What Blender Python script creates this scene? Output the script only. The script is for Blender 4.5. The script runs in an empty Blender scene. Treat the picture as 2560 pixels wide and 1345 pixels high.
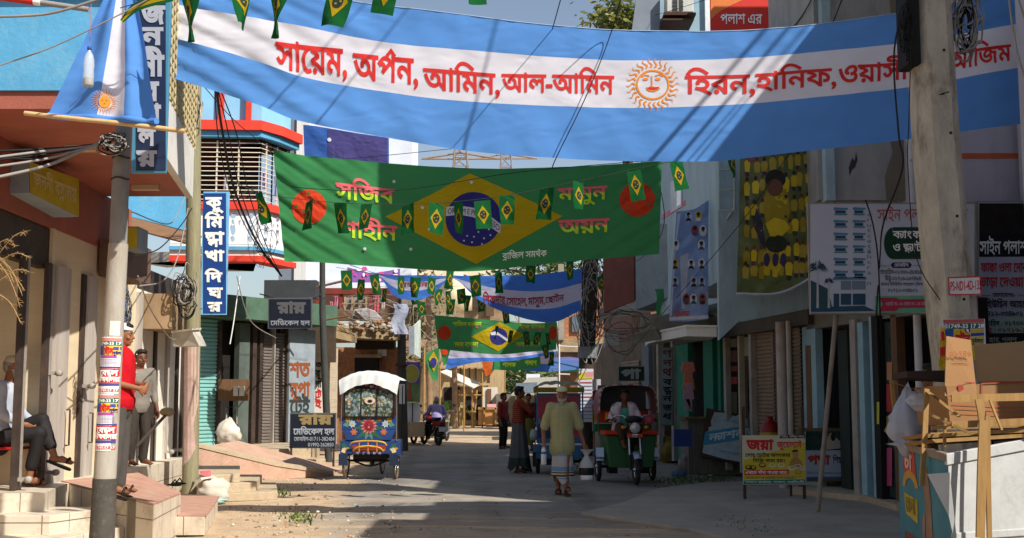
import bpy,bmesh,math,random
import numpy as np
from mathutils import Vector,Matrix,noise
from mathutils.geometry import delaunay_2d_cdt
R=math.radians
rnd=random.Random(7)
TMP=bpy.data.scenes.new('workbench')      # scratch scene for growing meshes; removed at the end
scn=bpy.context.scene
COL=scn.collection
# ---------------------------------------------------------------- camera
F=3000.0                       # focal length in photo pixels (photo 2560 x 1345)
EYE=1.5
PITCH=math.atan2(318.0,F)
cam=bpy.data.cameras.new('camera')
cam.sensor_width=36.0
cam.lens=F/2560.0*36.0
cam.clip_start=0.1
cam.clip_end=2000.0
co=bpy.data.objects.new('camera',cam)
co.location=(0,0,EYE)
co.rotation_euler=(R(90)+PITCH,0,0)
COL.objects.link(co)
scn.camera=co
# ---------------------------------------------------------------- light
SUN=Vector((0.55,-0.47,0.69)).normalized()      # towards the sun: behind the camera, to the right
wd=bpy.data.worlds.new('World')
scn.world=wd
wd.use_nodes=True
wn=wd.node_tree
bg=wn.nodes['Background']
sky=wn.nodes.new('ShaderNodeTexSky')
sky.sky_type='NISHITA'
sky.sun_disc=False
sky.sun_elevation=math.asin(SUN.z)
sky.sun_rotation=math.atan2(SUN.x,SUN.y)
sky.air_density=1.0
sky.dust_density=1.5
hz=wn.nodes.new('ShaderNodeHueSaturation')      # hazy, paler sky
hz.inputs['Saturation'].default_value=.85
wn.links.new(sky.outputs[0],hz.inputs['Color'])
wn.links.new(hz.outputs[0],bg.inputs[0])
bg.inputs[1].default_value=0.1
sl=bpy.data.lights.new('sun','SUN')
sl.energy=5.0
sl.angle=R(0.5)
sl.color=(1.0,0.95,0.86)
so=bpy.data.objects.new('sun',sl)
so.rotation_euler=(-SUN).to_track_quat('-Z','Y').to_euler()
so.location=(20,-30,40)
COL.objects.link(so)
scn.view_settings.view_transform='Standard'
scn.view_settings.look='None'
scn.view_settings.exposure=0.36
scn.view_settings.gamma=1.0
scn.cycles.max_bounces=8

def tmp_depsgraph():
 with bpy.context.temp_override(scene=TMP,view_layer=TMP.view_layers[0]): dg=bpy.context.evaluated_depsgraph_get()
 dg.update();return dg
# ---------------------------------------------------------------- pixels to points
def ray(px,py):
 u=(px-1280.0)/F
 v=(672.5-py)/F
 c,s=math.cos(PITCH),math.sin(PITCH)
 return Vector((u,c-v*s,s+v*c))
def P(px,py,Y):
 d=ray(px,py)
 t=Y/d.y
 return Vector((d.x*t,Y,EYE+d.z*t))
def G(px,py,Z=0.0):
 d=ray(px,py)
 t=(Z-EYE)/d.z
 return Vector((d.x*t,d.y*t,Z))
class Pl:
 """vertical plane through two ground points; at(px,py) = where the line of sight meets it"""
 def __init__(s,a,b):
  s.a=Vector((a[0],a[1],0));s.b=Vector((b[0],b[1],0))
  s.t=(s.b-s.a).normalized()
  s.n=Vector((s.t.y,-s.t.x,0))
  if s.n.dot(-s.a) < 0: s.n=-s.n          # towards the camera
 def at(s,px,py,off=0.0):
  d=ray(px,py);o=Vector((0,0,EYE))
  t=(s.a+s.n*off-o).dot(s.n)/d.dot(s.n)
  return o+d*t
def PY(Y,slant=0.0,px=1280):
 a=Vector(((px-1280)/F*Y,Y,0))
 return Pl(a,a+Vector((1,slant,0)))

# ---------------------------------------------------------------- materials
def lin(h):
 h=h.lstrip('#')
 o=[]
 for i in (0,2,4):
  c=int(h[i:i+2],16)/255.0
  o.append(c/12.92 if c <=.04045 else ((c+.055)/1.055)**2.4)
 return tuple(o)+(1.0,)
MATS={}
def mat(name,h,rough=.75,var=.18,scale=3.0,bump=.0,bscale=40.0,metal=0.0,dirt=0.0,dirtcol='#3a3026',trans=0.0,spec=.3,stretch=None,dscale=None):
 """weathered painted surface: base colour, large mottling, dirt blotches, fine bump"""
 if name in MATS: return MATS[name]
 m=bpy.data.materials.new(name);m.use_nodes=True
 t=m.node_tree;N=t.nodes;L=t.links
 b=N['Principled BSDF']
 b.inputs['Roughness'].default_value=rough
 b.inputs['Metallic'].default_value=metal
 b.inputs['Specular IOR Level'].default_value=spec
 c=lin(h)
 tc=N.new('ShaderNodeTexCoord');src=tc.outputs['Object']
 if stretch:
  mp=N.new('ShaderNodeMapping');mp.inputs['Scale'].default_value=stretch
  L.new(src,mp.inputs[0]);src=mp.outputs[0]
 n1=N.new('ShaderNodeTexNoise');n1.inputs['Scale'].default_value=scale;n1.inputs['Detail'].default_value=6;n1.inputs['Roughness'].default_value=.65
 L.new(src,n1.inputs['Vector'])
 rp=N.new('ShaderNodeValToRGB')
 e=rp.color_ramp.elements
 e[0].position=.3;e[1].position=.7
 e[0].color=tuple(x*(1-var) for x in c[:3])+(1,)
 e[1].color=tuple(min(1,x*(1+var)) for x in c[:3])+(1,)
 L.new(n1.outputs['Fac'],rp.inputs[0])
 out=rp.outputs[0]
 if dirt > 0:
  n2=N.new('ShaderNodeTexNoise');n2.inputs['Scale'].default_value=dscale or scale*.6;n2.inputs['Detail'].default_value=9;n2.inputs['Roughness'].default_value=.75
  L.new(src,n2.inputs['Vector'])
  r2=N.new('ShaderNodeValToRGB');r2.color_ramp.elements[0].position=.5;r2.color_ramp.elements[1].position=.72
  r2.color_ramp.elements[1].color=(dirt,dirt,dirt,1);r2.color_ramp.elements[0].color=(0,0,0,1)
  L.new(n2.outputs['Fac'],r2.inputs[0])
  mx=N.new('ShaderNodeMixRGB');L.new(r2.outputs[0],mx.inputs[0]);L.new(out,mx.inputs[1]);mx.inputs[2].default_value=lin(dirtcol)
  out=mx.outputs[0]
 L.new(out,b.inputs['Base Color'])
 if bump > 0:
  n3=N.new('ShaderNodeTexNoise');n3.inputs['Scale'].default_value=bscale;n3.inputs['Detail'].default_value=5
  L.new(src,n3.inputs['Vector'])
  bp=N.new('ShaderNodeBump');bp.inputs['Strength'].default_value=bump;bp.inputs['Distance'].default_value=.02
  L.new(n3.outputs['Fac'],bp.inputs['Height']);L.new(bp.outputs[0],b.inputs['Normal'])
 if trans > 0:
  tr=N.new('ShaderNodeBsdfTranslucent');L.new(out,tr.inputs[0])
  ms=N.new('ShaderNodeMixShader');ms.inputs[0].default_value=trans
  L.new(b.outputs[0],ms.inputs[1]);L.new(tr.outputs[0],ms.inputs[2]);L.new(ms.outputs[0],N['Material Output'].inputs[0])
 MATS[name]=m
 return m
def cloth(name,h,trans=.3,wr=.35,wscale=3.0):
 """thin cloth: soft creases as bump, lets some light through"""
 if name in MATS: return MATS[name]
 m=mat(name,h,rough=.9,var=.05,scale=2.5,trans=trans,spec=.1)
 t=m.node_tree;N=t.nodes;L=t.links
 tc=N.new('ShaderNodeTexCoord')
 mp=N.new('ShaderNodeMapping');mp.inputs['Scale'].default_value=(.7,1.0,1.5);mp.inputs['Rotation'].default_value=(0,R(32),0)
 L.new(tc.outputs['Object'],mp.inputs[0])
 n=N.new('ShaderNodeTexNoise');n.inputs['Scale'].default_value=wscale;n.inputs['Detail'].default_value=2;n.inputs['Distortion'].default_value=.3
 L.new(mp.outputs[0],n.inputs['Vector'])
 bp=N.new('ShaderNodeBump');bp.inputs['Strength'].default_value=wr;bp.inputs['Distance'].default_value=.12
 L.new(n.outputs['Fac'],bp.inputs['Height'])
 for x in N:
  if x.type in ('BSDF_PRINCIPLED','BSDF_TRANSLUCENT'): L.new(bp.outputs[0],x.inputs['Normal'])
 return m
def tiles(name,h,w=.42,hgt=.3,**k):
 """glazed tiles with dirty joints"""
 if name in MATS: return MATS[name]
 m=mat(name,h,**k);t=m.node_tree;N=t.nodes;L=t.links;b=N['Principled BSDF'];src=b.inputs['Base Color'].links[0].from_socket
 tc=N.new('ShaderNodeTexCoord');sp=N.new('ShaderNodeSeparateXYZ');L.new(tc.outputs['Object'],sp.inputs[0])
 ad=N.new('ShaderNodeMath');L.new(sp.outputs[0],ad.inputs[0]);L.new(sp.outputs[1],ad.inputs[1]);cb=N.new('ShaderNodeCombineXYZ');L.new(ad.outputs[0],cb.inputs[0]);L.new(sp.outputs[2],cb.inputs[1])
 br=N.new('ShaderNodeTexBrick');br.offset=0;br.inputs['Scale'].default_value=1;br.inputs['Mortar Size'].default_value=.006;br.inputs['Brick Width'].default_value=w;br.inputs['Row Height'].default_value=hgt;L.new(cb.outputs[0],br.inputs['Vector'])
 mx=N.new('ShaderNodeMixRGB');L.new(br.outputs['Fac'],mx.inputs[0]);L.new(src,mx.inputs[1]);mx.inputs[2].default_value=lin('#75695a');L.new(mx.outputs[0],b.inputs['Base Color'])
 return m
def flat(h,rough=.7,trans=0.0):
 """printed or painted ink of one colour"""
 n='ink_'+h.lstrip('#')+('_thin' if trans else '')+('%d' % int(rough*100))
 return mat(n,h,rough=rough,var=.08,scale=9,trans=trans)
def glass(name,h='#ffffff',rough=.05,alpha=.35):
 if name in MATS: return MATS[name]
 m=bpy.data.materials.new(name);m.use_nodes=True
 t=m.node_tree;N=t.nodes;L=t.links
 b=N['Principled BSDF'];b.inputs['Base Color'].default_value=lin(h);b.inputs['Roughness'].default_value=rough
 tr=N.new('ShaderNodeBsdfTransparent');ms=N.new('ShaderNodeMixShader');ms.inputs[0].default_value=alpha
 L.new(tr.outputs[0],ms.inputs[1]);L.new(b.outputs[0],ms.inputs[2]);L.new(ms.outputs[0],N['Material Output'].inputs[0])
 MATS[name]=m
 return m

# ---------------------------------------------------------------- objects
def tag(o,label=None,cat=None,group=None,kind=None):
 if label: o['label']=label
 if cat: o['category']=cat
 if group: o['group']=group
 if kind: o['kind']=kind
 return o
def empty(name,loc=(0,0,0),rz=0.0,label=None,cat=None,group=None):
 o=bpy.data.objects.new(name,None);o.location=loc;o.rotation_euler=(0,0,rz)
 o.empty_display_size=.2
 COL.objects.link(o)
 return tag(o,label,cat,group)
class MB:
 """mesh builder: collects pieces, builds ONE mesh object"""
 def __init__(s): s.v=[];s.f=[];s.mi=[];s.ms=[];s.sm=[]
 def m(s,mt):
  if mt not in s.ms: s.ms.append(mt)
  return s.ms.index(mt)
 def add(s,vs,fs,mt,smooth=False):
  k=len(s.v);i=s.m(mt)
  s.v+=[Vector(v) for v in vs]
  for f in fs:
   s.f.append([k+x for x in f]);s.mi.append(i);s.sm.append(smooth)
  return s
 def box(s,a,b,mt,M=None):
  x0,y0,z0=a;x1,y1,z1=b
  vs=[Vector(p) for p in ((x0,y0,z0),(x1,y0,z0),(x1,y1,z0),(x0,y1,z0),(x0,y0,z1),(x1,y0,z1),(x1,y1,z1),(x0,y1,z1))]
  if M is not None: vs=[M @ v for v in vs]
  return s.add(vs,[(0,3,2,1),(4,5,6,7),(0,1,5,4),(1,2,6,5),(2,3,7,6),(3,0,4,7)],mt)
 def hexa(s,lo,hi,mt):
  """prism from a lower and an upper ring of points"""
  n=len(lo)
  return s.add(list(lo)+list(hi),[tuple(range(n))[::-1],tuple(range(n,2*n))]+[(i,(i+1) % n,n+(i+1) % n,n+i) for i in range(n)],mt)
 def prism(s,poly,z0,z1,mt):
  return s.hexa([(x,y,z0) for x,y in poly],[(x,y,z1) for x,y in poly],mt)
 def quad(s,a,b,c,d,mt): return s.add([a,b,c,d],[(0,1,2,3)],mt)
 def slab(s,a,b,c,d,th,mt):
  """thick panel: front corners a b c d, thickness th away from the camera"""
  a,b,c,d=[Vector(x) for x in (a,b,c,d)]
  n=(b-a).cross(d-a).normalized()
  if n.dot(Vector((0,0,EYE))-a) > 0: n=-n
  k=n*th
  return s.add([a,b,c,d,a+k,b+k,c+k,d+k],[(0,1,2,3),(7,6,5,4),(0,4,5,1),(1,5,6,2),(2,6,7,3),(3,7,4,0)],mt)
 def tube(s,pts,r,mt,n=8,cap=True,smooth=True):
  pts=[Vector(p) for p in pts];k=len(pts)
  rs=r if isinstance(r,(list,tuple)) else [r]*k
  vs=[];up=None
  for i,p in enumerate(pts):
   d=(pts[min(i+1,k-1)]-pts[max(i-1,0)])
   d=d.normalized() if d.length > 1e-9 else Vector((0,0,1))
   if up is None:
    up=Vector((0,0,1)) if abs(d.z) < .9 else Vector((1,0,0))
   a=d.cross(up)
   a=a.normalized() if a.length > 1e-6 else d.orthogonal().normalized()
   up=a.cross(d).normalized()
   for j in range(n):
    t=2*math.pi*j/n
    vs.append(p+(a*math.cos(t)+up*math.sin(t))*rs[i])
  fs=[(i*n+j,i*n+(j+1) % n,(i+1)*n+(j+1) % n,(i+1)*n+j) for i in range(k-1) for j in range(n)]
  s.add(vs,fs,mt,smooth)
  if cap: s.add([vs[j] for j in range(n)],[tuple(range(n))[::-1]],mt);s.add([vs[(k-1)*n+j] for j in range(n)],[tuple(range(n))],mt)
  return s
 def ell(s,c,r,mt,M=None,nu=14,nv=9):
  c=Vector(c);vs=[];fs=[]
  r=(r,r,r) if not isinstance(r,(tuple,list)) else r
  for i in range(nv+1):
   th=math.pi*i/nv
   for j in range(nu):
    ph=2*math.pi*j/nu
    v=Vector((r[0]*math.sin(th)*math.cos(ph),r[1]*math.sin(th)*math.sin(ph),r[2]*math.cos(th)))
    vs.append(c+(M @ v if M is not None else v))
  for i in range(nv):
   for j in range(nu): fs.append((i*nu+j,(i+1)*nu+j,(i+1)*nu+(j+1) % nu,i*nu+(j+1) % nu))
  return s.add(vs,fs,mt,True)
 def lathe(s,prof,c,mt,n=20,axis='Z',smooth=True):
  c=Vector(c);vs=[]
  for r,z in prof:
   for j in range(n):
    t=2*math.pi*j/n
    p=(r*math.cos(t),r*math.sin(t),z)
    if axis=='X': p=(z,r*math.cos(t),r*math.sin(t))
    if axis=='Y': p=(r*math.cos(t),z,r*math.sin(t))
    vs.append(c+Vector(p))
  k=len(prof)
  return s.add(vs,[(i*n+j,i*n+(j+1) % n,(i+1)*n+(j+1) % n,(i+1)*n+j) for i in range(k-1) for j in range(n)],mt,smooth)
 def torus(s,c,R0,r,mt,axis='X',n=28,k=8,a0=0,a1=360,sx=1.0):
  c=Vector(c);pts=[]
  full=(a1-a0) >=360
  for i in range(n+1):
   t=R(a0+(a1-a0)*i/n)
   q=(0,math.cos(t)*R0,math.sin(t)*R0) if axis=='X' else ((math.cos(t)*R0,0,math.sin(t)*R0) if axis=='Y' else (math.cos(t)*R0,math.sin(t)*R0,0))
   pts.append(c+Vector(q))
  vs=[]
  for i,p in enumerate(pts):
   d=(p-c).normalized()
   ax=Vector((1,0,0)) if axis=='X' else (Vector((0,1,0)) if axis=='Y' else Vector((0,0,1)))
   for j in range(k):
    t=2*math.pi*j/k
    vs.append(p+d*r*math.cos(t)+ax*r*sx*math.sin(t))
  return s.add(vs,[(i*k+j,i*k+(j+1) % k,(i+1)*k+(j+1) % k,(i+1)*k+j) for i in range(n) for j in range(k)],mt,True)
 def build(s,name,parent=None,label=None,cat=None,group=None,kind=None,bevel=0.0,flip=True):
  me=bpy.data.meshes.new(name)
  me.from_pydata([tuple(v) for v in s.v],[],s.f)
  for mt in s.ms: me.materials.append(mt)
  me.polygons.foreach_set('material_index',s.mi)
  me.polygons.foreach_set('use_smooth',s.sm)
  if flip:
   b=bmesh.new();b.from_mesh(me);bmesh.ops.recalc_face_normals(b,faces=b.faces);b.to_mesh(me);b.free()
  o=bpy.data.objects.new(name,me);COL.objects.link(o)
  if parent is not None: o.parent=parent
  if bevel:
   md=o.modifiers.new('bevel','BEVEL');md.width=bevel;md.segments=2;md.limit_method='ANGLE'
  return tag(o,label,cat,group,kind)
def copy_tree(o,parent=None):
 c=o.copy();COL.objects.link(c)
 if parent is not None: c.parent=parent
 for ch in list(o.children): copy_tree(ch,c)
 return c

# ---------------------------------------------------------------- lettering
GL={}
def _outline(s):
 c=bpy.data.curves.new('t','FONT');c.body=s;c.size=1;c.fill_mode='NONE';c.resolution_u=4
 o=bpy.data.objects.new('t',c);TMP.collection.objects.link(o)
 dg=tmp_depsgraph()
 me=o.evaluated_get(dg).to_mesh()
 vs=[(v.co.x,v.co.y) for v in me.vertices]
 nx={}
 for e in me.edges: nx.setdefault(e.vertices[0],[]).append(e.vertices[1]);nx.setdefault(e.vertices[1],[]).append(e.vertices[0])
 o.evaluated_get(dg).to_mesh_clear()
 bpy.data.objects.remove(o);bpy.data.curves.remove(c)
 seen=set();cs=[]
 for i in range(len(vs)):
  if i in seen or i not in nx: continue
  loop=[i];seen.add(i);p=i
  # contours are stored in order: follow rising indices
  q=i+1 if (i+1) in nx[i] else nx[i][0]
  while q not in seen:
   seen.add(q);loop.append(q)
   z=[k for k in nx[q] if k not in seen]
   if not z: break
   q=(q+1) if (q+1) in z else z[0]
  if len(loop) > 2: cs.append([vs[k] for k in loop])
 return cs
def _area(c): return sum(c[i][0]*c[(i+1) % len(c)][1]-c[(i+1) % len(c)][0]*c[i][1] for i in range(len(c)))/2
def _wid(cs): return max(x for c in cs for x,y in c) if cs else 0
def glyph(ch):
 if ch not in GL:
  if ch==' ': GL[ch]=([],.26)
  else:
   base=_wid(_outline('HH'));a=_wid(_outline('H'+ch+'H'))-base
   cs=_outline(ch)
   if cs and _area(max(cs,key=lambda c: abs(_area(c)))) > 0: cs=[c[::-1] for c in cs]
   GL[ch]=(cs,a)
 return GL[ch]
PRE='\u09bf\u09c7\u09c8'
HAS='\u09cd'
def _stroke(pts,w):
 L=[];Rr=[]
 for i,(x,y) in enumerate(pts):
  x0,y0=pts[max(i-1,0)];x1,y1=pts[min(i+1,len(pts)-1)]
  dx,dy=x1-x0,y1-y0;l=math.hypot(dx,dy) or 1
  L.append((x-dy/l*w/2,y+dx/l*w/2));Rr.append((x+dy/l*w/2,y-dx/l*w/2))
 return Rr+L[::-1]
def _orient(c,sgn):
 a=sum(c[i][0]*c[(i+1) % len(c)][1]-c[(i+1) % len(c)][0]*c[i][1] for i in range(len(c)))
 return c if a*sgn > 0 else c[::-1]
OUT=-1      # sign of an outer contour in these glyphs
def layout(s):
 """contours of a line of Bengali or Latin text, head line joined, vowel signs reordered, common conjuncts composed"""
 s=s.replace('\u09cb','\u09c7\u09be!').replace('\u09cc','\u09c7\u09d7!').replace('\u09a1\u09bc','\u09dc').replace('\u09af\u09bc','\u09df').replace('\u09a2\u09bc','\u09dd')
 # clusters
 cl=[];i=0
 while i < len(s):
  c=s[i];i+=1
  cons='\u0995' <=c <='\u09b9' or c in '\u09dc\u09dd\u09df'
  if not cons: cl.append([c,[],'',False,False]);continue
  reph=False;stack=[c];ya=False
  while i+1 < len(s) and s[i]==HAS:
   n=s[i+1];i+=2
   if n=='\u09af': ya=True
   elif stack==['\u09b0'] and not reph: reph=True;stack=[n]
   else: stack.append(n)
  cl.append([stack,[],'',reph,ya])
  sg=''
  while i < len(s) and ('\u09be' <=s[i] <='\u09c8' or s[i] in '\u0981\u09bc\u09d7'): sg+=s[i];i+=1
  cl[-1][2]=sg
  if i < len(s) and s[i]=='!': i+=1
 out=[];x=0
 def put(cs,dx,dy=0,k=1.0):
  for c in cs: out.append([(dx+px*k,dy+py*k) for px,py in c])
 for st,_,sg,reph,ya in cl:
  if isinstance(st,str):
   cs,a=glyph(st);put(cs,x);x+=a;continue
  for q in sg:
   if q in PRE: cs,a=glyph(q);put(cs,x);x+=a
  x0=x
  if len(st)==1: cs,a=glyph(st[0]);put(cs,x);x+=a
  else:
   cs,a=glyph(st[0]);cs2,a2=glyph(st[-1])
   if st[-1]=='\u09b0':
    put(cs,x);out.append(_orient(_stroke([(x+.05,-.1),(x+.2,-.02),(x+.34,-.03),(x+.5,-.14)],.07),OUT));x+=a
   else:
    put(cs,x,.24,.62);put(cs2,x+a*.18,-.13,.62)
    W=max(a*.62,a*.18+a2*.62)
    out.append(_orient([(x,.57),(x+W,.57),(x+W,.63),(x,.63)],OUT));x+=W
  if ya:
   out.append(_orient(_stroke([(x-.04,.34),(x+.06,.42),(x+.13,.33),(x+.05,.16),(x+.14,.02),(x+.27,.12),(x+.28,.6)],.07),OUT))
   out.append(_orient([(x-.05,.57),(x+.36,.57),(x+.36,.63),(x-.05,.63)],OUT));x+=.34
  if reph: out.append(_orient(_stroke([(x-.36,.66),(x-.22,.8),(x-.08,.66)],.07),OUT))
  for q in sg:
   if q in PRE: continue
   cs,a=glyph(q);put(cs,x);x+=a
 return out,x
def thicken(cs,w):
 res=[]
 for c in cs:
  n=len(c);o=[]
  for i in range(n):
   x0,y0=c[i-1];x1,y1=c[i];x2,y2=c[(i+1) % n]
   ax,ay=x1-x0,y1-y0;bx,by=x2-x1,y2-y1
   la=math.hypot(ax,ay) or 1;lb=math.hypot(bx,by) or 1
   nx,ny=-ay/la-by/lb,ax/la+bx/lb
   l=math.hypot(nx,ny) or 1
   k=w/max(.45,l/2)
   o.append((x1+nx/l*k,y1+ny/l*k))
  res.append(o)
 return res
def fill(cs,gx=None,gy=None):
 """triangles of contours by winding number; gx / gy: extra lines to cut along"""
 vs=[];es=[];segs=[]
 for c in cs:
  k=len(vs);n=len(c)
  vs+=[Vector(p) for p in c]
  es+=[(k+i,k+(i+1) % n) for i in range(n)]
  segs+=[c[i]+c[(i+1) % n] for i in range(n)]
 xs=[p[0] for c in cs for p in c];ys=[p[1] for c in cs for p in c]
 x0,x1,y0,y1=min(xs)-1e-3,max(xs)+1e-3,min(ys)-1e-3,max(ys)+1e-3
 for g in gx or ():
  if x0 < g < x1: k=len(vs);vs+=[Vector((g,y0)),Vector((g,y1))];es.append((k,k+1))
 for g in gy or ():
  if y0 < g < y1: k=len(vs);vs+=[Vector((x0,g)),Vector((x1,g))];es.append((k,k+1))
 r=delaunay_2d_cdt(vs,es,[],0,1e-6)
 V=np.array([(v.x,v.y) for v in r[0]]);T=np.array(r[2])
 C=V[T].mean(axis=1);S=np.array(segs)
 x,y=C[:,:1],C[:,1:]
 ax,ay,bx,by=S.T
 up=(ay <=y) & (by > y);dn=(ay > y) & (by <=y)
 left=(bx-ax)*(y-ay)-(x-ax)*(by-ay)
 w=(up & (left > 0)).sum(1)-(dn & (left < 0)).sum(1)
 return [tuple(v) for v in V.tolist()],T[w !=0].tolist()
def art(mb,cs,at,mt,off=.004,sub=None):
 """contours given in photo pixels laid on a surface: at(px, py, off) gives the point on it"""
 gx=gy=None
 if sub:
  xs=[p[0] for c in cs for p in c];ys=[p[1] for c in cs for p in c]
  gx=[min(xs)+sub*(i+.37) for i in range(int((max(xs)-min(xs))/sub)+1)]
  gy=[min(ys)+sub*(i+.41) for i in range(int((max(ys)-min(ys))/sub)+1)]
 V,T=fill(cs,gx,gy)
 if not T: return
 W=[at(x,y,off) for x,y in V]
 if callable(mt):
  g={}
  for t in T: g.setdefault(mt(sum(V[i][0] for i in t)/3,sum(V[i][1] for i in t)/3),[]).append(t)
  for k,ts in g.items(): mb.add(W,ts,k)
 else: mb.add(W,T,mt)
def text_quad(mb,s,q,at,mt,bold=.02,off=.005,sub=None,vert=False):
 """letters of s fitted between head and base line of the pixel quad q = (x0,y0,x1,y1[,y0r,y1r])"""
 cs,w=layout(s)
 if not cs: return
 if bold: cs=thicken(cs,bold)
 x0,y0,x1,y1=q[:4];y0r=q[4] if len(q) > 4 else y0;y1r=q[5] if len(q) > 5 else y1
 H=.63 if any('\u0980' <=ch <='\u09ff' for ch in s) else .70
 xs=[p[0] for c in cs for p in c];a,b=min(xs),max(xs)
 def f(x,y):
  u=(x-a)/(b-a);t=1-y/H
  yt=y0+(y0r-y0)*u;yb=y1+(y1r-y1)*u
  return (x0+(x1-x0)*u,yt+(yb-yt)*t)
 art(mb,[[f(*p) for p in c] for c in cs],at,mt,off,sub)
def poly_quad(mb,pts,at,mt,off=.003):
 """flat patch from pixel points on a plane"""
 mb.add([at(x,y,off) for x,y in pts],[tuple(range(len(pts)))],mt)
def circ(cx,cy,rx,ry=None,n=24,a0=0,a1=360):
 ry=ry or rx
 return [(cx+rx*math.cos(R(a0+(a1-a0)*i/n)),cy+ry*math.sin(R(a0+(a1-a0)*i/n))) for i in range(n)]
def zz(pl,px,py): return pl.at(px,py).z
def wbox(mb,pl,x0,x1,z0,z1,mt,front=0.0,th=.1):
 """upright box on a wall plane between two pixel columns (read at eye height), heights in metres; front = how far its face stands out"""
 a=pl.at(x0,990);b=pl.at(x1,990)
 a.z=b.z=0
 f=pl.n*front;k=pl.n*(front-th)
 ring=[a+f,b+f,b+k,a+k]
 mb.hexa([p+Vector((0,0,z0)) for p in ring],[p+Vector((0,0,z1)) for p in ring],mt)
def shutter(mb,pl,x0,x1,z0,z1,mt,front=0.0,pitch=.075,dep=.022):
 a=pl.at(x0,990,front);b=pl.at(x1,990,front);a.z=b.z=0
 n=max(2,int((z1-z0)/pitch));vs=[]
 for i in range(n+1):
  for q,(fz,d) in enumerate(((0,0),(.25,dep),(.7,dep*.9),(.9,0))):
   z=z0+(z1-z0)*min(1,(i+fz)/(n+1))
   vs+=[a+pl.n*d+Vector((0,0,z)),b+pl.n*d+Vector((0,0,z))]
 m=len(vs)//2
 mb.add(vs,[(2*i,2*i+1,2*i+3,2*i+2) for i in range(m-1)],mt)
def cat(pts,n=8):
 """smooth curve through 3-D points"""
 pts=[Vector(p) for p in pts];o=[]
 for i in range(len(pts)-1):
  a,b,c,d=pts[max(i-1,0)],pts[i],pts[i+1],pts[min(i+2,len(pts)-1)]
  for k in range(n):
   t=k/n
   o.append(.5*((2*b)+(c-a)*t+(2*a-5*b+4*c-d)*t*t+(-a+3*b-3*c+d)*t**3))
 return o+[pts[-1]]
def sag(a,b,s,n=16):
 a,b=Vector(a),Vector(b)
 return [a.lerp(b,i/n)-Vector((0,0,s*4*(i/n)*(1-i/n))) for i in range(n+1)]
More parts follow.
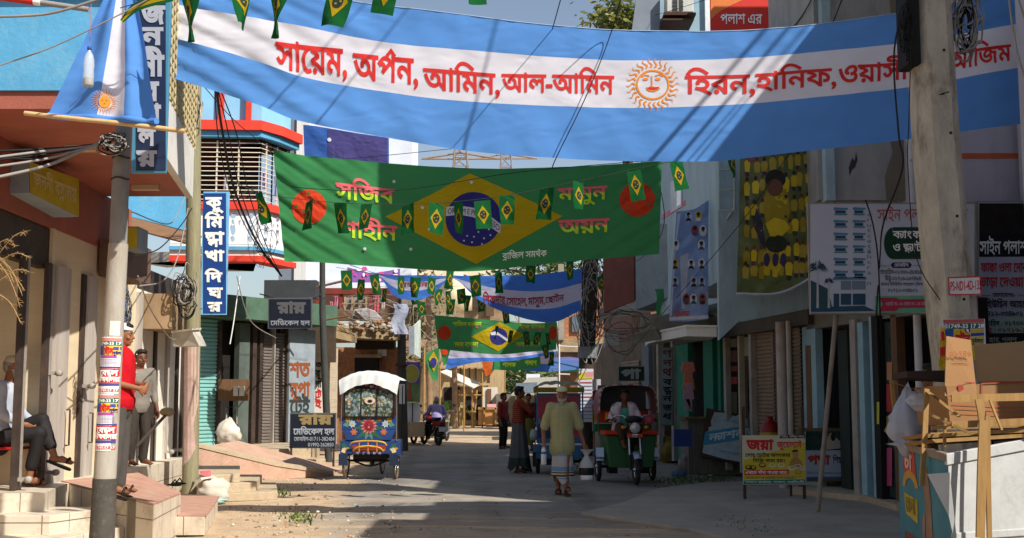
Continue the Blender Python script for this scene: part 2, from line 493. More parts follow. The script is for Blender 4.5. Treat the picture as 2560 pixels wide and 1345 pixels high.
# ================================================================ ground
def ground_mat():
 m=bpy.data.materials.new('worn_asphalt_and_dirt');m.use_nodes=True
 t=m.node_tree;N=t.nodes;L=t.links;b=N['Principled BSDF']
 b.inputs['Roughness'].default_value=.92;b.inputs['Specular IOR Level'].default_value=.15
 tc=N.new('ShaderNodeTexCoord')
 def noise_(sc,det=8,ro=.7,vec=None):
  n=N.new('ShaderNodeTexNoise');n.inputs['Scale'].default_value=sc;n.inputs['Detail'].default_value=det;n.inputs['Roughness'].default_value=ro
  L.new(vec or tc.outputs['Object'],n.inputs['Vector']);return n.outputs['Fac']
 def ramp(src,stops):
  r=N.new('ShaderNodeValToRGB');e=r.color_ramp.elements
  while len(e) < len(stops): e.new(.5)
  for i,(p,c) in enumerate(stops): e[i].position=p;e[i].color=lin(c) if isinstance(c,str) else (c,c,c,1)
  L.new(src,r.inputs[0]);return r.outputs[0]
 def mix(f,a,c,op='MIX'):
  x=N.new('ShaderNodeMixRGB');x.blend_type=op
  for i,s in ((0,f),(1,a),(2,c)):
   if isinstance(s,(int,float)): x.inputs[i].default_value=s if i==0 else (s,s,s,1)
   elif isinstance(s,str): x.inputs[i].default_value=lin(s)
   else: L.new(s,x.inputs[i])
  return x.outputs[0]
 asp=ramp(noise_(1.2),[(.25,'#7c7872'),(.5,'#8e8a84'),(.75,'#a09b92')])
 asp=mix(ramp(noise_(60,3),[(.35,0.0),(.7,.5)]),asp,'#6d6861')
 dirt=ramp(noise_(2.2),[(.25,'#a58d70'),(.5,'#bda588'),(.75,'#d0bda2')])
 dirt=mix(ramp(noise_(35,4),[(.45,0.0),(.75,.6)]),dirt,'#6f5a43')
 wv=N.new('ShaderNodeMixRGB');wv.inputs[0].default_value=.12;L.new(tc.outputs['Object'],wv.inputs[1])
 nd=N.new('ShaderNodeTexNoise');nd.inputs['Scale'].default_value=1.6;nd.inputs['Detail'].default_value=5;L.new(tc.outputs['Object'],nd.inputs['Vector']);L.new(nd.outputs['Color'],wv.inputs[2])
 def voro(sc,feat):
  v=N.new('ShaderNodeTexVoronoi');v.feature=feat;v.inputs['Scale'].default_value=sc;L.new(wv.outputs[0],v.inputs['Vector']);return v
 crack=ramp(voro(.75,'DISTANCE_TO_EDGE').outputs['Distance'],[(0.0,1.0),(.014,.0)])
 cm=N.new('ShaderNodeMath');cm.operation='MULTIPLY';L.new(crack,cm.inputs[0]);L.new(ramp(noise_(.5,3),[(.48,0.0),(.58,.8)]),cm.inputs[1])
 asp=mix(ramp(voro(.42,'F1').outputs['Color'],[(.35,0.0),(.8,.4)]),asp,'#6f6a63')
 asp=mix(cm.outputs[0],asp,'#3f3a34')
 asp=mix(ramp(noise_(.35,6,.6),[(.5,0.0),(.66,.55)]),asp,'#b0a48f')
 # dirt lies on the two verges of the road, with a ragged edge, and in streaks across the front
 sp=N.new('ShaderNodeSeparateXYZ');L.new(tc.outputs['Object'],sp.inputs[0])
 def mth(op,a,c=None):
  x=N.new('ShaderNodeMath');x.operation=op
  for i,s in ((0,a),(1,c)):
   if s is None: continue
   if isinstance(s,(int,float)): x.inputs[i].default_value=s
   else: L.new(s,x.inputs[i])
  return x.outputs[0]
 # road axis: x = .05 - .0433 y ; half width left about 2.2
 xr=mth('ADD',sp.outputs['X'],mth('MULTIPLY',sp.outputs['Y'],.0433))
 wob=mth('MULTIPLY',mth('SUBTRACT',noise_(.55,5),.5),1.9)
 le=mth('ADD',mth('ADD',xr,1.45),wob)
 lf=ramp(mth('MULTIPLY',le,-1.0),[(0.0,0.0),(.45,1.0)])
 mp=N.new('ShaderNodeMapping');mp.inputs['Scale'].default_value=(.28,1.6,1);L.new(tc.outputs['Object'],mp.inputs[0])
 st=noise_(1.1,7,.65,mp.outputs[0])
 near=ramp(mth('DIVIDE',sp.outputs['Y'],60.0),[(.20,1.0),(.31,.35),(.40,.2)])
 sf=mth('MULTIPLY',ramp(st,[(.5,0.0),(.62,.9)]),near)
 fr=ramp(mth('ADD',mth('DIVIDE',sp.outputs['Y'],60.0),mth('MULTIPLY',wob,.03)),[(.20,1.0),(.265,0.0)])
 fr=mth('MULTIPLY',fr,.75)
 far=ramp(mth('DIVIDE',sp.outputs['Y'],60.0),[(.52,0.0),(.66,.85)])
 tr=N.new('ShaderNodeMath');tr.operation='SINE';L.new(mth('MULTIPLY',mth('ADD',xr,mth('MULTIPLY',wob,.25)),4.2),tr.inputs[0])
 asp=mix(mth('MULTIPLY',ramp(tr.outputs[0],[(.55,0.0),(.95,.5)]),ramp(noise_(.8,5),[(.4,.2),(.6,1.0)])),asp,'#625c55')
 f=mth('MINIMUM',mth('ADD',mth('ADD',lf,mth('ADD',sf,fr)),far),1.0)
 c=mix(f,asp,dirt)
 c=mix(ramp(noise_(.9,9,.8),[(.54,0.0),(.74,.6)]),c,'#54483a')
 c=mix(ramp(noise_(6,6,.8),[(.56,0.0),(.7,.5)]),c,'#5f5344')
 L.new(c,b.inputs['Base Color'])
 bp=N.new('ShaderNodeBump');bp.inputs['Strength'].default_value=.6;bp.inputs['Distance'].default_value=.02
 L.new(mix(.5,noise_(28,6),noise_(3,4)),bp.inputs['Height']);L.new(bp.outputs[0],b.inputs['Normal'])
 return m
gm=MB()
nx,ny=60,70
GX=[-60+120*(i/nx) for i in range(nx+1)]
gys=[-60,-20,0,4,7,9]+[10+40*(i/60) for i in range(61)]+[60,80,120,300]
gxs=[-200,-60,-20,-10]+[-8+16*(i/40) for i in range(41)]+[10,20,60,200]
def ground_z(x,y):
 if not (6 < y < 55 and abs(x) < 9): return 0.0
 xr=x+.0433*y
 return .03*noise.noise(Vector((x*.6,y*.6,0)))+(.05*noise.noise(Vector((x*1.5,y*1.5,3))) if xr <-1.3 else 0)
gm.add([(x,y,ground_z(x,y)) for y in gys for x in gxs],
       [(j*len(gxs)+i,j*len(gxs)+i+1,(j+1)*len(gxs)+i+1,(j+1)*len(gxs)+i) for j in range(len(gys)-1) for i in range(len(gxs)-1)],ground_mat(),True)
gm.build('road',kind='structure',label='grey worn asphalt road with sandy dirt verges',flip=False)

# ================================================================ cloth banners
class Sheet:
 """hanging cloth between an upper and a lower edge; edges drawn through pixel points at distance Y"""
 def __init__(s,top,bot,Y,amp=.03,seed=0,Yf=None,pull=0.0):
  s.pull=pull
  s.top,s.bot,s.Y,s.amp,s.seed,s.Yf=top,bot,Y,amp,seed,Yf
  x0,x1=top[0][0],top[-1][0]
  s.k=[(p[0]-x0)/(x1-x0) for p in top]
 def _c(s,pts,u):
  k=s.k;n=len(k)
  i=0
  while i < n-2 and u > k[i+1]: i+=1
  h=k[i+1]-k[i];t=(u-k[i])/h
  def tan(j,c):
   a,b=max(j-1,0),min(j+1,n-1)
   return (pts[b][c]-pts[a][c])/(k[b]-k[a])
  o=[]
  for c in (0,1):
   p0,p1,m0,m1=pts[i][c],pts[i+1][c],tan(i,c)*h,tan(i+1,c)*h
   o.append((2*t**3-3*t*t+1)*p0+(t**3-2*t*t+t)*m0+(-2*t**3+3*t*t)*p1+(t**3-t*t)*m1)
  return o
 def px(s,u,v):
  a,b=s._c(s.top,u),s._c(s.bot,u)
  return a[0]+(b[0]-a[0])*v,a[1]+(b[1]-a[1])*v
 def S(s,u,v,off=0.0):
  x,y=s.px(u,v)
  Y=s.Y if s.Yf is None else s.Yf(u)
  p=P(x,y,Y)
  w=s.amp*(noise.noise(Vector((p.x*.9-p.z*.5,p.z*.6,s.seed)))*1.6
                     +.55*noise.noise(Vector((p.x*2.6+p.z*1.4,p.z*1.1,s.seed+5)))
                     +.25*noise.noise(Vector((p.x*6-p.z*4.5,p.z*2,s.seed+9))))
  if s.pull:      # folds running down from the tied corners
   e=min(u,1-u)/.3
   if e < 1: w+=s.pull*(1-e)*(math.sin(30*v-75*min(u,1-u)+2*math.sin(9*u))+.5*math.sin(61*v-130*min(u,1-u)))
  p.y+=w-off
  return p
 def uv(s,px,py):
  u=.5;v=.5
  for _ in range(4):
   lo,hi=0.0,1.0
   for _ in range(14):
    u=(lo+hi)/2
    if s.px(u,v)[0] < px: lo=u
    else: hi=u
   a,b=s._c(s.top,u)[1],s._c(s.bot,u)[1]
   v2=(py-a)/(b-a)
   if abs(v2-v) < 1e-3: break
   v=min(1,max(0,v2))
  return u,v
 def at(s,px,py,off=0.0):
  u,v=s.uv(px,py);return s.S(u,v,off)
 def mesh(s,mb,mats,cuts=None,nu=140,rows=12):
  """mats: one per band; cuts: pixel polylines (same knots as top) between the bands"""
  ed=[s.top]+(cuts or [])+[s.bot]
  def vcut(j,u):
   if j==0: return 0.0
   if j==len(ed)-1: return 1.0
   x,y=s._c(ed[j],u);a,b=s._c(s.top,u)[1],s._c(s.bot,u)[1]
   return (y-a)/(b-a)
  for j in range(len(ed)-1):
   vs=[]
   for r in range(rows+1):
    for i in range(nu+1):
     u=i/nu;a,b=vcut(j,u),vcut(j+1,u)
     vs.append(s.S(u,a+(b-a)*r/rows))
   mb.add(vs,[(r*(nu+1)+i,(r+1)*(nu+1)+i,(r+1)*(nu+1)+i+1,r*(nu+1)+i+1) for r in range(rows) for i in range(nu)],mats[j],True)
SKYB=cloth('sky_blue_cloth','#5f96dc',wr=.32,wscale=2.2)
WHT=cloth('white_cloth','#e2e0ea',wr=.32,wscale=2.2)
GRN=cloth('green_cloth','#3f8752',wr=.3,wscale=2.2)
RED_INK=flat('#d3302c',trans=.2);ORG_INK=flat('#e08a2a',trans=.2)
YEL=cloth('yellow_cloth_print','#c9ab1e',wr=.4)
NAVY=cloth('indigo_cloth_print','#3a3a86',wr=.4)
DISC=cloth('orange_red_cloth_print','#e04a2c',wr=.4)
def wavy_rays(cx,cy,r0,r1,n,w,ph=0.0):
 cs=[]
 for k in range(n):
  a=2*math.pi*k/n+ph
  pts=[]
  for i in range(9):
   r=r0+(r1-r0)*i/8
   o=.09*math.sin(i/8*2*math.pi)*r0
   pts.append((cx+r*math.cos(a)-o*math.sin(a),cy+r*math.sin(a)+o*math.cos(a)))
  L=[];Q=[]
  for i,(x,y) in enumerate(pts):
   ww=w*(1-.75*i/8)/2
   L.append((x-ww*math.sin(a),y+ww*math.cos(a)));Q.append((x+ww*math.sin(a),y-ww*math.cos(a)))
  cs.append(L+Q[::-1])
 return cs
# ---- large sky blue and white banner in front
bl=Sheet([(430,-75),(640,-32),(750,-12),(1000,17),(1240,48),(1480,72),(1640,78),(1800,80),(2000,68),(2280,30),(2680,-46)],
           [(437,198),(640,260),(750,303),(1000,350),(1240,385),(1480,400),(1640,403),(1800,402),(2000,378),(2290,345),(2680,290)],13.0,.035,3,pull=.014)
c1=[(432,8),(640,48),(750,66),(1000,110),(1240,131),(1480,148),(1640,151),(1800,148),(2000,135),(2280,104),(2680,36)]
c2=[(434,95),(640,153),(750,190),(1000,236),(1240,258),(1480,268),(1640,269),(1800,263),(2000,248),(2285,214),(2680,145)]
mb=MB();bl.mesh(mb,[SKYB,WHT,SKYB],[c1,c2],nu=200,rows=10)
ban=mb.build('cloth_banner',label='large sky blue and white striped banner with red Bengali names and a smiling sun',cat='banner',flip=False)
mb=MB()
for s_,q in (('সায়েম,',(690,108,868,172,124,190)),('অর্পন,',(882,133,1046,196,150,212)),('আমিন,',(1058,172,1250,222,186,236)),('আল-আমিন',(1254,185,1536,228,190,234)),
              ('হিরন,',(1712,191,1888,234,187,232)),('হানিফ,',(1888,186,2090,226,172,214)),('ওয়াসীম,',(2094,168,2330,212,150,188)),('আজিম',(2372,132,2526,174,112,152))):
 text_quad(mb,s_,q,bl.at,RED_INK,.022,.006,12)
mb.build('red_lettering',ban,flip=False)
mb=MB()
cx,cy=1632,212
art(mb,[circ(cx,cy,42,38,40),circ(cx,cy,37.5,33.5,40)[::-1]],bl.at,ORG_INK,.006,12)
art(mb,wavy_rays(cx,cy,44,67,26,5.5),bl.at,ORG_INK,.006,12)
for pts in ([(1604,192),(1613,187),(1624,190)],[(1638,190),(1649,186),(1659,191)],[(1629,190),(1630,212),(1624,216),(1634,217)],[(1616,222),(1624,227),(1636,228),(1650,221)]):
 art(mb,[_stroke(pts,3.2)],bl.at,ORG_INK,.006)
for ex in (1614,1645): art(mb,[circ(ex,198,7,3.6,14)],bl.at,ORG_INK,.006)
art(mb,[[(1613,219),(1650,217),(1641,224),(1624,225)]],bl.at,flat('#d3302c',trans=.2),.007)
mb.build('sun_emblem',ban,flip=False)
mb=MB()      # the cord sewn in its upper edge
mb.tube([bl.S(i/60,0)+Vector((0,0,.004)) for i in range(61)],.007,flat('#8aa0c0'),6)
mb.build('edge_cord',ban)
# ---- large green banner
gb=Sheet([(682,375),(760,388),(930,405),(1170,420),(1400,418),(1655,403)],[(712,655),(775,655),(960,667),(1180,678),(1405,655),(1648,635)],17.0,.03,21,pull=.016)
mb=MB();gb.mesh(mb,[GRN],None,nu=160,rows=40)
ban2=mb.build('cloth_banner',label='large green banner with yellow diamond, indigo globe and pink and lime Bengali names',cat='banner',flip=False)
mb=MB();art(mb,[[(963,541),(1076,487),(1175,433),(1290,485),(1406,541),(1300,600),(1190,660),(1080,603)]],gb.at,YEL,.006,11);mb.build('yellow_diamond',ban2,flip=False)
mb=MB();art(mb,[circ(1184,548,70,68,48)],gb.at,NAVY,.011,11);gl=mb.build('indigo_globe',ban2,flip=False)
mb=MB()
bandtop=[(1116,517),(1150,514),(1185,520),(1220,536),(1253,562)]
bandbot=[(1250,585),(1215,560),(1183,543),(1150,537),(1115,540)]
art(mb,[bandtop+bandbot],gb.at,WHT,.015,11)
tq=gb.at
def band_at(x,y,off):     # letters follow the curved band: x 0..100, y 0..20
 u=x/100.0*4;i=min(3,int(u));t=u-i
 bb=bandbot[::-1]
 ax=bandtop[i][0]+(bandtop[i+1][0]-bandtop[i][0])*t;ay=bandtop[i][1]+(bandtop[i+1][1]-bandtop[i][1])*t
 bx=bb[i][0]+(bb[i+1][0]-bb[i][0])*t;by=bb[i][1]+(bb[i+1][1]-bb[i][1])*t
 return gb.at(ax+(bx-ax)*y/20,ay+(by-ay)*y/20,off)
text_quad(mb,'ORDEM E PROGRESSO',(3,4,98,16),band_at,flat('#1d3a2a'),.0,.019,5)
for x,y in ((1150,575),(1168,590),(1180,606),(1196,580),(1210,596),(1226,588),(1160,602),(1205,610),(1185,592),(1222,574),(1142,560),(1230,566)):
 art(mb,[circ(x,y,2.2,2.2,8)],gb.at,WHT,.015)
mb.build('star_band',gl,flip=False)
for cx,cy in ((773,518),(1593,498)):
 mb=MB();art(mb,[circ(cx,cy,44,43,32)],gb.at,DISC,.006,11);mb.build('red_disc',ban2,flip=False)
PINK_INK=flat('#f06a74',trans=.2);LIME_INK=flat('#c6e83a',trans=.2)
mb=MB()
for s_,q in (('সজিব',(840,458,986,496,474,508)),('শাহীন',(850,556,993,592,566,600)),('মামুন',(1394,473,1518,500,464,496)),('অয়ন',(1396,552,1524,586,545,578))):
 ym=(q[1]+q[3])/2;yr=(q[4]+q[5])/2
 text_quad(mb,s_,q,gb.at,lambda x,y,q=q,ym=ym,yr=yr: PINK_INK if y < ym+(yr-ym)*(x-q[0])/(q[2]-q[0]) else LIME_INK,.024,.012,5)
text_quad(mb,'ব্রাজিল সমর্থক',(1256,634,1367,649,626,641),gb.at,flat('#e8f0e0'),.012,.012,11)
mb.build('lettering',ban2,flip=False)
for x,y in ((1179,456),(1056,519),(985,454),(1073,573),(912,622),(1027,623)):
 mb=MB();art(mb,[circ(x,y,4,4,10)],gb.at,WHT,.016);mb.build('white_patch',ban2,flip=False)
# ================================================================ left side of the street
BLUE=mat('sky_blue_painted_plaster','#559cc4',var=.14,scale=1.8,dirt=.55,dirtcol='#7fb0c4',bump=.25,bscale=20,dscale=2.6)
PINK=mat('salmon_painted_soffit','#a35f4e',var=.14,scale=1.8,dirt=.5,dirtcol='#7d4a3e',bump=.15)
WHITEP=mat('off_white_painted_concrete','#d9d6cf',var=.08,scale=2,dirt=.5,dirtcol='#8d8578')
BEIGE=mat('beige_board','#dccaa9',var=.07,scale=2.5,dirt=.15,dirtcol='#b49468',stretch=(.4,.4,3))
BEIGE2=mat('pale_board','#e9e2d4',var=.05,scale=2.5,dirt=.25,dirtcol='#b9ab92',stretch=(.4,.4,3))
DKSTEEL=mat('dark_brown_steel','#3d332e',rough=.6,var=.3,scale=6,dirt=.4,dirtcol='#6b4a35')
GREYSTEEL=mat('grey_painted_steel','#9b948c',rough=.6,var=.15,scale=5,dirt=.5,dirtcol='#6d5138')
CEMENT=mat('weathered_cement','#a09a90',var=.2,scale=3,dirt=.5,dirtcol='#5f564a',bump=.4,bscale=30)
POSTW=mat('dusty_grey_timber','#b3aaa0',var=.15,scale=3,dirt=.5,dirtcol='#6d6258',stretch=(3,3,.3))
TILEW=tiles('cream_floor_tile','#cfc3b0',rough=.45,var=.08,scale=3,dirt=.8,dirtcol='#95836a',dscale=3.5,bump=.15,bscale=20)
TILEP=tiles('terracotta_floor_tile','#b58a78',.3,.3,rough=.6,var=.14,scale=4,dirt=.85,dirtcol='#b5a08a',dscale=5)
REDP=mat('coral_red_paint','#d8412f',var=.1,scale=3,dirt=.3,dirtcol='#8a3a2a')
YELS=mat('yellow_sign_paint','#c2b12a',var=.15,scale=4,dirt=.45,dirtcol='#8a7a3a')
BLACKW=mat('black_rubber_cable','#181615',rough=.6,var=.2)
GREYW=mat('grey_cable','#8f8a84',rough=.6,var=.2)  # plain grey sheath of the paler cables
FL=Pl((-5.01,12.1),(-5.33,19.4))
FLOOR=.55
# ---- corner shop building with overhanging storey
shop=empty('shop_building',(-5.3,13,0),0,'sky blue corner building with salmon soffit over beige shop panels on raised steps','building')
shop_off=Vector(shop.location)
def under(o,root):
 o.parent=root;o.matrix_parent_inverse=Matrix.Translation(-Vector(root.location));return o
def prt(mb,name,root,label=None,**k):
 """part built in world coordinates under a thing whose base is an empty"""
 o=mb.build(name,None,label,**k);return under(o,root)
zs=P(337,270,10.4).z
A=P(342,270,10.4);B=P(482,495,15.15)
Axy=(A.x,A.y);Bxy=(B.x,B.y)
mb=MB()
poly=[(-12,10.4),Axy,Bxy,(-12,15.15)]
mb.prism([(-12,10.43),(Axy[0]-.02,10.43),(Bxy[0]-.03,15.12),(-12,15.12)],zs,zs+.16,PINK);prt(mb,'soffit',shop)
mb=MB();mb.prism([(-12,10.4),(Axy[0]-.1,10.4),(Bxy[0]-.75,15.15),(-12,15.15)],zs+.16,8.2,BLUE)
mb.box((-12,10.33,zs+1.02),(Axy[0]-.1,10.4,zs+1.1),BLUE)
prt(mb,'upper_wall',shop)
mb=MB()
ed=Pl(Axy,Bxy)
zl=zs+.62
mb.hexa([Vector((Axy[0],Axy[1],zs-.02)),Vector((Bxy[0],Bxy[1],zs-.02)),Vector((Bxy[0]-.08,Bxy[1],zs-.02)),Vector((Axy[0]-.1,Axy[1],zs-.02))],
  [Vector((Axy[0],Axy[1],zl)),Vector((Bxy[0],Bxy[1],zl)),Vector((Bxy[0]-.08,Bxy[1],zl)),Vector((Axy[0]-.1,Axy[1],zl))],WHITEP)
prt(mb,'balcony_ledge',shop)
GRILL=mat('cream_painted_grille','#cbb98c',var=.2,scale=8,dirt=.5,dirtcol='#7d6540')
mb=MB()
dv=Vector((Bxy[0]-Axy[0],Bxy[1]-Axy[1],0));a0=Vector((Axy[0],Axy[1],zl))
for i in range(23):
 p=a0+dv*(i/22.0);mb.box(p+Vector((-.015,-.015,0)),p+Vector((.015,.015,2.4)),GRILL)
for k in range(22):
 z=.05+k*.107;mb.tube([a0+Vector((.005,0,z)),a0+dv+Vector((.005,0,z))],.016,GRILL,5)
prt(mb,'balcony_grille',shop)
# shop front
mb=MB()
wbox(mb,FL,130,340,FLOOR,3.35,BEIGE,-.035,.2);prt(mb,'back_panel',shop)
mb=MB();wbox(mb,FL,-700,128,FLOOR,3.35,BEIGE,-.95,.2);wbox(mb,FL,122,128,FLOOR,3.35,BEIGE,-.02,.95);prt(mb,'back_panel',shop,'recessed beige panel behind the sitting old man')
mb=MB();wbox(mb,FL,340,470,FLOOR,3.0,BEIGE2,-.03,.1);prt(mb,'back_panel',shop,'pale cream shop panel in the sun')
mb=MB();wbox(mb,FL,-900,318,3.35,zs,PINK,-.02,.25);prt(mb,'fascia_wall',shop)
mb=MB();wbox(mb,FL,-700,480,2.9,3.34,DKSTEEL,-.06,.12);prt(mb,'steel_beam',shop)
for x0,x1,mt,fr,th in ((44,54,DKSTEEL,.02,.1),(55,60,GREYSTEEL,.03,.05),(108,117,DKSTEEL,.02,.1),(118,123,GREYSTEEL,.03,.05),(130,163,POSTW,.06,.22),
                           (199,207,DKSTEEL,0,.1),(208,232,POSTW,.06,.2),(338,350,POSTW,.03,.15),(384,389,DKSTEEL,.02,.1),(414,421,POSTW,.02,.1),(440,445,DKSTEEL,.02,.1),(454,460,DKSTEEL,.02,.1),(-60,-40,DKSTEEL,.02,.1)):
 mb=MB();wbox(mb,FL,x0,x1,FLOOR,2.95,mt,fr*.35,th*.5);prt(mb,'post',shop)
mb=MB()
for x,z in ((126,1.75),(128,.68),(212,1.62),(350,.66),(60,.66),(420,.66),(445,.66)):
 mb=MB();p=FL.at(x,990,.03);p.z=z;mb.box(p-Vector((.09,.02,.02)),p+Vector((.09,.02,.02)),GREYSTEEL);mb.lathe([(0,-.03),(.035,-.03),(.035,.03),(0,.03)],p+Vector((.09,-.02,0)),GREYSTEEL,10,'Y');prt(mb,'latch',shop)
for x,z0,z1 in ((168,.95,1.35),(226,.95,1.3)):
 mb=MB();p=FL.at(x,990,.05);p.z=z0;q=p.copy();q.z=z1;mb.tube([p,p+Vector((.04,0,0)),q+Vector((.04,0,0)),q],.012,DKSTEEL,5);prt(mb,'door_handle',shop)
# boxes of the rolled shutters under the soffit
mb=MB();wbox(mb,FL,235,300,2.98,3.45,mat('brown_shutter_box','#6d574c',var=.15,dirt=.3),.35,.35);prt(mb,'shutter_box',shop)
mb=MB();wbox(mb,FL,352,430,2.45,2.95,mat('tan_shutter_box','#9a8062',var=.15,dirt=.4),.4,.4);prt(mb,'shutter_box',shop)
for x,y in ((205,345),(365,467)):
 mb=MB();p=P(x,y,12.0 if x < 300 else 14.3);p.z=zs;mb.box(p+Vector((-.16,-.05,-.06)),p+Vector((.16,.05,-.002)),mat('cream_lamp_box','#cdb79a'));prt(mb,'soffit_lamp',shop)
# ---- raised floor, steps, ramp in front of the shop
plat=empty('shop_platform',(-4.4,12,0),0,'cream tiled platform and steps in front of the beige shop panels','platform')
def zp(px,py,z): p=G(px,py,z);return (p.x,p.y)
mb=MB()
fl=lambda px,off=0: (lambda v: (v.x,v.y))(FL.at(px,990,off))
mb.prism([(-9,10.9),zp(112,1232,FLOOR),zp(165,1210,FLOOR),zp(470,1143,FLOOR),fl(470,-.5),(-9,19)],0,FLOOR,TILEW)
prt(mb,'floor_slab',plat)
p0=G(112,1232,FLOOR)
for k,(dx,dy,z) in enumerate(((.22,-.42,.37),(.42,-.80,.19))):
 mb=MB();mb.prism([(-9,p0.y+dy),(p0.x+dx,p0.y+dy),(p0.x+dx+.35,p0.y+.5),(-9,p0.y+.45)],0,z,TILEW);prt(mb,'step',plat,bevel=.008)
mb=MB();mb.box((-5.4,p0.y-.835,.0),(-4.62,p0.y-.815,.17),mat('patterned_tile','#c9b184',var=.4,scale=12));prt(mb,'tile_panel',plat)
# ramp
t=[Vector(zp(152,1210,FLOOR-.02)+(FLOOR-.004,)),Vector(zp(345,1189,FLOOR-.02)+(FLOOR-.004,)),Vector(zp(452,1236,.42)+(.42,)),Vector(zp(383,1264,.44)+(.44,))]
low=[Vector((v.x,v.y,-.02)) for v in t]
ramp=empty('ramp',(t[3].x,t[3].y,0),0,'terracotta topped ramp with cream tiled sides where the man in red stands','ramp')
mb=MB();mb.hexa(low,t,TILEW);prt(mb,'ramp_body',ramp)
mb=MB();mb.hexa([v+Vector((0,0,.004)) for v in t],[v+Vector((0,0,.022)) for v in t],TILEP);prt(mb,'tile_top',ramp)
mb=MB();
for i in range(1,4):
 a=t[0].lerp(t[3],i/4);mb.box((a.x-.004,a.y-.004,0),(a.x+.004,a.y+.01,a.z),CEMENT)
prt(mb,'tile_joint',ramp)
kerb=empty('tiled_plinth',(-3.6,12.8,0),0,'low tiled plinth with pink top between ramp and timber pole','plinth')
q=[zp(362,1292,.2),zp(512,1292,.2),zp(545,1245,.2),zp(440,1238,.2),zp(385,1262,.2)]
mb=MB();mb.prism(q,0,.2,TILEW);prt(mb,'plinth_body',kerb,bevel=.006)
mb=MB();mb.prism([(x*.995,y+.01) for x,y in q],.203,.222,TILEP);prt(mb,'tile_top',kerb)
# ---- steps beyond the timber pole
def steps(name,label,polys,cat_='steps'):
 r=empty(name,(polys[0][0][0][0],polys[0][0][0][1],0),0,label,cat_)
 for pl_,z,mt in polys:
  mb=MB();mb.prism(pl_,0,z,mt);prt(mb,'step',r,bevel=.01)
 return r
STEPC=mat('sandy_concrete','#b8a589',var=.2,scale=4,dirt=.8,dirtcol='#84705a',bump=.5,bscale=16,dscale=4)
steps('concrete_steps','broad sandy concrete steps behind the white sack',[
 ([zp(480,1236,.12),zp(694,1229,.12),zp(690,1206,.12),zp(480,1206,.12)],.12,STEPC),
 ([zp(480,1212,.24),zp(640,1206,.24),zp(655,1186,.24),zp(480,1186,.24)],.24,STEPC),
 ([zp(480,1190,.36),zp(600,1184,.36),zp(600,1164,.36),zp(480,1164,.36)],.36,STEPC)])
r_=empty('pink_ramp',zp(700,1190,0)+(0,),0,'long pink plastered ramp wall sloping down towards the rickshaw','ramp')
PINKW=mat('faded_pink_plaster','#bf9a85',var=.14,scale=3,dirt=.85,dirtcol='#9a826a',dscale=2.5,bump=.4,bscale=18)
a,b,c=P(495,1118,20.5),P(690,1165,22.0),P(832,1199,23.0)
mb=MB()
lo=[Vector((a.x,a.y,0)),Vector((b.x,b.y,0)),Vector((c.x,c.y,0)),Vector((c.x,c.y+1.5,0)),Vector((b.x,b.y+2.2,0)),Vector((a.x,a.y+3,0))]
mb.hexa(lo,[Vector((v.x,v.y,z)) for v,z in zip(lo,(a.z,b.z,.03,.03,b.z,a.z))],PINKW);prt(mb,'ramp_wall',r_)
mb=MB()
for p,q2 in ((a,b),(b,Vector((c.x,c.y,.03)))):
 mb.hexa([p+Vector((0,-.03,.002)),q2+Vector((0,-.03,.002)),q2+Vector((0,.25,.002)),p+Vector((0,.25,.002))],
   [p+Vector((0,-.03,.06)),q2+Vector((0,-.03,.06)),q2+Vector((0,.25,.06)),p+Vector((0,.25,.06))],STEPC)
prt(mb,'coping',r_)
steps('shop_plinth','shaded concrete plinth under the shutters behind the pink ramp',[
 ([(-8,23.5),(-5.25,23.6),(-4.3,26),(-4.6,29),(-8,29)],.42,STEPC),([(-6,23.3),(-4.7,23.4),(-3.9,25.4),(-4.6,26.5)],.2,STEPC)],'plinth')

# ---- building with grilled balcony
FB=Pl((-6.73,26.0),(-4.95,29.2))
bb=empty('balcony_building',(-6,27,0),0,'sky blue house with red trimmed grilled balcony above dark roller shutters','building')
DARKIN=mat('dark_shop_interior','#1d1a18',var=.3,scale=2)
MAROON=mat('maroon_inner_wall','#4a1518',var=.15)
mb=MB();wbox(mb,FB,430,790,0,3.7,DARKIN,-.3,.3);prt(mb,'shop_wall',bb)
TURQ=mat('turquoise_roller_shutter','#7fb3ae',rough=.55,var=.1,scale=2,dirt=.4,dirtcol='#5f7f7a')
GREYSH=mat('grey_roller_shutter','#6f6660',rough=.6,var=.15,scale=2,dirt=.5,dirtcol='#3d342e')
mb=MB();shutter(mb,FB,495,546,.42,3.2,TURQ,-.1,.085,.03);prt(mb,'roller_shutter',bb,'turquoise roller shutter')
mb=MB();shutter(mb,FB,655,684,.42,3.0,GREYSH,-.1);prt(mb,'roller_shutter',bb)
mb=MB();shutter(mb,FB,687,716,.42,3.0,GREYSH,-.1);prt(mb,'roller_shutter',bb)
for x0,x1,mt in ((546,552,DKSTEEL),(596,622,mat('greenish_grey_door','#55605a',var=.2,dirt=.4)),(630,640,DKSTEEL),(648,655,DKSTEEL),(684,687,GREYSTEEL),(716,722,DKSTEEL)):
 mb=MB();wbox(mb,FB,x0,x1,.42,3.15,mt,.0,.15);prt(mb,'door_post',bb)
# painted pillar with stacked words
mb=MB();wbox(mb,FB,718,782,.42,3.1,mat('blue_grey_painted_pillar','#8e98a0',var=.15,dirt=.5,dirtcol='#50483f'),.05,.3);pil=prt(mb,'painted_pillar',bb)
mb=MB()
BROWN_INK=flat('#8a4a26');DKG_INK=flat('#2e3a36')
for s_,y0,y1,mt in (('শত',908,942,BROWN_INK),('রূপা',958,990,BROWN_INK),('টেই',1000,1034,DKG_INK)):
 text_quad(mb,s_,(724,y0,776,y1),FB.at,mt,.03,.06)
under(mb.build('pillar_lettering',flip=False),pil)
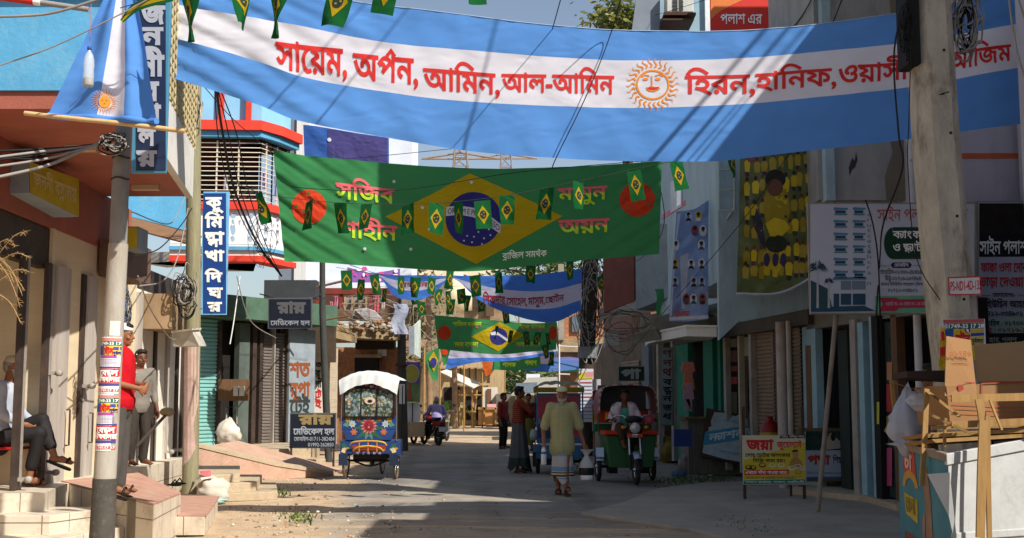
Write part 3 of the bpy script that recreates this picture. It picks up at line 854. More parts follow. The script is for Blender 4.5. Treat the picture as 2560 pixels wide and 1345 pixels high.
# slab over the shops, green beam
mb=MB();wbox(mb,FB,430,800,3.2,3.7,mat('green_beam','#4f6a58',var=.2,dirt=.5),.5,.8);prt(mb,'beam',bb)
# balcony: plan with a rounded far corner
Yb=24.2
c0=P(420,900,Yb);c1_=P(640,900,Yb+.1);c2_=P(715,900,Yb+1.3)
plan=[Vector((c0.x,c0.y,0)),Vector((c1_.x,c1_.y,0))]+[Vector((c1_.x,c1_.y,0)).lerp(Vector((c2_.x,c2_.y,0)),k) for k in (.3,.65,1)]
def ringp(off):
 o=[]
 for i,p in enumerate(plan):
  a,b=plan[max(i-1,0)],plan[min(i+1,len(plan)-1)]
  d=(b-a).normalized();n=Vector((d.y,-d.x,0));o.append(p+n*off)
 return o
def strip(mb,off0,off1,z0,z1,mt):
 f,k=ringp(off0),ringp(off1)
 for i in range(len(plan)-1):
  mb.hexa([f[i]+Vector((0,0,z0)),f[i+1]+Vector((0,0,z0)),k[i+1]+Vector((0,0,z0)),k[i]+Vector((0,0,z0))],
    [f[i]+Vector((0,0,z1)),f[i+1]+Vector((0,0,z1)),k[i+1]+Vector((0,0,z1)),k[i]+Vector((0,0,z1))],mt)
zb=lambda py: P(600,py,Yb).z
mb=MB();strip(mb,.16,-3,zb(640),zb(612),WHITEP);prt(mb,'balcony_floor',bb)
mb=MB();strip(mb,.2,-.2,zb(655),zb(640)-.003,REDP);strip(mb,.22,0,zb(627),zb(618),BLUE);prt(mb,'balcony_trim',bb)
mb=MB();strip(mb,.19,-.03,zb(525),zb(512),REDP);strip(mb,.14,-.03,zb(512)+.002,zb(505),REDP);prt(mb,'rail_coping',bb)
# pierced white parapet: panel strips with openings
mb=MB()
zt,zl2=zb(525),zb(610)
f=ringp(.1)
WHB=mat('white_painted_balustrade','#e2e2e6',var=.06,dirt=.3,dirtcol='#a7a39c')
for i in range(len(plan)-1):
 L_=(f[i+1]-f[i]).length;n=max(1,round(L_/.34));d=(f[i+1]-f[i])/n
 h=zt-zl2
 for k in range(n):
  o=f[i]+d*k;ex=d.normalized();W=d.length
  pc=lambda u,v: (u,v)
  outer=[(0,0),(W,0),(W,h),(0,h)]
  holes=[circ(W/2,h*.42,W*.16,h*.17,14),circ(W/2,h*.14,W*.13,h*.09,10),circ(W/2,h*.83,W*.17,h*.09,10),circ(0.02+W*.0,h*.62,W*.14,h*.08,10,-90,90),circ(W-.02,h*.62,W*.14,h*.08,10,90,270),circ(W*.5,h*.62,W*.09,h*.1,10)]
  V,T=fill([outer]+[hh[::-1] for hh in holes])
  nn=Vector((ex.y,-ex.x,0))
  for dep in (0,-.07): mb.add([o+ex*x+Vector((0,0,zl2+y))+nn*dep for x,y in V],T,WHB)
  for hh in holes:
   m_=len(hh)
   mb.add([o+ex*x+Vector((0,0,zl2+y))+nn*dd for x,y in hh for dd in (0,-.07)],[(2*q,2*((q+1) % m_),2*((q+1) % m_)+1,2*q+1) for q in range(m_)],WHB)
prt(mb,'pierced_parapet',bb)
GRW=mat('pale_cream_window_bars','#d6cdb8',var=.1,dirt=.3,dirtcol='#8d7a5a')
mb=MB()
f=ringp(.06)
z0,z1=zb(505),zb(352)
for i in range(len(plan)-1):
 L_=(f[i+1]-f[i]).length;n=max(2,round(L_/.42)) if i==0 else 2
 for k in range(n+1):
  p=f[i].lerp(f[i+1],k/n)
  mb.box(p+Vector((-.014,-.014,z0)),p+Vector((.014,.014,z1)),GRW)
for k in range(13):
 z=z0+(z1-z0)*(k+.5)/13
 mb.tube([p+Vector((0,-.02,z)) for p in f],.010,GRW,5)
prt(mb,'window_grille',bb)
mb=MB();strip(mb,-1.0,-1.3,zb(505),zb(352),MAROON);strip(mb,.0,-1.3,zb(352)+.002,zb(350)+.05,MAROON);prt(mb,'inner_wall',bb)
mb=MB();strip(mb,-.98,-1.0,zb(470),zb(400),DARKIN);prt(mb,'dark_window',bb)
mb=MB();strip(mb,.3,-1.3,zb(330),zb(306),REDP);strip(mb,.22,-.2,zb(345),zb(330)-.002,BLUE);prt(mb,'cornice',bb)
mb=MB();strip(mb,.0,-3,zb(306)+.002,zb(306)+3.2,mat('pale_blue_painted_plaster','#86bfe0',var=.08,dirt=.25,dirtcol='#5f8aa2'));prt(mb,'upper_wall',bb)
mb=MB()
for x in (553,622):
 p=P(x,300,Yb);mb.box(p+Vector((-.05,-.06,-.05)),p+Vector((.05,.03,1.6)),REDP)
prt(mb,'red_pilaster',bb)
# laundry on the balcony
for x,y,w,h,c,l in ((565,436,12,40,'#e8e8ec','white shirt hanging inside the balcony grille'),(663,430,14,44,'#b882c0','lilac cloth hanging on the balcony grille corner'),(690,440,9,50,'#9aa4c8','grey blue cloth hanging on the balcony grille corner')):
 p=P(x,y,Yb+.35);s_=Yb/F
 mb=MB()
 vs=[(p.x+(i/6-.5)*w*s_*(1-.15*j/5),p.y+.03*math.sin(i*1.7+j),p.z-j/5*h*s_) for j in range(6) for i in range(7)]
 mb.add(vs,[(j*7+i,j*7+i+1,(j+1)*7+i+1,(j+1)*7+i) for j in range(5) for i in range(6)],cloth('laundry_'+c[1:],c),True)
 mb.build('hanging_cloth',label=l,cat='laundry')
# lower blue wall seen between corner shop and timber pole
mb=MB();mb.slab(P(300,480,21.5),P(500,480,21.9),P(500,585,21.9),P(300,535,21.5),.2,BLUE)
lw=mb.build('annex_wall',label='strip of sky blue wall above the rusty tin eave behind the timber pole',cat='wall')
mb=MB();a,b=P(310,538,21.0),P(505,590,21.4)
mb.slab(a,b,b+Vector((0,-.5,-.22)),a+Vector((0,-.5,-.22)),.03,mat('brown_tin_eave','#7a5a40',dirt=.5));under(mb.build('tin_eave'),lw)
# ================================================================ right side of the street
PALEB=mat('pale_blue_grey_plaster','#9db3bd',var=.12,scale=1.8,dirt=.65,dirtcol='#75807e',bump=.25,bscale=15,stretch=(1,1,.3),dscale=2.4)
LILAC=mat('pale_lilac_plaster','#b9b4bd',var=.1,scale=1.6,dirt=.6,dirtcol='#8f8880',bump=.2,stretch=(1,1,.3),dscale=2.2)
GREYPL=mat('bare_grey_plaster','#9a9894',var=.18,scale=2,dirt=.7,dirtcol='#6f6a62',bump=.4,bscale=14,stretch=(1,1,.35),dscale=2.5)
STAIN=mat('damp_brown_stain','#7b7262',var=.2,scale=1.8,dirt=.5,dirtcol='#5f5648')
PVC=mat('white_plastic_pipe','#c9c6c4',rough=.45,var=.06,dirt=.3)
TEALD=mat('teal_green_door','#1f7a63',var=.15,dirt=.35,dirtcol='#184a3e')
BRSH=mat('brown_roller_shutter','#8b7460',rough=.6,var=.15,scale=2,dirt=.5,dirtcol='#55443a')
PBLUE=mat('pale_blue_door_paint','#8fb0bb',var=.12,dirt=.4,dirtcol='#5d6f74')
WOODB=mat('brown_timber','#6f5138',var=.25,scale=4,dirt=.4,stretch=(4,4,.4))
FR=Pl((5.06,16.5),(3.75,25.7))
# ---- near shop building: upper walls with the boards
rb=empty('shop_building',(5.5,18,0),0,'pale lilac and grey plastered building with orange line over dark open shops','building')
Y1=15.6
def rect(mb,Y,x0,y0,x1,y1,th,mt,slant=0.0):
 pl=PY(Y,slant,x0)
 yc=(max(y0,0)+min(y1,1345))/2;a,b=pl.at(x0,yc),pl.at(x1,yc);z1,z0=pl.at(x0,y0).z,pl.at(x0,y1).z
 k=Vector((0,th,0))
 ring=[Vector((a.x,a.y,0)),Vector((b.x,b.y,0)),Vector((b.x,b.y,0))+k,Vector((a.x,a.y,0))+k]
 mb.hexa([p+Vector((0,0,z0)) for p in ring],[p+Vector((0,0,z1)) for p in ring],mt)
mb=MB();rect(mb,16.2,2318,-700,3400,1290,4,LILAC);prt(mb,'lilac_wall',rb)
mb=MB();rect(mb,16.19,2318,383,3400,396,.02,mat('orange_paint_line','#c9603a'));prt(mb,'painted_line',rb)
mb=MB();rect(mb,17.0,2040,-420,2316,500,3,GREYPL);prt(mb,'grey_wall',rb)
mb=MB()
mb.add([P(x,y,16.994) for x,y in ((2222,-20),(2296,-20),(2306,200),(2312,355),(2308,500),(2216,500),(2212,440),(2232,380),(2225,350),(2236,200),(2230,80))],[tuple(range(11))],STAIN)
mb.add([P(x,y,16.992) for x,y in ((2122,420),(2130,395),(2137,402),(2140,380),(2144,400),(2138,418),(2130,425),(2124,440))],[tuple(range(8))],flat('#3d3a36'))
prt(mb,'damp_stain',rb,flip=False)
mb=MB();rect(mb,16.8,2060,-420,2082,500,.3,PALEB);prt(mb,'pale_corner',rb)
# the step in front and shop fittings below
mb=MB()
e0,e1=zp(1960,1212,.12),zp(2500,1262,.12)
mb.prism([zp(1975,1222,.12),zp(2160,1240,.12),zp(2240,1262,.12),(9,14.9),(9,21),(5.2,21)],0,.12,STEPC);prt(mb,'shop_step',rb,bevel=.01)
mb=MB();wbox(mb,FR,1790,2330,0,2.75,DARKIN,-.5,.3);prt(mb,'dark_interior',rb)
mb=MB();wbox(mb,FR,2020,2326,2.55,3.1,mat('dusty_slab_edge','#6f6a5e',var=.2,dirt=.5),.0,.6);prt(mb,'lintel',rb)
for n_,x0,x1,z0,z1,mt,fr in (('post',2009,2042,.1,2.6,PBLUE,0),('post',2133,2146,.1,2.6,GREYSTEEL,.03),('post',2148,2161,.1,2.6,PBLUE,0),('door',2164,2187,.1,2.45,mat('deep_blue_door','#2c4a63',var=.2,dirt=.3),-.08),
                               ('post',2186,2196,.0,2.6,PBLUE,.05),('post',2197,2212,.0,2.6,mat('black_steel_post','#161514'),.08),('post',2232,2246,.1,2.6,WOODB,.0)):
 mb=MB();wbox(mb,FR,x0,x1,z0,z1,mt,fr,.12);prt(mb,n_,rb)
mb=MB();wbox(mb,FR,2018,2030,.9,2.3,WOODB,.012,.03);prt(mb,'window_slit',rb)
mb=MB();wbox(mb,FR,2066,2090,.1,2.5,mat('dark_green_door','#2b332e',var=.2),-.2,.05);prt(mb,'door',rb)
mb=MB();wbox(mb,FR,2213,2231,.15,2.5,mat('dim_shelf_glass','#3a4440',rough=.15,var=.4,scale=9),-.02,.03);gp=prt(mb,'glass_panel',rb)
mb=MB()
for x0,y0,x1,y1,c in ((2216,960,2230,1030,'#a33b35'),(2216,1040,2230,1080,'#8a8a4a'),(2217,1120,2230,1215,'#b5476f'),(2192,1005,2198,1060,'#b8b23a'),(2217,905,2230,950,'#b07a5a')):
 poly_quad(mb,[(x0,y0),(x1,y0),(x1,y1),(x0,y1)],FR.at,flat(c),.11 if x0 < 2200 else .012)
under(mb.build('sticker',flip=False),gp)
mb=MB();p=P(2300,1000,15.3);mb.tube([Vector((p.x,15.3,z)) for z in (.1,2,3.4,5.0)],.05,PVC,12)
for z in (1.2,3.3,4.55): mb.lathe([(.05,-.03),(.058,-.03),(.058,.03),(.05,.03)],(p.x,15.3,z),PVC,14)
pipe=mb.build('drain_pipe',label='white plastic drain pipe on the grey wall left of the concrete pole',cat='pipe')
# ---- second right building: pale blue face with tall posters, shutters below
rb2=empty('shop_building',(4.4,20,0),0,'pale blue grey building behind the tall yellow and green poster, brown shutters below','building')
YB=18.4
mb=MB();rect(mb,YB,1796,92,2075,700,3.5,PALEB);prt(mb,'front_wall',rb2)
mb=MB();mb.slab(P(1794,380,YB-.15),P(1850,380,YB-.15),P(1850,800,YB-.15),P(1798,850,YB-.15),.15,PALEB)
mb.slab(P(1850,700,YB-.15),P(2030,680,YB-.15),P(2030,770,YB-.15),P(1850,805,YB-.15),.15,PALEB);prt(mb,'drop_panel',rb2)
mb=MB();sh=mat('dim_pale_frame','#a9b3b4',dirt=.3)
for y in (425,475,527): mb.tube([P(1798,y,YB-.3),P(1836,y,YB-.3)],.018,sh,6)
for x in (1798,1836): mb.tube([P(x,395,YB-.3),P(x,527,YB-.3)],.018,sh,6)
mb.tube([P(1836,520,YB-.3),P(1817,548,YB-.2)],.02,sh,6)
prt(mb,'ladder_bracket',rb2)
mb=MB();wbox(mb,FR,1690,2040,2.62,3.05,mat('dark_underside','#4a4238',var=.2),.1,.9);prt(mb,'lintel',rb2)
mb=MB();shutter(mb,FR,1880,1938,.12,2.65,BRSH,-.1,.07,.02);prt(mb,'roller_shutter',rb2)
mb=MB();shutter(mb,FR,1974,2006,.12,2.65,BRSH,-.1,.07,.02);prt(mb,'roller_shutter',rb2)
mb=MB();wbox(mb,FR,1812,1880,.1,2.6,mat('shelf_board','#54483c',var=.3),-.35,.05);prt(mb,'shop_shelf',rb2)
mb=MB()
for x0,y0,x1,y1,c in ((1826,838,1842,868,'#8a8478'),(1826,876,1842,905,'#6a4a42'),(1826,915,1842,928,'#903a34'),(1826,942,1842,960,'#a33b33'),(1826,980,1842,1035,'#5a5648'),(1850,842,1872,890,'#a9a597'),(1852,900,1870,1030,'#3a2c24')):
 poly_quad(mb,[(x0,y0),(x1,y0),(x1,y1),(x0,y1)],FR.at,flat(c),-.3)
prt(mb,'shelf_goods',rb2,flip=False)
for n_,x0,x1,mt,fr in (('post',1812,1818,CEMENT,.02),('post',1846,1850,mat('pale_door_edge','#b0a48f'),.0),('post',1876,1882,CEMENT,.02),('post',1938,1946,DKSTEEL,.0),('post',1968,1972,mat('green_strip','#3f7a3e'),.02)):
 mb=MB();wbox(mb,FR,x0,x1,.1,2.65,mt,fr,.1);prt(mb,n_,rb2)
for x,r,nm in ((1956,.085,'thick pale round column between the brown shutters'),(1975,.04,'thin pale pipe beside the round column')):
 p=FR.at(x,990,.25)
 mb=MB();mb.tube([Vector((p.x,p.y,z)) for z in (0,1.0,1.02,2.7)],[r,r,r,r],mat('pale_pink_grey_pipe','#b5a8a0',var=.1,dirt=.4),14)
 mb.build('column' if r > .05 else 'pipe',label=nm,cat='column' if r > .05 else 'pipe')
# ---- green shop with canopy
FG=Pl((4.6,21.5),(3.35,27.5))
rb3=empty('green_shop',(4,24,0),0,'pale blue upper storey with pink line over a shop with teal green doors','building')
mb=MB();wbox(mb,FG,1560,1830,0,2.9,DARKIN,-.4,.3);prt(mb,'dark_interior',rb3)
for x0,x1,mt,fr in ((1692,1708,TEALD,.0),(1712,1728,TEALD,.06),(1764,1778,TEALD,.04),(1780,1790,TEALD,.06),(1795,1802,TEALD,.0),(1684,1689,CEMENT,.06),(1648,1653,CEMENT,.06),(1610,1628,mat('grey_blue_pillar','#6f7f88',dirt=.4),.05)):
 mb=MB();wbox(mb,FG,x0,x1,.1,2.85,mt,fr,.1);prt(mb,'door_leaf' if mt is TEALD else 'post',rb3)
UP=22.6
pu=Pl((P(1815,990,21.5).x,21.5),(P(1650,990,26).x,26))
mb=MB();wbox(mb,pu,1650,1812,3.2,7.9,PALEB,0,1.5);prt(mb,'upper_wall',rb3)
PKL=mat('pink_painted_line','#c4708a')
def band(mb,pl,x0,y0,x1,y1,h,mt,off=.012):
 mb.slab(pl.at(x0,y0,off),pl.at(x1,y1,off),pl.at(x1,y1+h,off),pl.at(x0,y0+h,off),.012,mt)
mb=MB();band(mb,pu,1655,537,1760,470,12,PKL);band(mb,pu,1650,650,1668,645,24,PKL);band(mb,pu,1770,590,1788,585,30,PKL);prt(mb,'pink_line',rb3)
mb=MB();mb.slab(pu.at(1676,455,.02),pu.at(1704,440,.02),pu.at(1704,516,.02),pu.at(1676,532,.02),.03,mat('white_window_frame','#c8ccd2'));w_=prt(mb,'window',rb3)
mb=MB();mb.slab(pu.at(1692,452,.03),pu.at(1702,446,.03),pu.at(1702,510,.03),pu.at(1692,516,.03),.01,mat('bright_window_pane','#dfe6ee',rough=.1));under(mb.build('pane'),w_)
mb=MB()
for k in range(4):
 x=1762+k*7;mb.tube([pu.at(x,396,.1),pu.at(x+2,455,.1)],.012,GRILL,5)
for k in range(6): mb.tube([pu.at(1760,398+k*10,.1),pu.at(1786,394+k*10,.1)],.012,GRILL,5)
prt(mb,'window_grille',rb3)
# white canopy slab
mb=MB()
cp=[P(1622,858,24.5),P(1716,840,22.6),P(1792,842,22.2)]
for a,b in ((cp[0],cp[1]),(cp[1],cp[2])):
 k=Vector((.1,1.6,0));u_=Vector((0,0,.17))
 mb.hexa([a,b,b+k,a+k],[a+u_,b+u_,b+k+u_,a+k+u_],WHITEP)
 mb.hexa([a+Vector((-.03,-.06,.172)),b+Vector((0,-.06,.172)),b+k+Vector((0,0,.172)),a+k+Vector((0,0,.172))],[a+Vector((-.03,-.06,.21)),b+Vector((0,-.06,.21)),b+k+Vector((0,0,.21)),a+k+Vector((0,0,.21))],WHITEP)
prt(mb,'canopy',rb3)
# old tin sheets and planks over the shop
TIN=mat('stained_tin_sheet','#7a7466',rough=.6,var=.2,scale=3,dirt=.6,dirtcol='#5a4632',bump=.2)
for pts,lb in (([(1618,800),(1720,770),(1790,800),(1770,838),(1660,838)],'stained tin sheet lying over the white canopy'),([(1578,838),(1640,820),(1652,848),(1580,862)],'short dented tin sheet left of the white canopy')):
 mb=MB();n=len(pts);a=[P(x,y,23.8) for x,y in pts];k=Vector((.15,.35,.06));mb.hexa(a,[p+k for p in a],TIN);mb.build('tin_sheet',label=lb,cat='tin sheet')
# ---- brown and blue houses further along
rb4=empty('brick_house',(3.4,30,0),0,'shaded house with red brown balcony sheet and pale blue box room','building')
f4=Pl((3.5,27.6),(2.6,34))
mb=MB();wbox(mb,f4,1470,1660,0,3.0,mat('dim_shop_wall','#6e6153',var=.25,dirt=.6),0,.4);prt(mb,'shop_wall',rb4)
mb=MB();shutter(mb,f4,1556,1600,.1,2.4,mat('pinkish_shutter','#9a8578',dirt=.5),.02);prt(mb,'roller_shutter',rb4)
mb=MB();mb.slab(P(1508,648,28),P(1584,632,27),P(1586,752,27),P(1510,782,28),.1,mat('red_brown_tin','#6e3b31',var=.2,dirt=.4));prt(mb,'balcony_sheet',rb4)
mb=MB();mb.slab(P(1588,560,26.2),P(1690,560,25),P(1690,735,25),P(1590,775,26.2),2.2,mat('grey_blue_plaster','#7f8a90',var=.1,dirt=.4));prt(mb,'box_room',rb4)
mb=MB();mb.slab(P(1500,772,28.2),P(1590,748,27),P(1692,770,25.6),P(1500,800,28.4),.5,mat('grey_tin_roof','#8b8780',dirt=.5));prt(mb,'tin_eave',rb4)
mb=MB();wbox(mb,f4,1485,1600,3.0,7.0,mat('brick_red_wall','#7a5648',var=.25,scale=7,dirt=.4),-.3,.5);prt(mb,'upper_wall',rb4)
mb=MB();mb.slab(P(1600,790,26.5),P(1650,782,26.2),P(1650,838,26.2),P(1600,845,26.5),.2,mat('dusty_board','#8f8878',dirt=.5));prt(mb,'meter_board',rb4)
mb=MB();mb.slab(P(1513,830,28.0),P(1548,826,28.0),P(1548,862,28.0),P(1513,868,28.0),.5,mat('pale_box','#a3a19a',dirt=.4));prt(mb,'window_box',rb4)
# ---- tall pale house at the top right with air conditioner
rt=empty('tall_house',(4.5,30,0),0,'tall pale blue house rising behind the banner with grey tin side','building')
mb=MB();rect(mb,27,1648,-200,1790,500,4,mat('pale_blue_tall_wall','#8fa9b8',var=.08,dirt=.25));prt(mb,'front_wall',rt)
mb=MB();rect(mb,26.9,1766,-200,1778,420,.2,mat('white_corner_strip','#d6dbe4'));prt(mb,'corner_strip',rt)
mb=MB();a=[P(1598,-60,26.5),P(1650,-60,26.5),P(1650,90,26.5),P(1578,90,26.5)];mb.slab(*a,.1,mat('grey_tin_wall','#7c8490',var=.1,dirt=.3));prt(mb,'tin_side',rt)
mb=MB();rect(mb,22.5,1910,-250,2100,480,3,mat('pale_sage_plaster','#9aaaa8',var=.1,dirt=.3));prt(mb,'side_wall',rt)
mb=MB();mb.tube([P(1878,92,22),P(2000,-60,22)],.1,GREYPL,4);mb.tube([P(1868,60,22.2),P(1990,-80,22.2)],.05,GREYPL,4);prt(mb,'stair_beam',rt)
ac=empty('air_conditioner',P(1700,40,26.4),0,'white air conditioner unit on a rusty bracket on the tall pale blue house','air conditioner')
mb=MB();rect(mb,26.2,1667,-30,1734,30,.5,mat('dusty_white_metal','#c4c4be',dirt=.3));prt(mb,'casing',ac,bevel=.02)
mb=MB();
for k in range(4): rect(mb,26.18,1682,-8+k*9,1708,-2+k*9,.03,flat('#3a3c3c'))
rect(mb,26.17,1694,-10,1696,28,.03,mat('dusty_white_metal','#c4c4be'))
prt(mb,'fan_grille',ac)
mb=MB();rect(mb,25.9,1660,31,1740,37,.9,mat('rusty_iron','#4a3226',dirt=.4));rect(mb,25.9,1657,46,1735,50,.9,mat('rusty_iron','#4a3226'));prt(mb,'bracket',ac)
# red and orange hoarding at the top
hb=PY(21.8)
hd=empty('hoarding',P(1840,70,21.8),0,'red and orange printed hoarding with white Bengali writing at the top','hoarding')
mb=MB();rect(mb,21.8,1776,-160,1925,79,.05,mat('red_print','#d23a30',var=.05));prt(mb,'board',hd)
mb=MB();art(mb,[[(1777,-100),(1912,-100),(1912,-20),(1870,-6),(1830,12),(1800,28),(1777,48)]],hb.at,flat('#dd7a3e'),.004);prt(mb,'orange_sweep',hd,flip=False)
mb=MB();text_quad(mb,'পলাশ এর',(1801,36,1905,59),hb.at,flat('#f0eeee'),.015,.008);prt(mb,'lettering',hd,flip=False)
# ---- unseen building, right of camera: heights and gaps shaped to shade road and banner
nb_=empty('unseen_shade_building',(8,0,0),0,'tall plastered building on the right beyond the stall, shading the road','building')
for a,b in (((5.2,-22,0),(16,2.0,8.6)),((5.2,7.2,0),(16,9.1,8.6)),((5.2,9.1,0),(16,9.5,5.3)),((5.2,9.5,0),(16,12.05,7.9)),((6.9,12.05,0),(16,16.1,10.3))):
 mb=MB();mb.box(a,b,LILAC);prt(mb,'wall',nb_)
# ================================================================ poles
def pole_axis(kn,Y):
 """kn: (py, x centre, half width) rows; returns at(px, py, off) on the round pole and tube points"""
 def row(py):
  for (a,b) in zip(kn,kn[1:]):
   if py <=b[0] or b is kn[-1]:
    t=(py-a[0])/(b[0]-a[0]);return a[1]+(b[1]-a[1])*t,a[2]+(b[2]-a[2])*t
 def at(px,py,off=0.0):
  c,h=row(py);p=P(c,py,Y);r=h/F*Y
  t=max(-.98,min(.98,(px-c)/h))
  return p+Vector((t*(r+off),-math.sqrt(1-t*t)*(r+off),0))
 pts=[P(c,y,Y) for y,c,h in kn];rs=[h/F*Y for y,c,h in kn]
 return at,pts,rs
POLEM=mat('weathered_grey_steel_pole','#8d8a85',rough=.65,var=.15,scale=4,dirt=.5,dirtcol='#6d5a44',bump=.15,stretch=(1,1,.35))
YP=10.3
kn=[(-120,331,14),(60,324,16),(300,310,19),(430,302,21),(620,295,22)]
pole1=empty('utility_pole',P(255,1345,YP),0,'leaning grey steel pole wrapped in medicine posters in front of the man in red','pole')
at1,pts,rs=pole_axis(kn,YP)
mb=MB();mb.tube(pts,rs,POLEM,20);prt(mb,'upper_tube',pole1)
kn2=[(610,296,24),(850,281,26),(1110,267,27),(1196,262,27)]
atp,pts,rs=pole_axis(kn2,YP)
mb=MB();mb.tube(pts,rs,mat('sun_paled_steel_pole','#aaa59a',rough=.6,var=.12,scale=4,dirt=.45,dirtcol='#8a5f3a',bump=.15,stretch=(1,1,.3)),20);prt(mb,'middle_tube',pole1)  # paler grey carries the sun on the pole below the joint
kn3=[(1196,262,29),(1300,257,30),(1480,248,31)]
_,pts,rs=pole_axis(kn3,YP)
pts[-1].z=-.05
mb=MB();mb.tube(pts,rs,mat('dark_painted_pole_foot','#4b4741',rough=.7,var=.2,scale=5,dirt=.35,dirtcol='#8a8478',dscale=22),20);prt(mb,'foot_tube',pole1)
mb=MB()
for y in (380,612,690,1300):
 c,h=(lambda k: (k[0],k[1]))([(r[1],r[2]) for r in (kn+kn2+kn3) if abs(r[0]-y) < 130][0])
 p=(at1 if y < 610 else atp if y < 1196 else pole_axis(kn3,YP)[0])(0,y,0);
for y,at_,col in ((395,at1,DKSTEEL),(368,at1,mat('blue_tape','#5a93b0')),(448,at1,mat('rusty_iron','#4a3226'))):
 ps=[at_(302+24*math.sin(t/10*math.pi-math.pi/2),y+2*math.sin(t),.004) for t in range(11)]
 mb.tube(ps,.008,col,6)
prt(mb,'band',pole1)
def poster(at,name,parent,x0,y0,x1,y1,h,sub=8,off=.002,dx=0.0):
 """paper stuck on a surface: pixel quad, slanted by dx at the foot"""
 mb=MB()
 art(mb,[[(x0,y0),(x1,y0),(x1+dx,y1),(x0+dx,y1)]],at,flat(h),off,sub)
 return under(mb.build(name,flip=False),parent)
INK_W=flat('#f2f0ea');INK_R=flat('#c8232c');INK_B=flat('#262c7a');INK_K=flat('#201f1f');INK_G=flat('#1f6a50');INK_Y=flat('#ecc81e');INK_P=flat('#a8489a')
for dy,k in ((0,0),(142,-7.5)):
 x=lambda v,y: v+k-(y-850)*.058
 o=poster(atp,'medicine_poster',pole1,x(258,843+dy)+2,843+dy,x(306,843+dy),984+dy,'#e8e4e6',7,.003,-8)
 mb=MB()
 def bar(xa,ya,xb,yb,h,off=.0045): art(mb,[[(x(xa,ya),ya+dy),(x(xb,ya),ya+dy),(x(xb,yb),yb+dy),(x(xa,yb),yb+dy)]],atp,flat(h),off,6)
 bar(259,846,306,853,'#d98a80');bar(259,854,306,865,'#2f6a5c');bar(272,866,306,888,'#e8c31c');bar(259,866,271,888,'#2e5aa0');bar(292,868,306,876,'#3a4a9a',.006);bar(262,889,300,896,'#a8509a')
 for i in range(5): bar(263,899+i*3.4,302,900.2+i*3.4,'#8a86a8')
 bar(259,917,306,921,'#4a4686');bar(259,922,306,957,'#c8322e');bar(259,958,306,965,'#4a4686');bar(259,972,306,980,'#d8584a')
 text_quad(mb,'01749-33 17',(x(254,860),856+dy,x(306,860),863+dy),atp,INK_W,.03,.0065)
 text_quad(mb,'যৌন',(x(268,880),872+dy,x(293,880),886+dy),atp,INK_R,.05,.0065)
 text_quad(mb,'দুর্বল',(x(292,884),880+dy,x(306,884),887+dy),atp,INK_B,.04,.0075)
 text_quad(mb,'বেঙ্গল',(x(263,935),926+dy,x(304,935),939+dy),atp,INK_W,.04,.0065)
 text_quad(mb,'ঔষধালয়',(x(259,950),943+dy,x(307,950),954+dy),atp,INK_W,.04,.0065)
 text_quad(mb,'01749-57 37',(x(260,976),973+dy,x(305,976),979+dy),atp,INK_W,.02,.0065)
 under(mb.build('poster_print',flip=False),o)
poster(atp,'cream_notice',pole1,284,804,305,840,'#ece8c8',7,.003,-2)
# timber pole
YW=17.3
kn=[(-60,489,16),(200,486,17),(420,484,18),(820,482,19),(1262,474,20)]
atw,pts,rs=pole_axis(kn,YW);pts[-1].z=-.05
pole2=empty('utility_pole',pts[-1],0,'weathered timber pole with peeling paint beside the blue vertical signboard','pole')
mb=MB();mb.tube(cat(pts[:4]+pts[4:],6),[rs[0]+(rs[-1]-rs[0])*i/24 for i in range(25)],mat('olive_weathered_timber','#8b8568',var=.2,scale=5,dirt=.4,dirtcol='#5f553d',bump=.5,bscale=14,stretch=(6,6,.5)),14);prt(mb,'pole_shaft',pole2)
mb=MB();art(mb,[[(463,846),(500,846),(497,1010),(488,1060),(492,1120),(478,1150),(462,1165)]],atw,mat('peeling_pink_paint','#b99a90',var=.15,scale=8,dirt=.6,dirtcol='#8d8468',dscale=9),.003,9);prt(mb,'painted_patch',pole2,flip=False)
mb=MB();mb.tube([atw(463+i*3.6,843+math.sin(i*2)*3,.02) for i in range(12)],.03,mat('frayed_rope','#8a7c60',var=.3),6);mb.tube([atw(463+i*3.6,312+i,.012) for i in range(12)],.008,GREYW,5);prt(mb,'rope',pole2)
jb=empty('junction_box',P(462,845,17.0),0,'small grey plastic junction box fixed on the timber pole','box')
mb=MB();mb.slab(P(429,831,16.9),P(479,824,16.75),P(499,866,16.75),P(432,868,16.9),.16,mat('grey_plastic','#b4aea2',rough=.5,dirt=.4));prt(mb,'casing',jb,bevel=.01)
mb=MB();mb.slab(P(427,828,16.86),P(480,821,16.7),P(480,826,16.7),P(428,833,16.86),.2,mat('grey_plastic','#b4aea2'));prt(mb,'lid',jb)
# concrete pole, near right: square with chamfers
YC=10.5
CONC=mat('stained_concrete_pole','#b0a898',rough=.9,var=.25,scale=7,dirt=.95,dirtcol='#4a3c2c',bump=.5,bscale=30,stretch=(1,1,.4),dscale=4.5)
pole3=empty('utility_pole',Vector((P(2430,1000,YC).x,YC,0)),0,'thick stained concrete pole beside the stall with a red bordered number plate','pole')
mb=MB()
rows=[(-120,2278,2376),(0,2288,2388),(350,2308,2412),(600,2328,2435),(790,2345,2456),(900,2358,2470),(1360,2400,2520)]
vs=[]
for y,xa,xb in rows:
 a,b=P(xa,y,YC),P(xb,y,YC);w=(b.x-a.x)/2;c=(a+b)/2
 if y==1360: c.z=-.05
 q=.5
 for u,v in ((-1,-1+q),(-1+q,-1),(1-q,-1),(1,-1+q),(1,1-q),(1-q,1),(-1+q,1),(-1,1-q)): vs.append(Vector((c.x+u*w,c.y+.2+v*.2,c.z)))
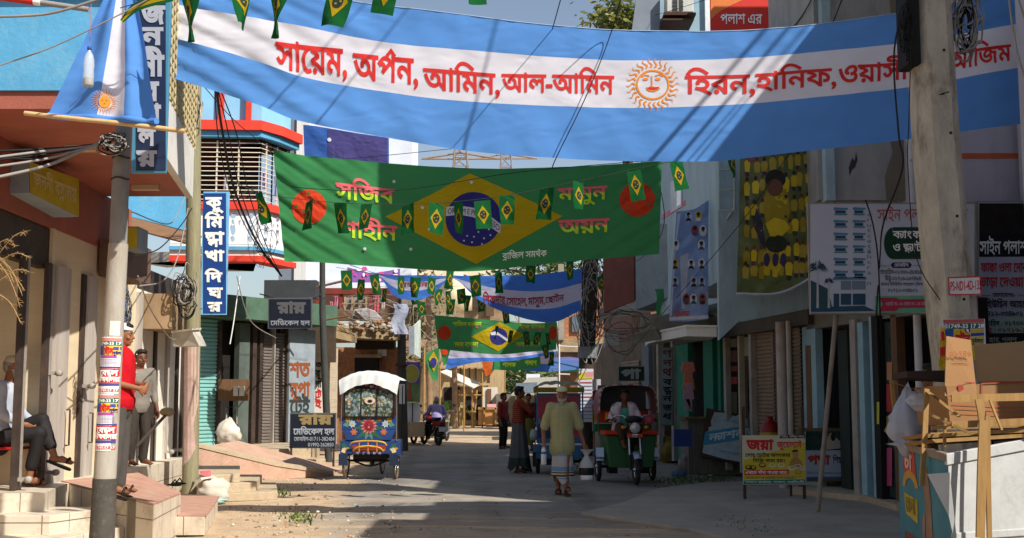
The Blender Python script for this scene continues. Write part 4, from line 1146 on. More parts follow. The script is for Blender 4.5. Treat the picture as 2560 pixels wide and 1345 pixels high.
mb.add(vs,[(r*8+j,r*8+(j+1) % 8,(r+1)*8+(j+1) % 8,(r+1)*8+j) for r in range(len(rows)-1) for j in range(8)],CONC)
prt(mb,'pole_shaft',pole3)
pc=PY(YC)
mb=MB()
for x,y in ((2360,125),(2377,332),(2393,540),(2410,748)): art(mb,[circ(x,y,4,4,12)],pc.at,INK_K,.004)
art(mb,[[(2348,235),(2372,228),(2374,231),(2362,233),(2362,236),(2350,238)]],pc.at,INK_K,.004)
prt(mb,'bolt_hole',pole3,flip=False)
pb=poster(pc.at,'number_plate',pole3,2370,693,2452,738,'#d8d4d2',None,.006,2)
mb=MB()
art(mb,[[(2370,693),(2452,690),(2454,737),(2372,738)],[(2373,696),(2375,735),(2451,734),(2449,693)]],pc.at,INK_R,.008)
text_quad(mb,'PS-ND1-4D-135',(2376,704,2453,727,700,723),pc.at,INK_R,.015,.008)
under(mb.build('plate_print',flip=False),pb)
pb=poster(pc.at,'medicine_poster',pole3,2355,797,2462,900,'#d8d4dc',None,.006,4)
mb=MB()
def bar(xa,ya,xb,yb,h,off=.008): art(mb,[[(xa,ya),(xb,ya-2),(xb,yb-2),(xa,yb)]],pc.at,flat(h),off)
bar(2358,799,2460,808,'#b85a58');bar(2360,809,2460,823,'#2c5a52');bar(2362,824,2384,900,'#2e5aa0');bar(2385,824,2426,900,'#d8b41c');bar(2427,824,2460,832,'#c8a82a');bar(2427,833,2460,841,'#3a4a9a');bar(2427,842,2460,900,'#c8b42a')
text_quad(mb,'01749-33 17 28',(2361,811,2460,821,809,819),pc.at,INK_W,.03,.01)
text_quad(mb,'যৌন',(2388,838,2426,860),pc.at,INK_R,.05,.01)
art(mb,[circ(2419,826,7,6,14)],pc.at,INK_B,.011);text_quad(mb,'২',(2415,822,2423,830),pc.at,INK_W,.05,.013)
text_quad(mb,'দুর্বলতা',(2429,848,2459,858),pc.at,INK_B,.03,.01)
under(mb.build('poster_print',flip=False),pb)
pk=empty('torn_poster',P(2355,880,YC-.05),0,'torn yellow and red paper poster on the left edge of the concrete pole','poster')
mb=MB();mb.add([P(x,y,YC-.03-.02*math.sin(y*.1)) for x,y in ((2352,818),(2362,820),(2366,870),(2370,925),(2360,935),(2346,912),(2350,870))],[tuple(range(7))],mat('yellow_paper','#c8a81e',var=.3,scale=30));prt(mb,'paper',pk,flip=False)
mb=MB();mb.add([P(x,y,YC-.06) for x,y in ((2353,830),(2360,828),(2362,850),(2354,852))]+[P(x,y,YC-.06) for x,y in ((2350,868),(2364,866),(2366,890),(2350,888))],[(0,1,2,3),(4,5,6,7)],INK_R);prt(mb,'red_print',pk,flip=False)
# black box high on the concrete pole
mb=MB();rect(mb,YC-.02,2269,-60,2300,158,.3,mat('black_meter_box','#15130f',var=.3));mb.build('meter_box',label='tall black box on the left side of the concrete pole',cat='box')
# dark far pole wrapped in cables
YD=31.0
kn=[(560,1480,19),(760,1473,20),(900,1467,20),(1118,1462,20)]
atd,pts,rs=pole_axis(kn,YD);pts[-1].z=0
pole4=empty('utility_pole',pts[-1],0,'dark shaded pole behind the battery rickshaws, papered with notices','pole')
mb=MB();mb.tube(pts,rs,mat('dark_brown_concrete','#3f362e',var=.3,scale=3,dirt=.4,bump=.3),14);prt(mb,'pole_shaft',pole4)  # dark brown tone over the whole shaft
mb=MB();rect(mb,YD-.3,1446,866,1492,895,.25,mat('pale_meter_casing','#8a9296',dirt=.3));prt(mb,'meter_box',pole4)
mb=MB();p4=PY(YD-.34)
rect(mb,YD-.33,1445,922,1484,1055,.02,mat('white_notice_paper','#c9c9cf',var=.08));nb=prt(mb,'notice_sheet',pole4)
mb=MB()
art(mb,[[(1446,934),(1462,930),(1482,930),(1482,946),(1446,948)]],p4.at,flat('#c8b43a'),.002);art(mb,[[(1464,931),(1483,929),(1483,940),(1464,942)]],p4.at,flat('#d08a98'),.004)
for i in range(11): art(mb,[[(1449,955+i*9),(1481,955+i*9),(1481,957+i*9),(1449,957+i*9)]],p4.at,flat('#8a90a8' if i % 4 else '#a83a4a'),.003)
under(mb.build('notice_print',flip=False),nb)
nt=empty('notice_board',Vector((P(1492,1000,29.5).x,29.5,0)),0,'red white and yellow notices stacked beside the dark pole','poster')
for y0,y1,h in ((948,975,'#b8b4b8'),(976,1000,'#8f2430'),(1001,1010,'#b8b4b8'),(1011,1030,'#8f2430'),(1031,1054,'#a88a28'),(1055,1078,'#a8a8b0')):
 mb=MB();rect(mb,29.5,1481,y0,1502,y1,.03,flat(h));prt(mb,'notice',nt)
mb=MB();rect(mb,29.54,1484,1076,1487,1128,.03,WOODB);prt(mb,'stake',nt)
# slim dark poles on the left
for kn,Y,lb in (([(650,806,7),(780,806,8),(900,811,9),(1140,822,9)],27.5,'slim dark steel pole behind the medical hall board'),
                  ([(770,1005,10),(900,1004,11),(1118,1009,12)],33.5,'dark pole by the kerb right of the painted rickshaw'),
                  ([(700,1071,6),(900,1072,8),(1080,1076,8)],44.0,'brown bamboo pole with flags beyond the parked motorcycles'),
                  ([(880,1136,7),(1072,1138,7)],56.0,'mossy post in front of the bamboo tea stall')):
 a_,pts,rs=pole_axis(kn,Y);pts[-1].z=0
 r_=empty('utility_pole',pts[-1],0,lb,'pole')
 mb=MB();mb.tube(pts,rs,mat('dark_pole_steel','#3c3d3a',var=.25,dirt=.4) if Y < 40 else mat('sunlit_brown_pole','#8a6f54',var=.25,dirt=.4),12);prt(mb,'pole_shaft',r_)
 if 30 < Y < 40:
  mb=MB();rect(mb,Y-.13,998,960,1012,1010,.01,mat('white_notice_paper','#c9c9cf'));prt(mb,'notice',r_)
  mb=MB();mb.tube([a_(994+i*2,912,.01) for i in range(11)],.05,mat('rusty_iron','#4a3226'),6);prt(mb,'band',r_)
 if Y < 30:
  mb=MB();mb.tube([P(792,718,Y),P(860,702,Y)],.03,WOODB,6);prt(mb,'cross_arm',r_);mb=MB();mb.tube([P(812,800,Y),P(870,790,Y)],.02,WOODB,5);prt(mb,'cross_arm',r_)

# ================================================================ signboards
def board(name,label,Y,x0,y0,x1,y1,frame,face,th=.08,fw=5,slant=0.0,cat_='signboard'):
 pl=PY(Y,slant,x0)
 r_=empty(name,pl.at((x0+x1)/2,y1),0,label,cat_)
 mb=MB();rect(mb,Y,x0,y0,x1,y1,th,frame,slant);prt(mb,'frame',r_,bevel=.004)
 mb=MB();mb.slab(pl.at(x0+fw,y0+fw,.006),pl.at(x1-fw,y0+fw,.006),pl.at(x1-fw,y1-fw,.006),pl.at(x0+fw,y1-fw,.006),.006,face);prt(mb,'panel',r_)
 return r_,pl
# vertical sign, upper left
NAVYB=mat('navy_sign_paint','#1c2a48',rough=.5,var=.15,dirt=.2,dirtcol='#3a4a60');STEELBL=mat('teal_blue_sign_frame','#4b86a3',rough=.5,var=.1)
r_,pl=board('vertical_signboard','tall navy signboard with big grey Bengali letters stacked at the left corner building',10.05,334,-30,420,432,STEELBL,NAVYB,.05,6)
mb=MB();GL_=flat('#a6a9b2')
for s_,y0,y1,xa,xb in (('জ',16,58,352,414),('ন',70,110,354,410),('নী',140,188,350,414),('ব',206,250,358,402),('স্ত্রা',264,306,352,408),('ল',322,362,350,396),('য়',378,414,348,400)):
 text_quad(mb,s_,(xa-(y0*.02),y0,xb-(y0*.02),y1),pl.at,GL_,.045,.012)
prt(mb,'lettering',r_,flip=False)
# blue vertical sign at the timber pole
r_,pl=board('vertical_signboard','bright blue vertical signboard with white letters next to the timber pole',17.5,504,479,569,787,mat('sky_blue_sign_frame','#7ab4dc',rough=.5),mat('royal_blue_sign_paint','#1d4385',rough=.5,var=.1),.05,4)
mb=MB()
for s_,y0,y1,xa,xb in (('কু',494,520,513,559),('মি',542,568,512,559),('ল্লা',582,610,512,561),('খা',628,652,512,561),('দি',682,704,512,556),('ঘ',720,744,518,557),('র',756,778,518,555)):
 text_quad(mb,s_,(xa,y0,xb,y1),pl.at,INK_W,.04,.012)
prt(mb,'lettering',r_,flip=False)
mb=MB();
for y in (510,632,770): mb.tube([pl.at(484,y),pl.at(506,y)],.012,GREYSTEEL,6)
prt(mb,'bracket',r_)
# yellow shop signs under the soffit
ys=empty('shop_signbox',P(130,480,12.4),0,'yellow painted sign box with faded letters under the salmon soffit','signboard')
c=[P(72,404,11.8),P(196,448,13.1),P(196,542,13.1),P(74,482,11.8)]
mb=MB();k=Vector((-1.3,.25,0))
mb.hexa([c[3],c[2],c[2]+k,c[3]+k],[c[0],c[1],c[1]+k,c[0]+k],mat('grey_blue_sign_box','#8d9aa2',var=.12,dirt=.3));prt(mb,'box',ys)
mb=MB();n_=(c[1]-c[0]).cross(c[3]-c[0]).normalized();n_=n_ if n_.y < 0 else-n_
mb.add([v+n_*.006 for v in c],[(0,1,2,3)],YELS);face=prt(mb,'yellow_face',ys,flip=False)
def q4(cc,nn):
 def at(x,y,off): return cc[0].lerp(cc[1],x).lerp(cc[3].lerp(cc[2],x),y)+nn*(.006+off)
 return at
mb=MB();text_quad(mb,'জননী বস্ত্রালয়',(.06,.3,.94,.68),q4(c,n_),flat('#d8d090'),.02,.004);prt(mb,'lettering',ys,flip=False)
r_,pl=board('shop_signbox','small second yellow sign box half hidden behind the steel pole',14.6,312,566,345,624,mat('grey_blue_sign_box','#8d9aa2'),YELS,.4,3)
# medical hall boards
DNAV=mat('dark_navy_board','#161d2b',rough=.5,var=.15);
for lb,Y,q,big,L1,L2 in (('dark hanging signboard of the medical hall tilted on its arm',25.0,(670,745,780,822),'#59595c',(('রায়',(692,757,765,782)),),(('মেডিকেল হল',(676,802,775,813)),)),
      ('dark blue standing board of the medical hall with phone numbers left of the painted rickshaw',24.6,(724,1032,840,1145),'#8c7a50',(('রায়',(746,1038,832,1060)),),(('মেডিকেল হল',(733,1072,836,1086)),('মোবাইল-01711-382484',(735,1093,836,1102)),('01992-262850',(770,1107,834,1116))))):
 r_,pl=board('medical_hall_board',lb,Y,q[0],q[1],q[2],q[3]-(24 if Y < 25 else 0),mat('dull_steel_frame','#54565c'),DNAV,.05,3,-.12 if Y==25.0 else 0)
 mb=MB()
 for s_,b_ in L1: text_quad(mb,s_,b_,pl.at,flat(big),.05,.012)
 for s_,b_ in L2: text_quad(mb,s_,b_,pl.at,flat('#9aa0aa'),.012 if b_[3]-b_[1] < 13 else .03,.012)
 prt(mb,'lettering',r_,flip=False)
 if Y < 25:
  mb=MB()
  for x in (728,834):
   p=pl.at(x,1100);mb.box((p.x-.02,p.y,0),(p.x+.02,p.y+.04,1.1),DKSTEEL)
  prt(mb,'leg',r_)
 else:
  mb=MB();mb.tube([pl.at(690,746,-.05),P(650,735,26.2)],.015,DKSTEEL,5);mb.tube([pl.at(770,746,-.05),P(806,735,27.4)],.015,DKSTEEL,5);prt(mb,'hanger',r_)
# property board behind the concrete pole
WHB2=mat('white_print_board','#b9bcc8',rough=.5,var=.05,scale=1.5,dirt=.2,dirtcol='#8a8f98')
r_,pl=board('property_signboard','wide white property signboard with a tower drawing, half hidden by the concrete pole',14.7,2022,506,2440,786,mat('pale_wood_frame','#8d8578'),WHB2,.06,4)
mb=MB();TB=flat('#4f7f9e');TD=flat('#274a5f');TS=flat('#6f7f8a')
for i in range(6):
 y=518+i*31.5
 for xa,xb in ((2084,2120),(2132,2164)):
  art(mb,[[(xa+(i==0)*0,y),(xb,y+2),(xb,y+6),(xa,y+7)]],pl.at,TB,.012)
  art(mb,[[(xa+4,y+8),(xb-6,y+8),(xb-6,y+15),(xa+4,y+15)]],pl.at,TD,.012)
  art(mb,[[(xa+2,y+16),(xb-2,y+16),(xb-2,y+20),(xa+2,y+20)]],pl.at,TB,.012)
art(mb,[[(2082,694),(2166,692),(2166,699),(2082,700)]],pl.at,TB,.012)
for xa,ya,xb,yb in ((2102,702,2128,724),(2130,702,2164,724),(2084,734,2098,768),(2102,734,2128,762),(2132,734,2164,762)): art(mb,[[(xa,ya),(xb,ya),(xb,yb),(xa,yb)]],pl.at,TS if ya < 730 else TD,.012)
art(mb,[[(2027,768),(2160,764),(2190,778),(2027,780)]],pl.at,TD,.013)
for cx_,top,bot,rr in ((2044,672,770,26),(2072,704,770,12)):
 art(mb,[[(cx_-2,top),(cx_+2,top),(cx_+3,bot),(cx_-3,bot)]],pl.at,flat('#aab0b0'),.014)
 for k in range(17):
  a=math.pi*(k/16)*1.15-.23;dx,dy=math.cos(a),-math.sin(a);g=rr*(.8+.35*((k*7) % 5)/4)
  art(mb,[[(cx_+dy*1.6,top-dx*1.6),(cx_+dx*g*.6,top+dy*g*.75-1.5),(cx_+dx*g,top+dy*g*.6+abs(dx)*g*.35),(cx_+dx*g*.55,top+dy*g*.6+1.5)]],pl.at,flat('#23414a'),.016+k*.0003)
art(mb,[[(2027,700),(2070,722),(2080,768),(2027,772)]],pl.at,flat('#2e4a52'),.0115)
for i,ch in enumerate('n architecture'[::-1]):
 if ch !=' ': text_quad(mb,ch,(2168,530+i*13.2,2178,541+i*13.2),pl.at,TS,.0,.012)
prt(mb,'tower_drawing',r_,flip=False)
mb=MB()
text_quad(mb,'সাইন পলাশ টাওয়ার',(2193,524,2420,552,522,550),pl.at,flat('#b04a44'),.0,.012)
art(mb,[[(2232,568),(2420,567),(2420,646),(2232,648)] ],pl.at,flat('#123a26'),.012);art(mb,[circ(2234,608,24,40,24,90,270)],pl.at,flat('#123a26'),.0125)
text_quad(mb,'ব্যাংক, বীমা',(2232,578,2366,595),pl.at,INK_W,.02,.016);text_quad(mb,'ও ফ্ল্যাট',(2232,610,2306,628),pl.at,INK_W,.02,.016)
art(mb,[[(2232,656),(2274,656),(2280,662),(2274,670),(2232,670),(2226,662)]],pl.at,flat('#23244e'),.012);text_quad(mb,'মোবাইল:',(2236,659,2272,667),pl.at,INK_W,.0,.016)
art(mb,[[(2200,664),(2224,664),(2224,665.5),(2200,665.5)],[(2284,663),(2340,663),(2340,664.5),(2284,664.5)]],pl.at,TS,.012)
for s_,b_ in (('তাওহিদ-০১৭৩০-৫৮৪৮৯৯',(2200,675,2312,685)),('মিঠু-০১৭১৬-১৯৭৪৯৪',(2212,691,2302,701)),('জনাব মহিউদ্দিন আহমেদ (মিলন)',(2202,707,2312,714)),('০১৭১২-০৩৪৯০১',(2220,721,2294,730))): text_quad(mb,s_,b_,pl.at,flat('#3a3c40'),.01,.012)
art(mb,[[(2188,740),(2424,738),(2424,780),(2188,782)]],pl.at,flat('#6aa884'),.012);art(mb,[[(2196,744),(2240,744),(2248,748),(2424,746),(2424,768),(2248,770),(2240,778),(2196,778),(2208,760)]],pl.at,flat('#b0344c'),.015)
text_quad(mb,'ওয়ার্ড নং- ০৬ রোড নং- ০৪ হোল্ডিং নং-৫৩',(2214,756,2346,764,755,763),pl.at,flat('#d8b8bc'),.0,.018)
art(mb,[circ(2362,668,46,46,36,90,270)],pl.at,flat('#a83a50'),.012)
prt(mb,'print',r_,flip=False)
# prop pole under it
mb=MB();a,b=P(2090,788,14.9),P(2043,1279,15.4);b.z=0
mb.tube([a,b],.03,mat('dusty_grey_pipe','#8f857a',var=.15,dirt=.5),10);mb.build('prop_pole',label='slanting grey pipe propping up the white property signboard',cat='pole')
# rental board on the wall at the right
r_,pl=board('rental_signboard','black and white rental signboard on the lilac wall right of the concrete pole',15.9,2444,503,2760,868,mat('pale_wood_frame','#8d8578'),WHB2,.08,3)
mb=MB();art(mb,[[(2448,508),(2756,508),(2756,585),(2448,585)]],pl.at,mat('dark_brown_print','#231a14',var=.5,scale=6),.012);art(mb,[[(2448,585),(2756,585),(2756,640),(2448,642)]],pl.at,flat('#111014'),.012)
art(mb,[[(2448,796),(2756,790),(2756,832),(2448,832)]],pl.at,flat('#a8c4b4'),.012);art(mb,[[(2448,834),(2756,830),(2756,864),(2448,864)]],pl.at,flat('#16211c'),.012)
for s_,b_,c_ in (('সাইন পলাশ টাওয়ার',(2402,604,2650,634),INK_W),('ফাকা ওলা দোকান',(2452,658,2588,680),INK_R),('ভাড়া দেওয়া হইবে',(2446,694,2610,716),INK_R),('যোগাযোগঃ-',(2482,733,2538,742),INK_K),
                   ('মহিউদ্দিন আহমেদ',(2452,753,2586,768),INK_K),('০১৭১২-০৩৪৯০১ (মামুন)',(2438,778,2606,790),INK_K),('তাওহিদ : ০১৭৩০-৫৮৪৮৯৯',(2432,803,2620,814),INK_K),('মিঠু : ০১৭১৬-১৯৭৪৯৪',(2452,820,2620,830),flat('#a8303a')),('বাজার, পলাশ',(2456,844,2542,856),flat('#a8b0ac'))):
 if b_[0] >=2446 or 1:
  text_quad(mb,s_,(max(b_[0],2449),*b_[1:]),pl.at,c_,.02,.017)
art(mb,[[(2449,738),(2476,738),(2476,740),(2449,740)],[(2545,737),(2756,736),(2756,738),(2545,739)]],pl.at,TS,.013)
prt(mb,'print',r_,flip=False)
# standing jeweller board
r_,pl=board('jeweller_board','standing yellow and white jeweller board with a woman, on two legs at the kerb',17.3,1857,1088,2015,1212,mat('white_frame','#b8b4b0'),mat('cream_print','#c9c49e',rough=.5,var=.06),.03,2)
mb=MB()
art(mb,[[(1859,1150),(1960,1122),(2013,1105),(2013,1196),(1859,1198)]],pl.at,flat('#c9b436'),.008)
for s_,b_,c_,bo in (('জয়া',(1866,1101,1934,1124),INK_R,.04),('জুয়েলার্স',(1942,1105,2004,1119),INK_R,.02),('গোল্ড প্লেটের অলংকার',(1863,1134,1976,1142),INK_K,.02),('বিক্রি করা হয়।',(1882,1148,1962,1155),INK_K,.02)): text_quad(mb,s_,b_,pl.at,c_,bo,.011)
art(mb,[[(1952,1088),(2013,1086),(2013,1095),(1948,1096)]],pl.at,flat('#26243a'),.01);text_quad(mb,'প্রোঃ পবিত্র পাল',(1954,1089,2011,1094),pl.at,INK_W,.0,.013)
art(mb,[[(1861,1176),(1972,1174),(1972,1186),(1861,1188)]],pl.at,INK_R,.01);text_quad(mb,'এখানে শাঁখা পাওয়া যায়।',(1863,1178,1968,1185),pl.at,INK_W,.015,.013)
text_quad(mb,'মোবাঃ 01718-428530, 01916-825877',(1864,1192,1992,1197),pl.at,flat('#5a4a3a'),.0,.011)
art(mb,[[(1859,1201),(2013,1198),(2013,1209),(1859,1210)]],pl.at,flat('#2a7a62'),.01);text_quad(mb,'পলাশ বাজার, পলাশ, নরসিংদী',(1863,1203,2010,1208),pl.at,INK_W,.0,.013)
for cx_,cy_,c_ in ((1872,1168,'#2a2418'),(1882,1169,'#2a2418'),(1906,1163,'#7a3a22'),(1931,1163,'#d8cfae'),(1953,1163,'#d8cfae'),(1980,1170,'#d8d4c8'),(1994,1166,'#d8d4c8'),(2006,1170,'#cfc8b8'),(1996,1180,'#b87a4a')):
 art(mb,[circ(cx_,cy_,9,6,18),circ(cx_,cy_-1,6,3.6,18)[::-1]],pl.at,flat(c_),.012)
SKINP=flat('#b88a5e');HAIRP=flat('#2a1c18')
art(mb,[circ(1989,1136,7.5,9,18)],pl.at,SKINP,.012);art(mb,[circ(1988,1130,8.5,6,16,180,360)],pl.at,HAIRP,.014)
art(mb,[[(1984,1144),(1994,1144),(2004,1154),(2008,1166),(1972,1166),(1976,1152)]],pl.at,flat('#a8803e'),.011)
prt(mb,'print',r_,flip=False)
for x in (1862,2011):
 mb=MB();p=pl.at(x,1200);mb.box((p.x-.02,p.y+.002,0),(p.x+.02,p.y+.035,1.35),mat('rusty_iron','#4a3226'));prt(mb,'leg',r_)
mb=MB();p=pl.at(1998,1212);mb.box((p.x-.015,p.y+.5,0),(p.x+.015,p.y+.53,.6),mat('rusty_iron','#4a3226'));mb.tube([Vector((p.x,p.y+.5,.58)),Vector((p.x,p.y+.03,.9))],.012,DKSTEEL,5);prt(mb,'back_strut',r_)
# second standing board
r_,pl=board('craft_shop_board','standing framed board with a dark portrait picture and red lettering behind the jeweller board',18.6,1999,1070,2143,1204,mat('raw_timber_frame','#6a5a44',dirt=.4),mat('pale_blue_white_print','#aab4c2',rough=.5,var=.06),.05,9)
mb=MB();art(mb,[[(2014,1078),(2130,1077),(2130,1125),(2014,1126)]],pl.at,mat('dark_green_picture','#203a30',var=.5,scale=7),.012)
art(mb,[[(2050,1126),(2056,1106),(2070,1090),(2090,1094),(2108,1110),(2130,1118),(2090,1122)]],pl.at,flat('#a8a494'),.014);art(mb,[circ(2078,1092,8,10,16)],pl.at,SKINP,.016);art(mb,[circ(2083,1092,6,11,16)],pl.at,HAIRP,.018)
text_quad(mb,'পর্ণা',(2018,1140,2076,1160),pl.at,flat('#b83424'),.05,.012);text_quad(mb,'শিল্পালয়',(2082,1143,2126,1158),pl.at,INK_K,.02,.012)
text_quad(mb,'প্রোঃ-০১৭১৫-৪২০৬৩৯, ০১৯২৩-৮২৪৮৭৩',(2018,1180,2128,1185),pl.at,flat('#3a4a66'),.0,.012)
art(mb,[[(2014,1192),(2132,1191),(2132,1195),(2014,1196)]],pl.at,flat('#2f6fae'),.012)
prt(mb,'print',r_,flip=False)
for x in (2004,2137):
 mb=MB();p=pl.at(x,1200);mb.box((p.x-.03,p.y+.052,.1),(p.x+.03,p.y+.1,1.0),mat('raw_timber_frame','#6a5a44'));prt(mb,'leg',r_)
# leaning old sign
ls=empty('leaning_signboard',G(1830,1170,0),0,'old rusty blue and white signboard leaning sideways against the kerb stall','signboard')
c=[P(1767,1020,23.3),P(1912,1046,23.0),P(1905,1170,22.6),P(1750,1140,22.9)]
mb=MB();mb.slab(*c,.05,mat('rusty_sign_steel','#4a2f22',var=.3,scale=6,dirt=.4));prt(mb,'steel_sheet',ls)
n_=(c[1]-c[0]).cross(c[3]-c[0]).normalized();n_=n_ if n_.y < 0 else-n_
at_=q4(c,n_)
mb=MB();art(mb,[[(.14,.06),(.3,.04),(.5,.07),(.55,.03),(.7,.08),(.96,.04),(.97,.95),(.4,.97),(.03,.93),(.04,.5),(.09,.46),(.07,.4),(.12,.36),(.1,.25)]],at_,mat('chipped_white_sign_paint','#a7b3b6',var=.15,dirt=.5,dirtcol='#6d5a48',scale=5),.002);f1=prt(mb,'white_face',ls,flip=False)
mb=MB();art(mb,[[(.03,.5),(.97,.1),(.97,.38),(.02,.78)]],at_,mat('faded_cyan_stripe','#3f86a0',var=.12,dirt=.25),.005)
def at2(x,y,off): return at_(x,.5-.42*x+y*.28,off)
text_quad(mb,'ন্যাশনাল',(.1,.3,.9,.8),at2,flat('#c2cfd0'),.03,.009)
for y in (.2,.84): text_quad(mb,'পলাশ বাজার নরসিংদী ফোন',(.3,y-.03,.9,y+.03,y-.06,y),at_,flat('#4f8aa0'),.0,.006)
prt(mb,'stripe_lettering',ls,flip=False)
# small signs among the far right shops
r_,pl=board('small_signboard','small dark green signboard with two white Bengali letters above the red hooded rickshaw',27.0,1545,915,1612,953,mat('pale_grey_frame','#8a8d8a'),mat('dark_green_sign','#22332e'),.05,2)
mb=MB();text_quad(mb,'পা',(1552,925,1602,946),pl.at,flat('#9aa09c'),.05,.012);prt(mb,'lettering',r_,flip=False)
r_,pl=board('vertical_signboard','dim vertical shop sign with dark and red stacked letters beside the teal doors',23.9,1651,868,1684,1064,mat('grey_timber_post','#6a665c'),mat('dim_blue_grey_sign','#75868a',var=.12,dirt=.4),.06,3)
mb=MB()
for s_,y0,y1,c_ in (('ণ',876,892,'#6a2a24'),('ন',900,914,'#6a2a24'),('থ',922,940,'#6a2a24'),('ব',948,962,'#1d1d1c'),('স্ম',968,984,'#1d1d1c'),('ন',990,1003,'#1d1d1c'),('জ',1012,1026,'#1d1d1c'),('ধ',1034,1048,'#1d1d1c')): text_quad(mb,s_,(1657,y0,1680,y1),pl.at,flat(c_),.03,.012)
prt(mb,'lettering',r_,flip=False)
# ---- tall posters hung on the right
def drape(name,label,top,bot,Y,mt,slant_amp=.05,seed=0,nu=40,nv=50,cat_='poster'):
 s_=Sheet(top,bot,Y,slant_amp,seed)
 r_=empty(name,s_.S(.5,1),0,label,cat_)
 mb=MB();s_.mesh(mb,[mt],None,nu=nu,rows=nv);prt(mb,'printed_sheet',r_,flip=False)
 return r_,s_
OLIVE=mat('dark_olive_print','#5c6434',rough=.4,var=.4,scale=5,spec=.45,dirt=.5,dirtcol='#33452a')
r_,s_=drape('team_poster','tall shiny green and yellow team poster on the pale blue building',[(1850,372),(1955,366),(2062,378)],[(1841,735),(1950,732),(2040,688)],17.6,OLIVE,.05,40)
rg=random.Random(4);YT=[flat('#d0b424',.45),flat('#c4a81e',.45),flat('#a8902e',.45),flat('#9a841c',.45)]
mb=MB()
for ry,n,big in ((420,9,0),(475,10,0),(530,10,0),(582,11,0),(632,11,0),(672,11,0)):
 for k in range(n):
  x=1858+(2050-1858)*(k+.5)/n+rg.uniform(-3,3);y=ry-(k/n)*(26 if ry > 560 else 34)+rg.uniform(-5,5)+(12 if ry > 630 else 0)
  if abs(x-1940) < 24 and 450 < y < 610: continue
  h=rg.uniform(13,19);w=rg.uniform(7,10)
  art(mb,[[(x-w,y-h*.6),(x-w*.4,y-h),(x+w*.4,y-h),(x+w,y-h*.5),(x+w*.7,y+h),(x-w*.8,y+h*.9)]],s_.at,rg.choice(YT),.006,12)
  art(mb,[circ(x,y-h*1.4,4.5,5.5,10)],s_.at,flat(rg.choice(('#5a3a28','#3a2820','#6b4632'))),.008)
  if rg.random() < .6: art(mb,[[(x-w*.7,y+h),(x+w*.7,y+h),(x+w*.5,y+h*1.7),(x-w*.5,y+h*1.7)]],s_.at,flat(rg.choice(('#2e3a24','#39304a','#3f4a2a'))),.006,12)
art(mb,[circ(1938,448,26,24,20)],s_.at,flat('#2a2420'),.008,12);art(mb,[circ(1938,500,30,22,20)],s_.at,YT[1],.006,12);art(mb,[circ(1936,470,20,22,18)],s_.at,flat('#6b4632'),.01,12)
art(mb,[[(1914,478),(1966,472),(1976,520),(1966,568),(1940,580),(1916,568),(1906,520)]],s_.at,YT[3],.0065,12)
art(mb,[[(1912,560),(1935,545),(1962,552),(1975,570),(1955,590),(1925,592)]],s_.at,YT[0],.009,12);art(mb,[circ(1940,610,28,22,18)],s_.at,flat('#26301e'),.009,12)
for x in (1916,1938,1958): art(mb,[circ(x,650,8,17,14)],s_.at,flat('#3a3358'),.009,12)
art(mb,[[(1900,610),(1880,560),(1890,520),(1905,560),(1915,630)]],s_.at,flat('#3a3440'),.007,12)
art(mb,[[(1936,640),(1960,660),(1940,690),(1918,660)]],s_.at,YT[1],.007,12)
art(mb,[[(1868,392),(1896,388),(1896,402),(1868,406)]],s_.at,flat('#8f4a58'),.007)
prt(mb,'print',r_,flip=False)
mb=MB();e=[s_.S(i/30,1)+Vector((0,-.006,0)) for i in range(31)];mb.tube(e,.022,mat('white_hem','#b4b6ba'),6);prt(mb,'hem',r_)
BLP=mat('glossy_blue_print','#6f86b4',rough=.25,var=.3,scale=2.5,spec=.6)
r_,s_=drape('portrait_poster','shiny pale blue poster with rows of portraits hanging over the street shop',[(1692,528),(1735,522),(1772,500)],[(1673,802),(1720,803),(1770,798)],19.3,BLP,.07,60)
mb=MB();rg=random.Random(9)
for y,xs in ((540,(1722,1746)),(576,(1738,1758)),(612,(1690,1754)),(660,(1688,1728,1754)),(705,(1688,1734,1754)),(748,(1716,1734,1756))):
 for x in xs:
  bgc=rg.choice(('#c9cad6','#8f2f2a','#b8a23a','#a8b4d0','#c9cad6'))
  art(mb,[circ(x,y,9,14,16)],s_.at,flat(bgc,.3),.006,14);art(mb,[circ(x,y-3,4.2,6,12)],s_.at,flat('#6a4836'),.009);art(mb,[circ(x,y-6,4.6,4,10)],s_.at,flat('#1e1a1a'),.011);art(mb,[[(x-7,y+12),(x-4,y+4),(x+4,y+4),(x+7,y+12)]],s_.at,flat(rg.choice(('#3a4a6a','#c8c8d0','#2a2a30'))),.009)
art(mb,[[(1700,640),(1722,630),(1718,700),(1712,770),(1704,770)]],s_.at,flat('#a8aec4',.2),.005,12)  # pale streak painted on as sheen of the plastic
text_quad(mb,'শুভেচ্ছা',(1684,778,1726,788),s_.at,flat('#c8523a'),.03,.009)
art(mb,[[(1674,792),(1770,788),(1770,797),(1674,801)]],s_.at,flat('#c2c4d4'),.006,14);art(mb,[[(1694,534),(1702,532),(1688,640),(1680,790),(1674,790)]],s_.at,flat('#b9bfd8',.3),.005,14)  # the long pale strip at the left is painted sheen too
prt(mb,'print',r_,flip=False)
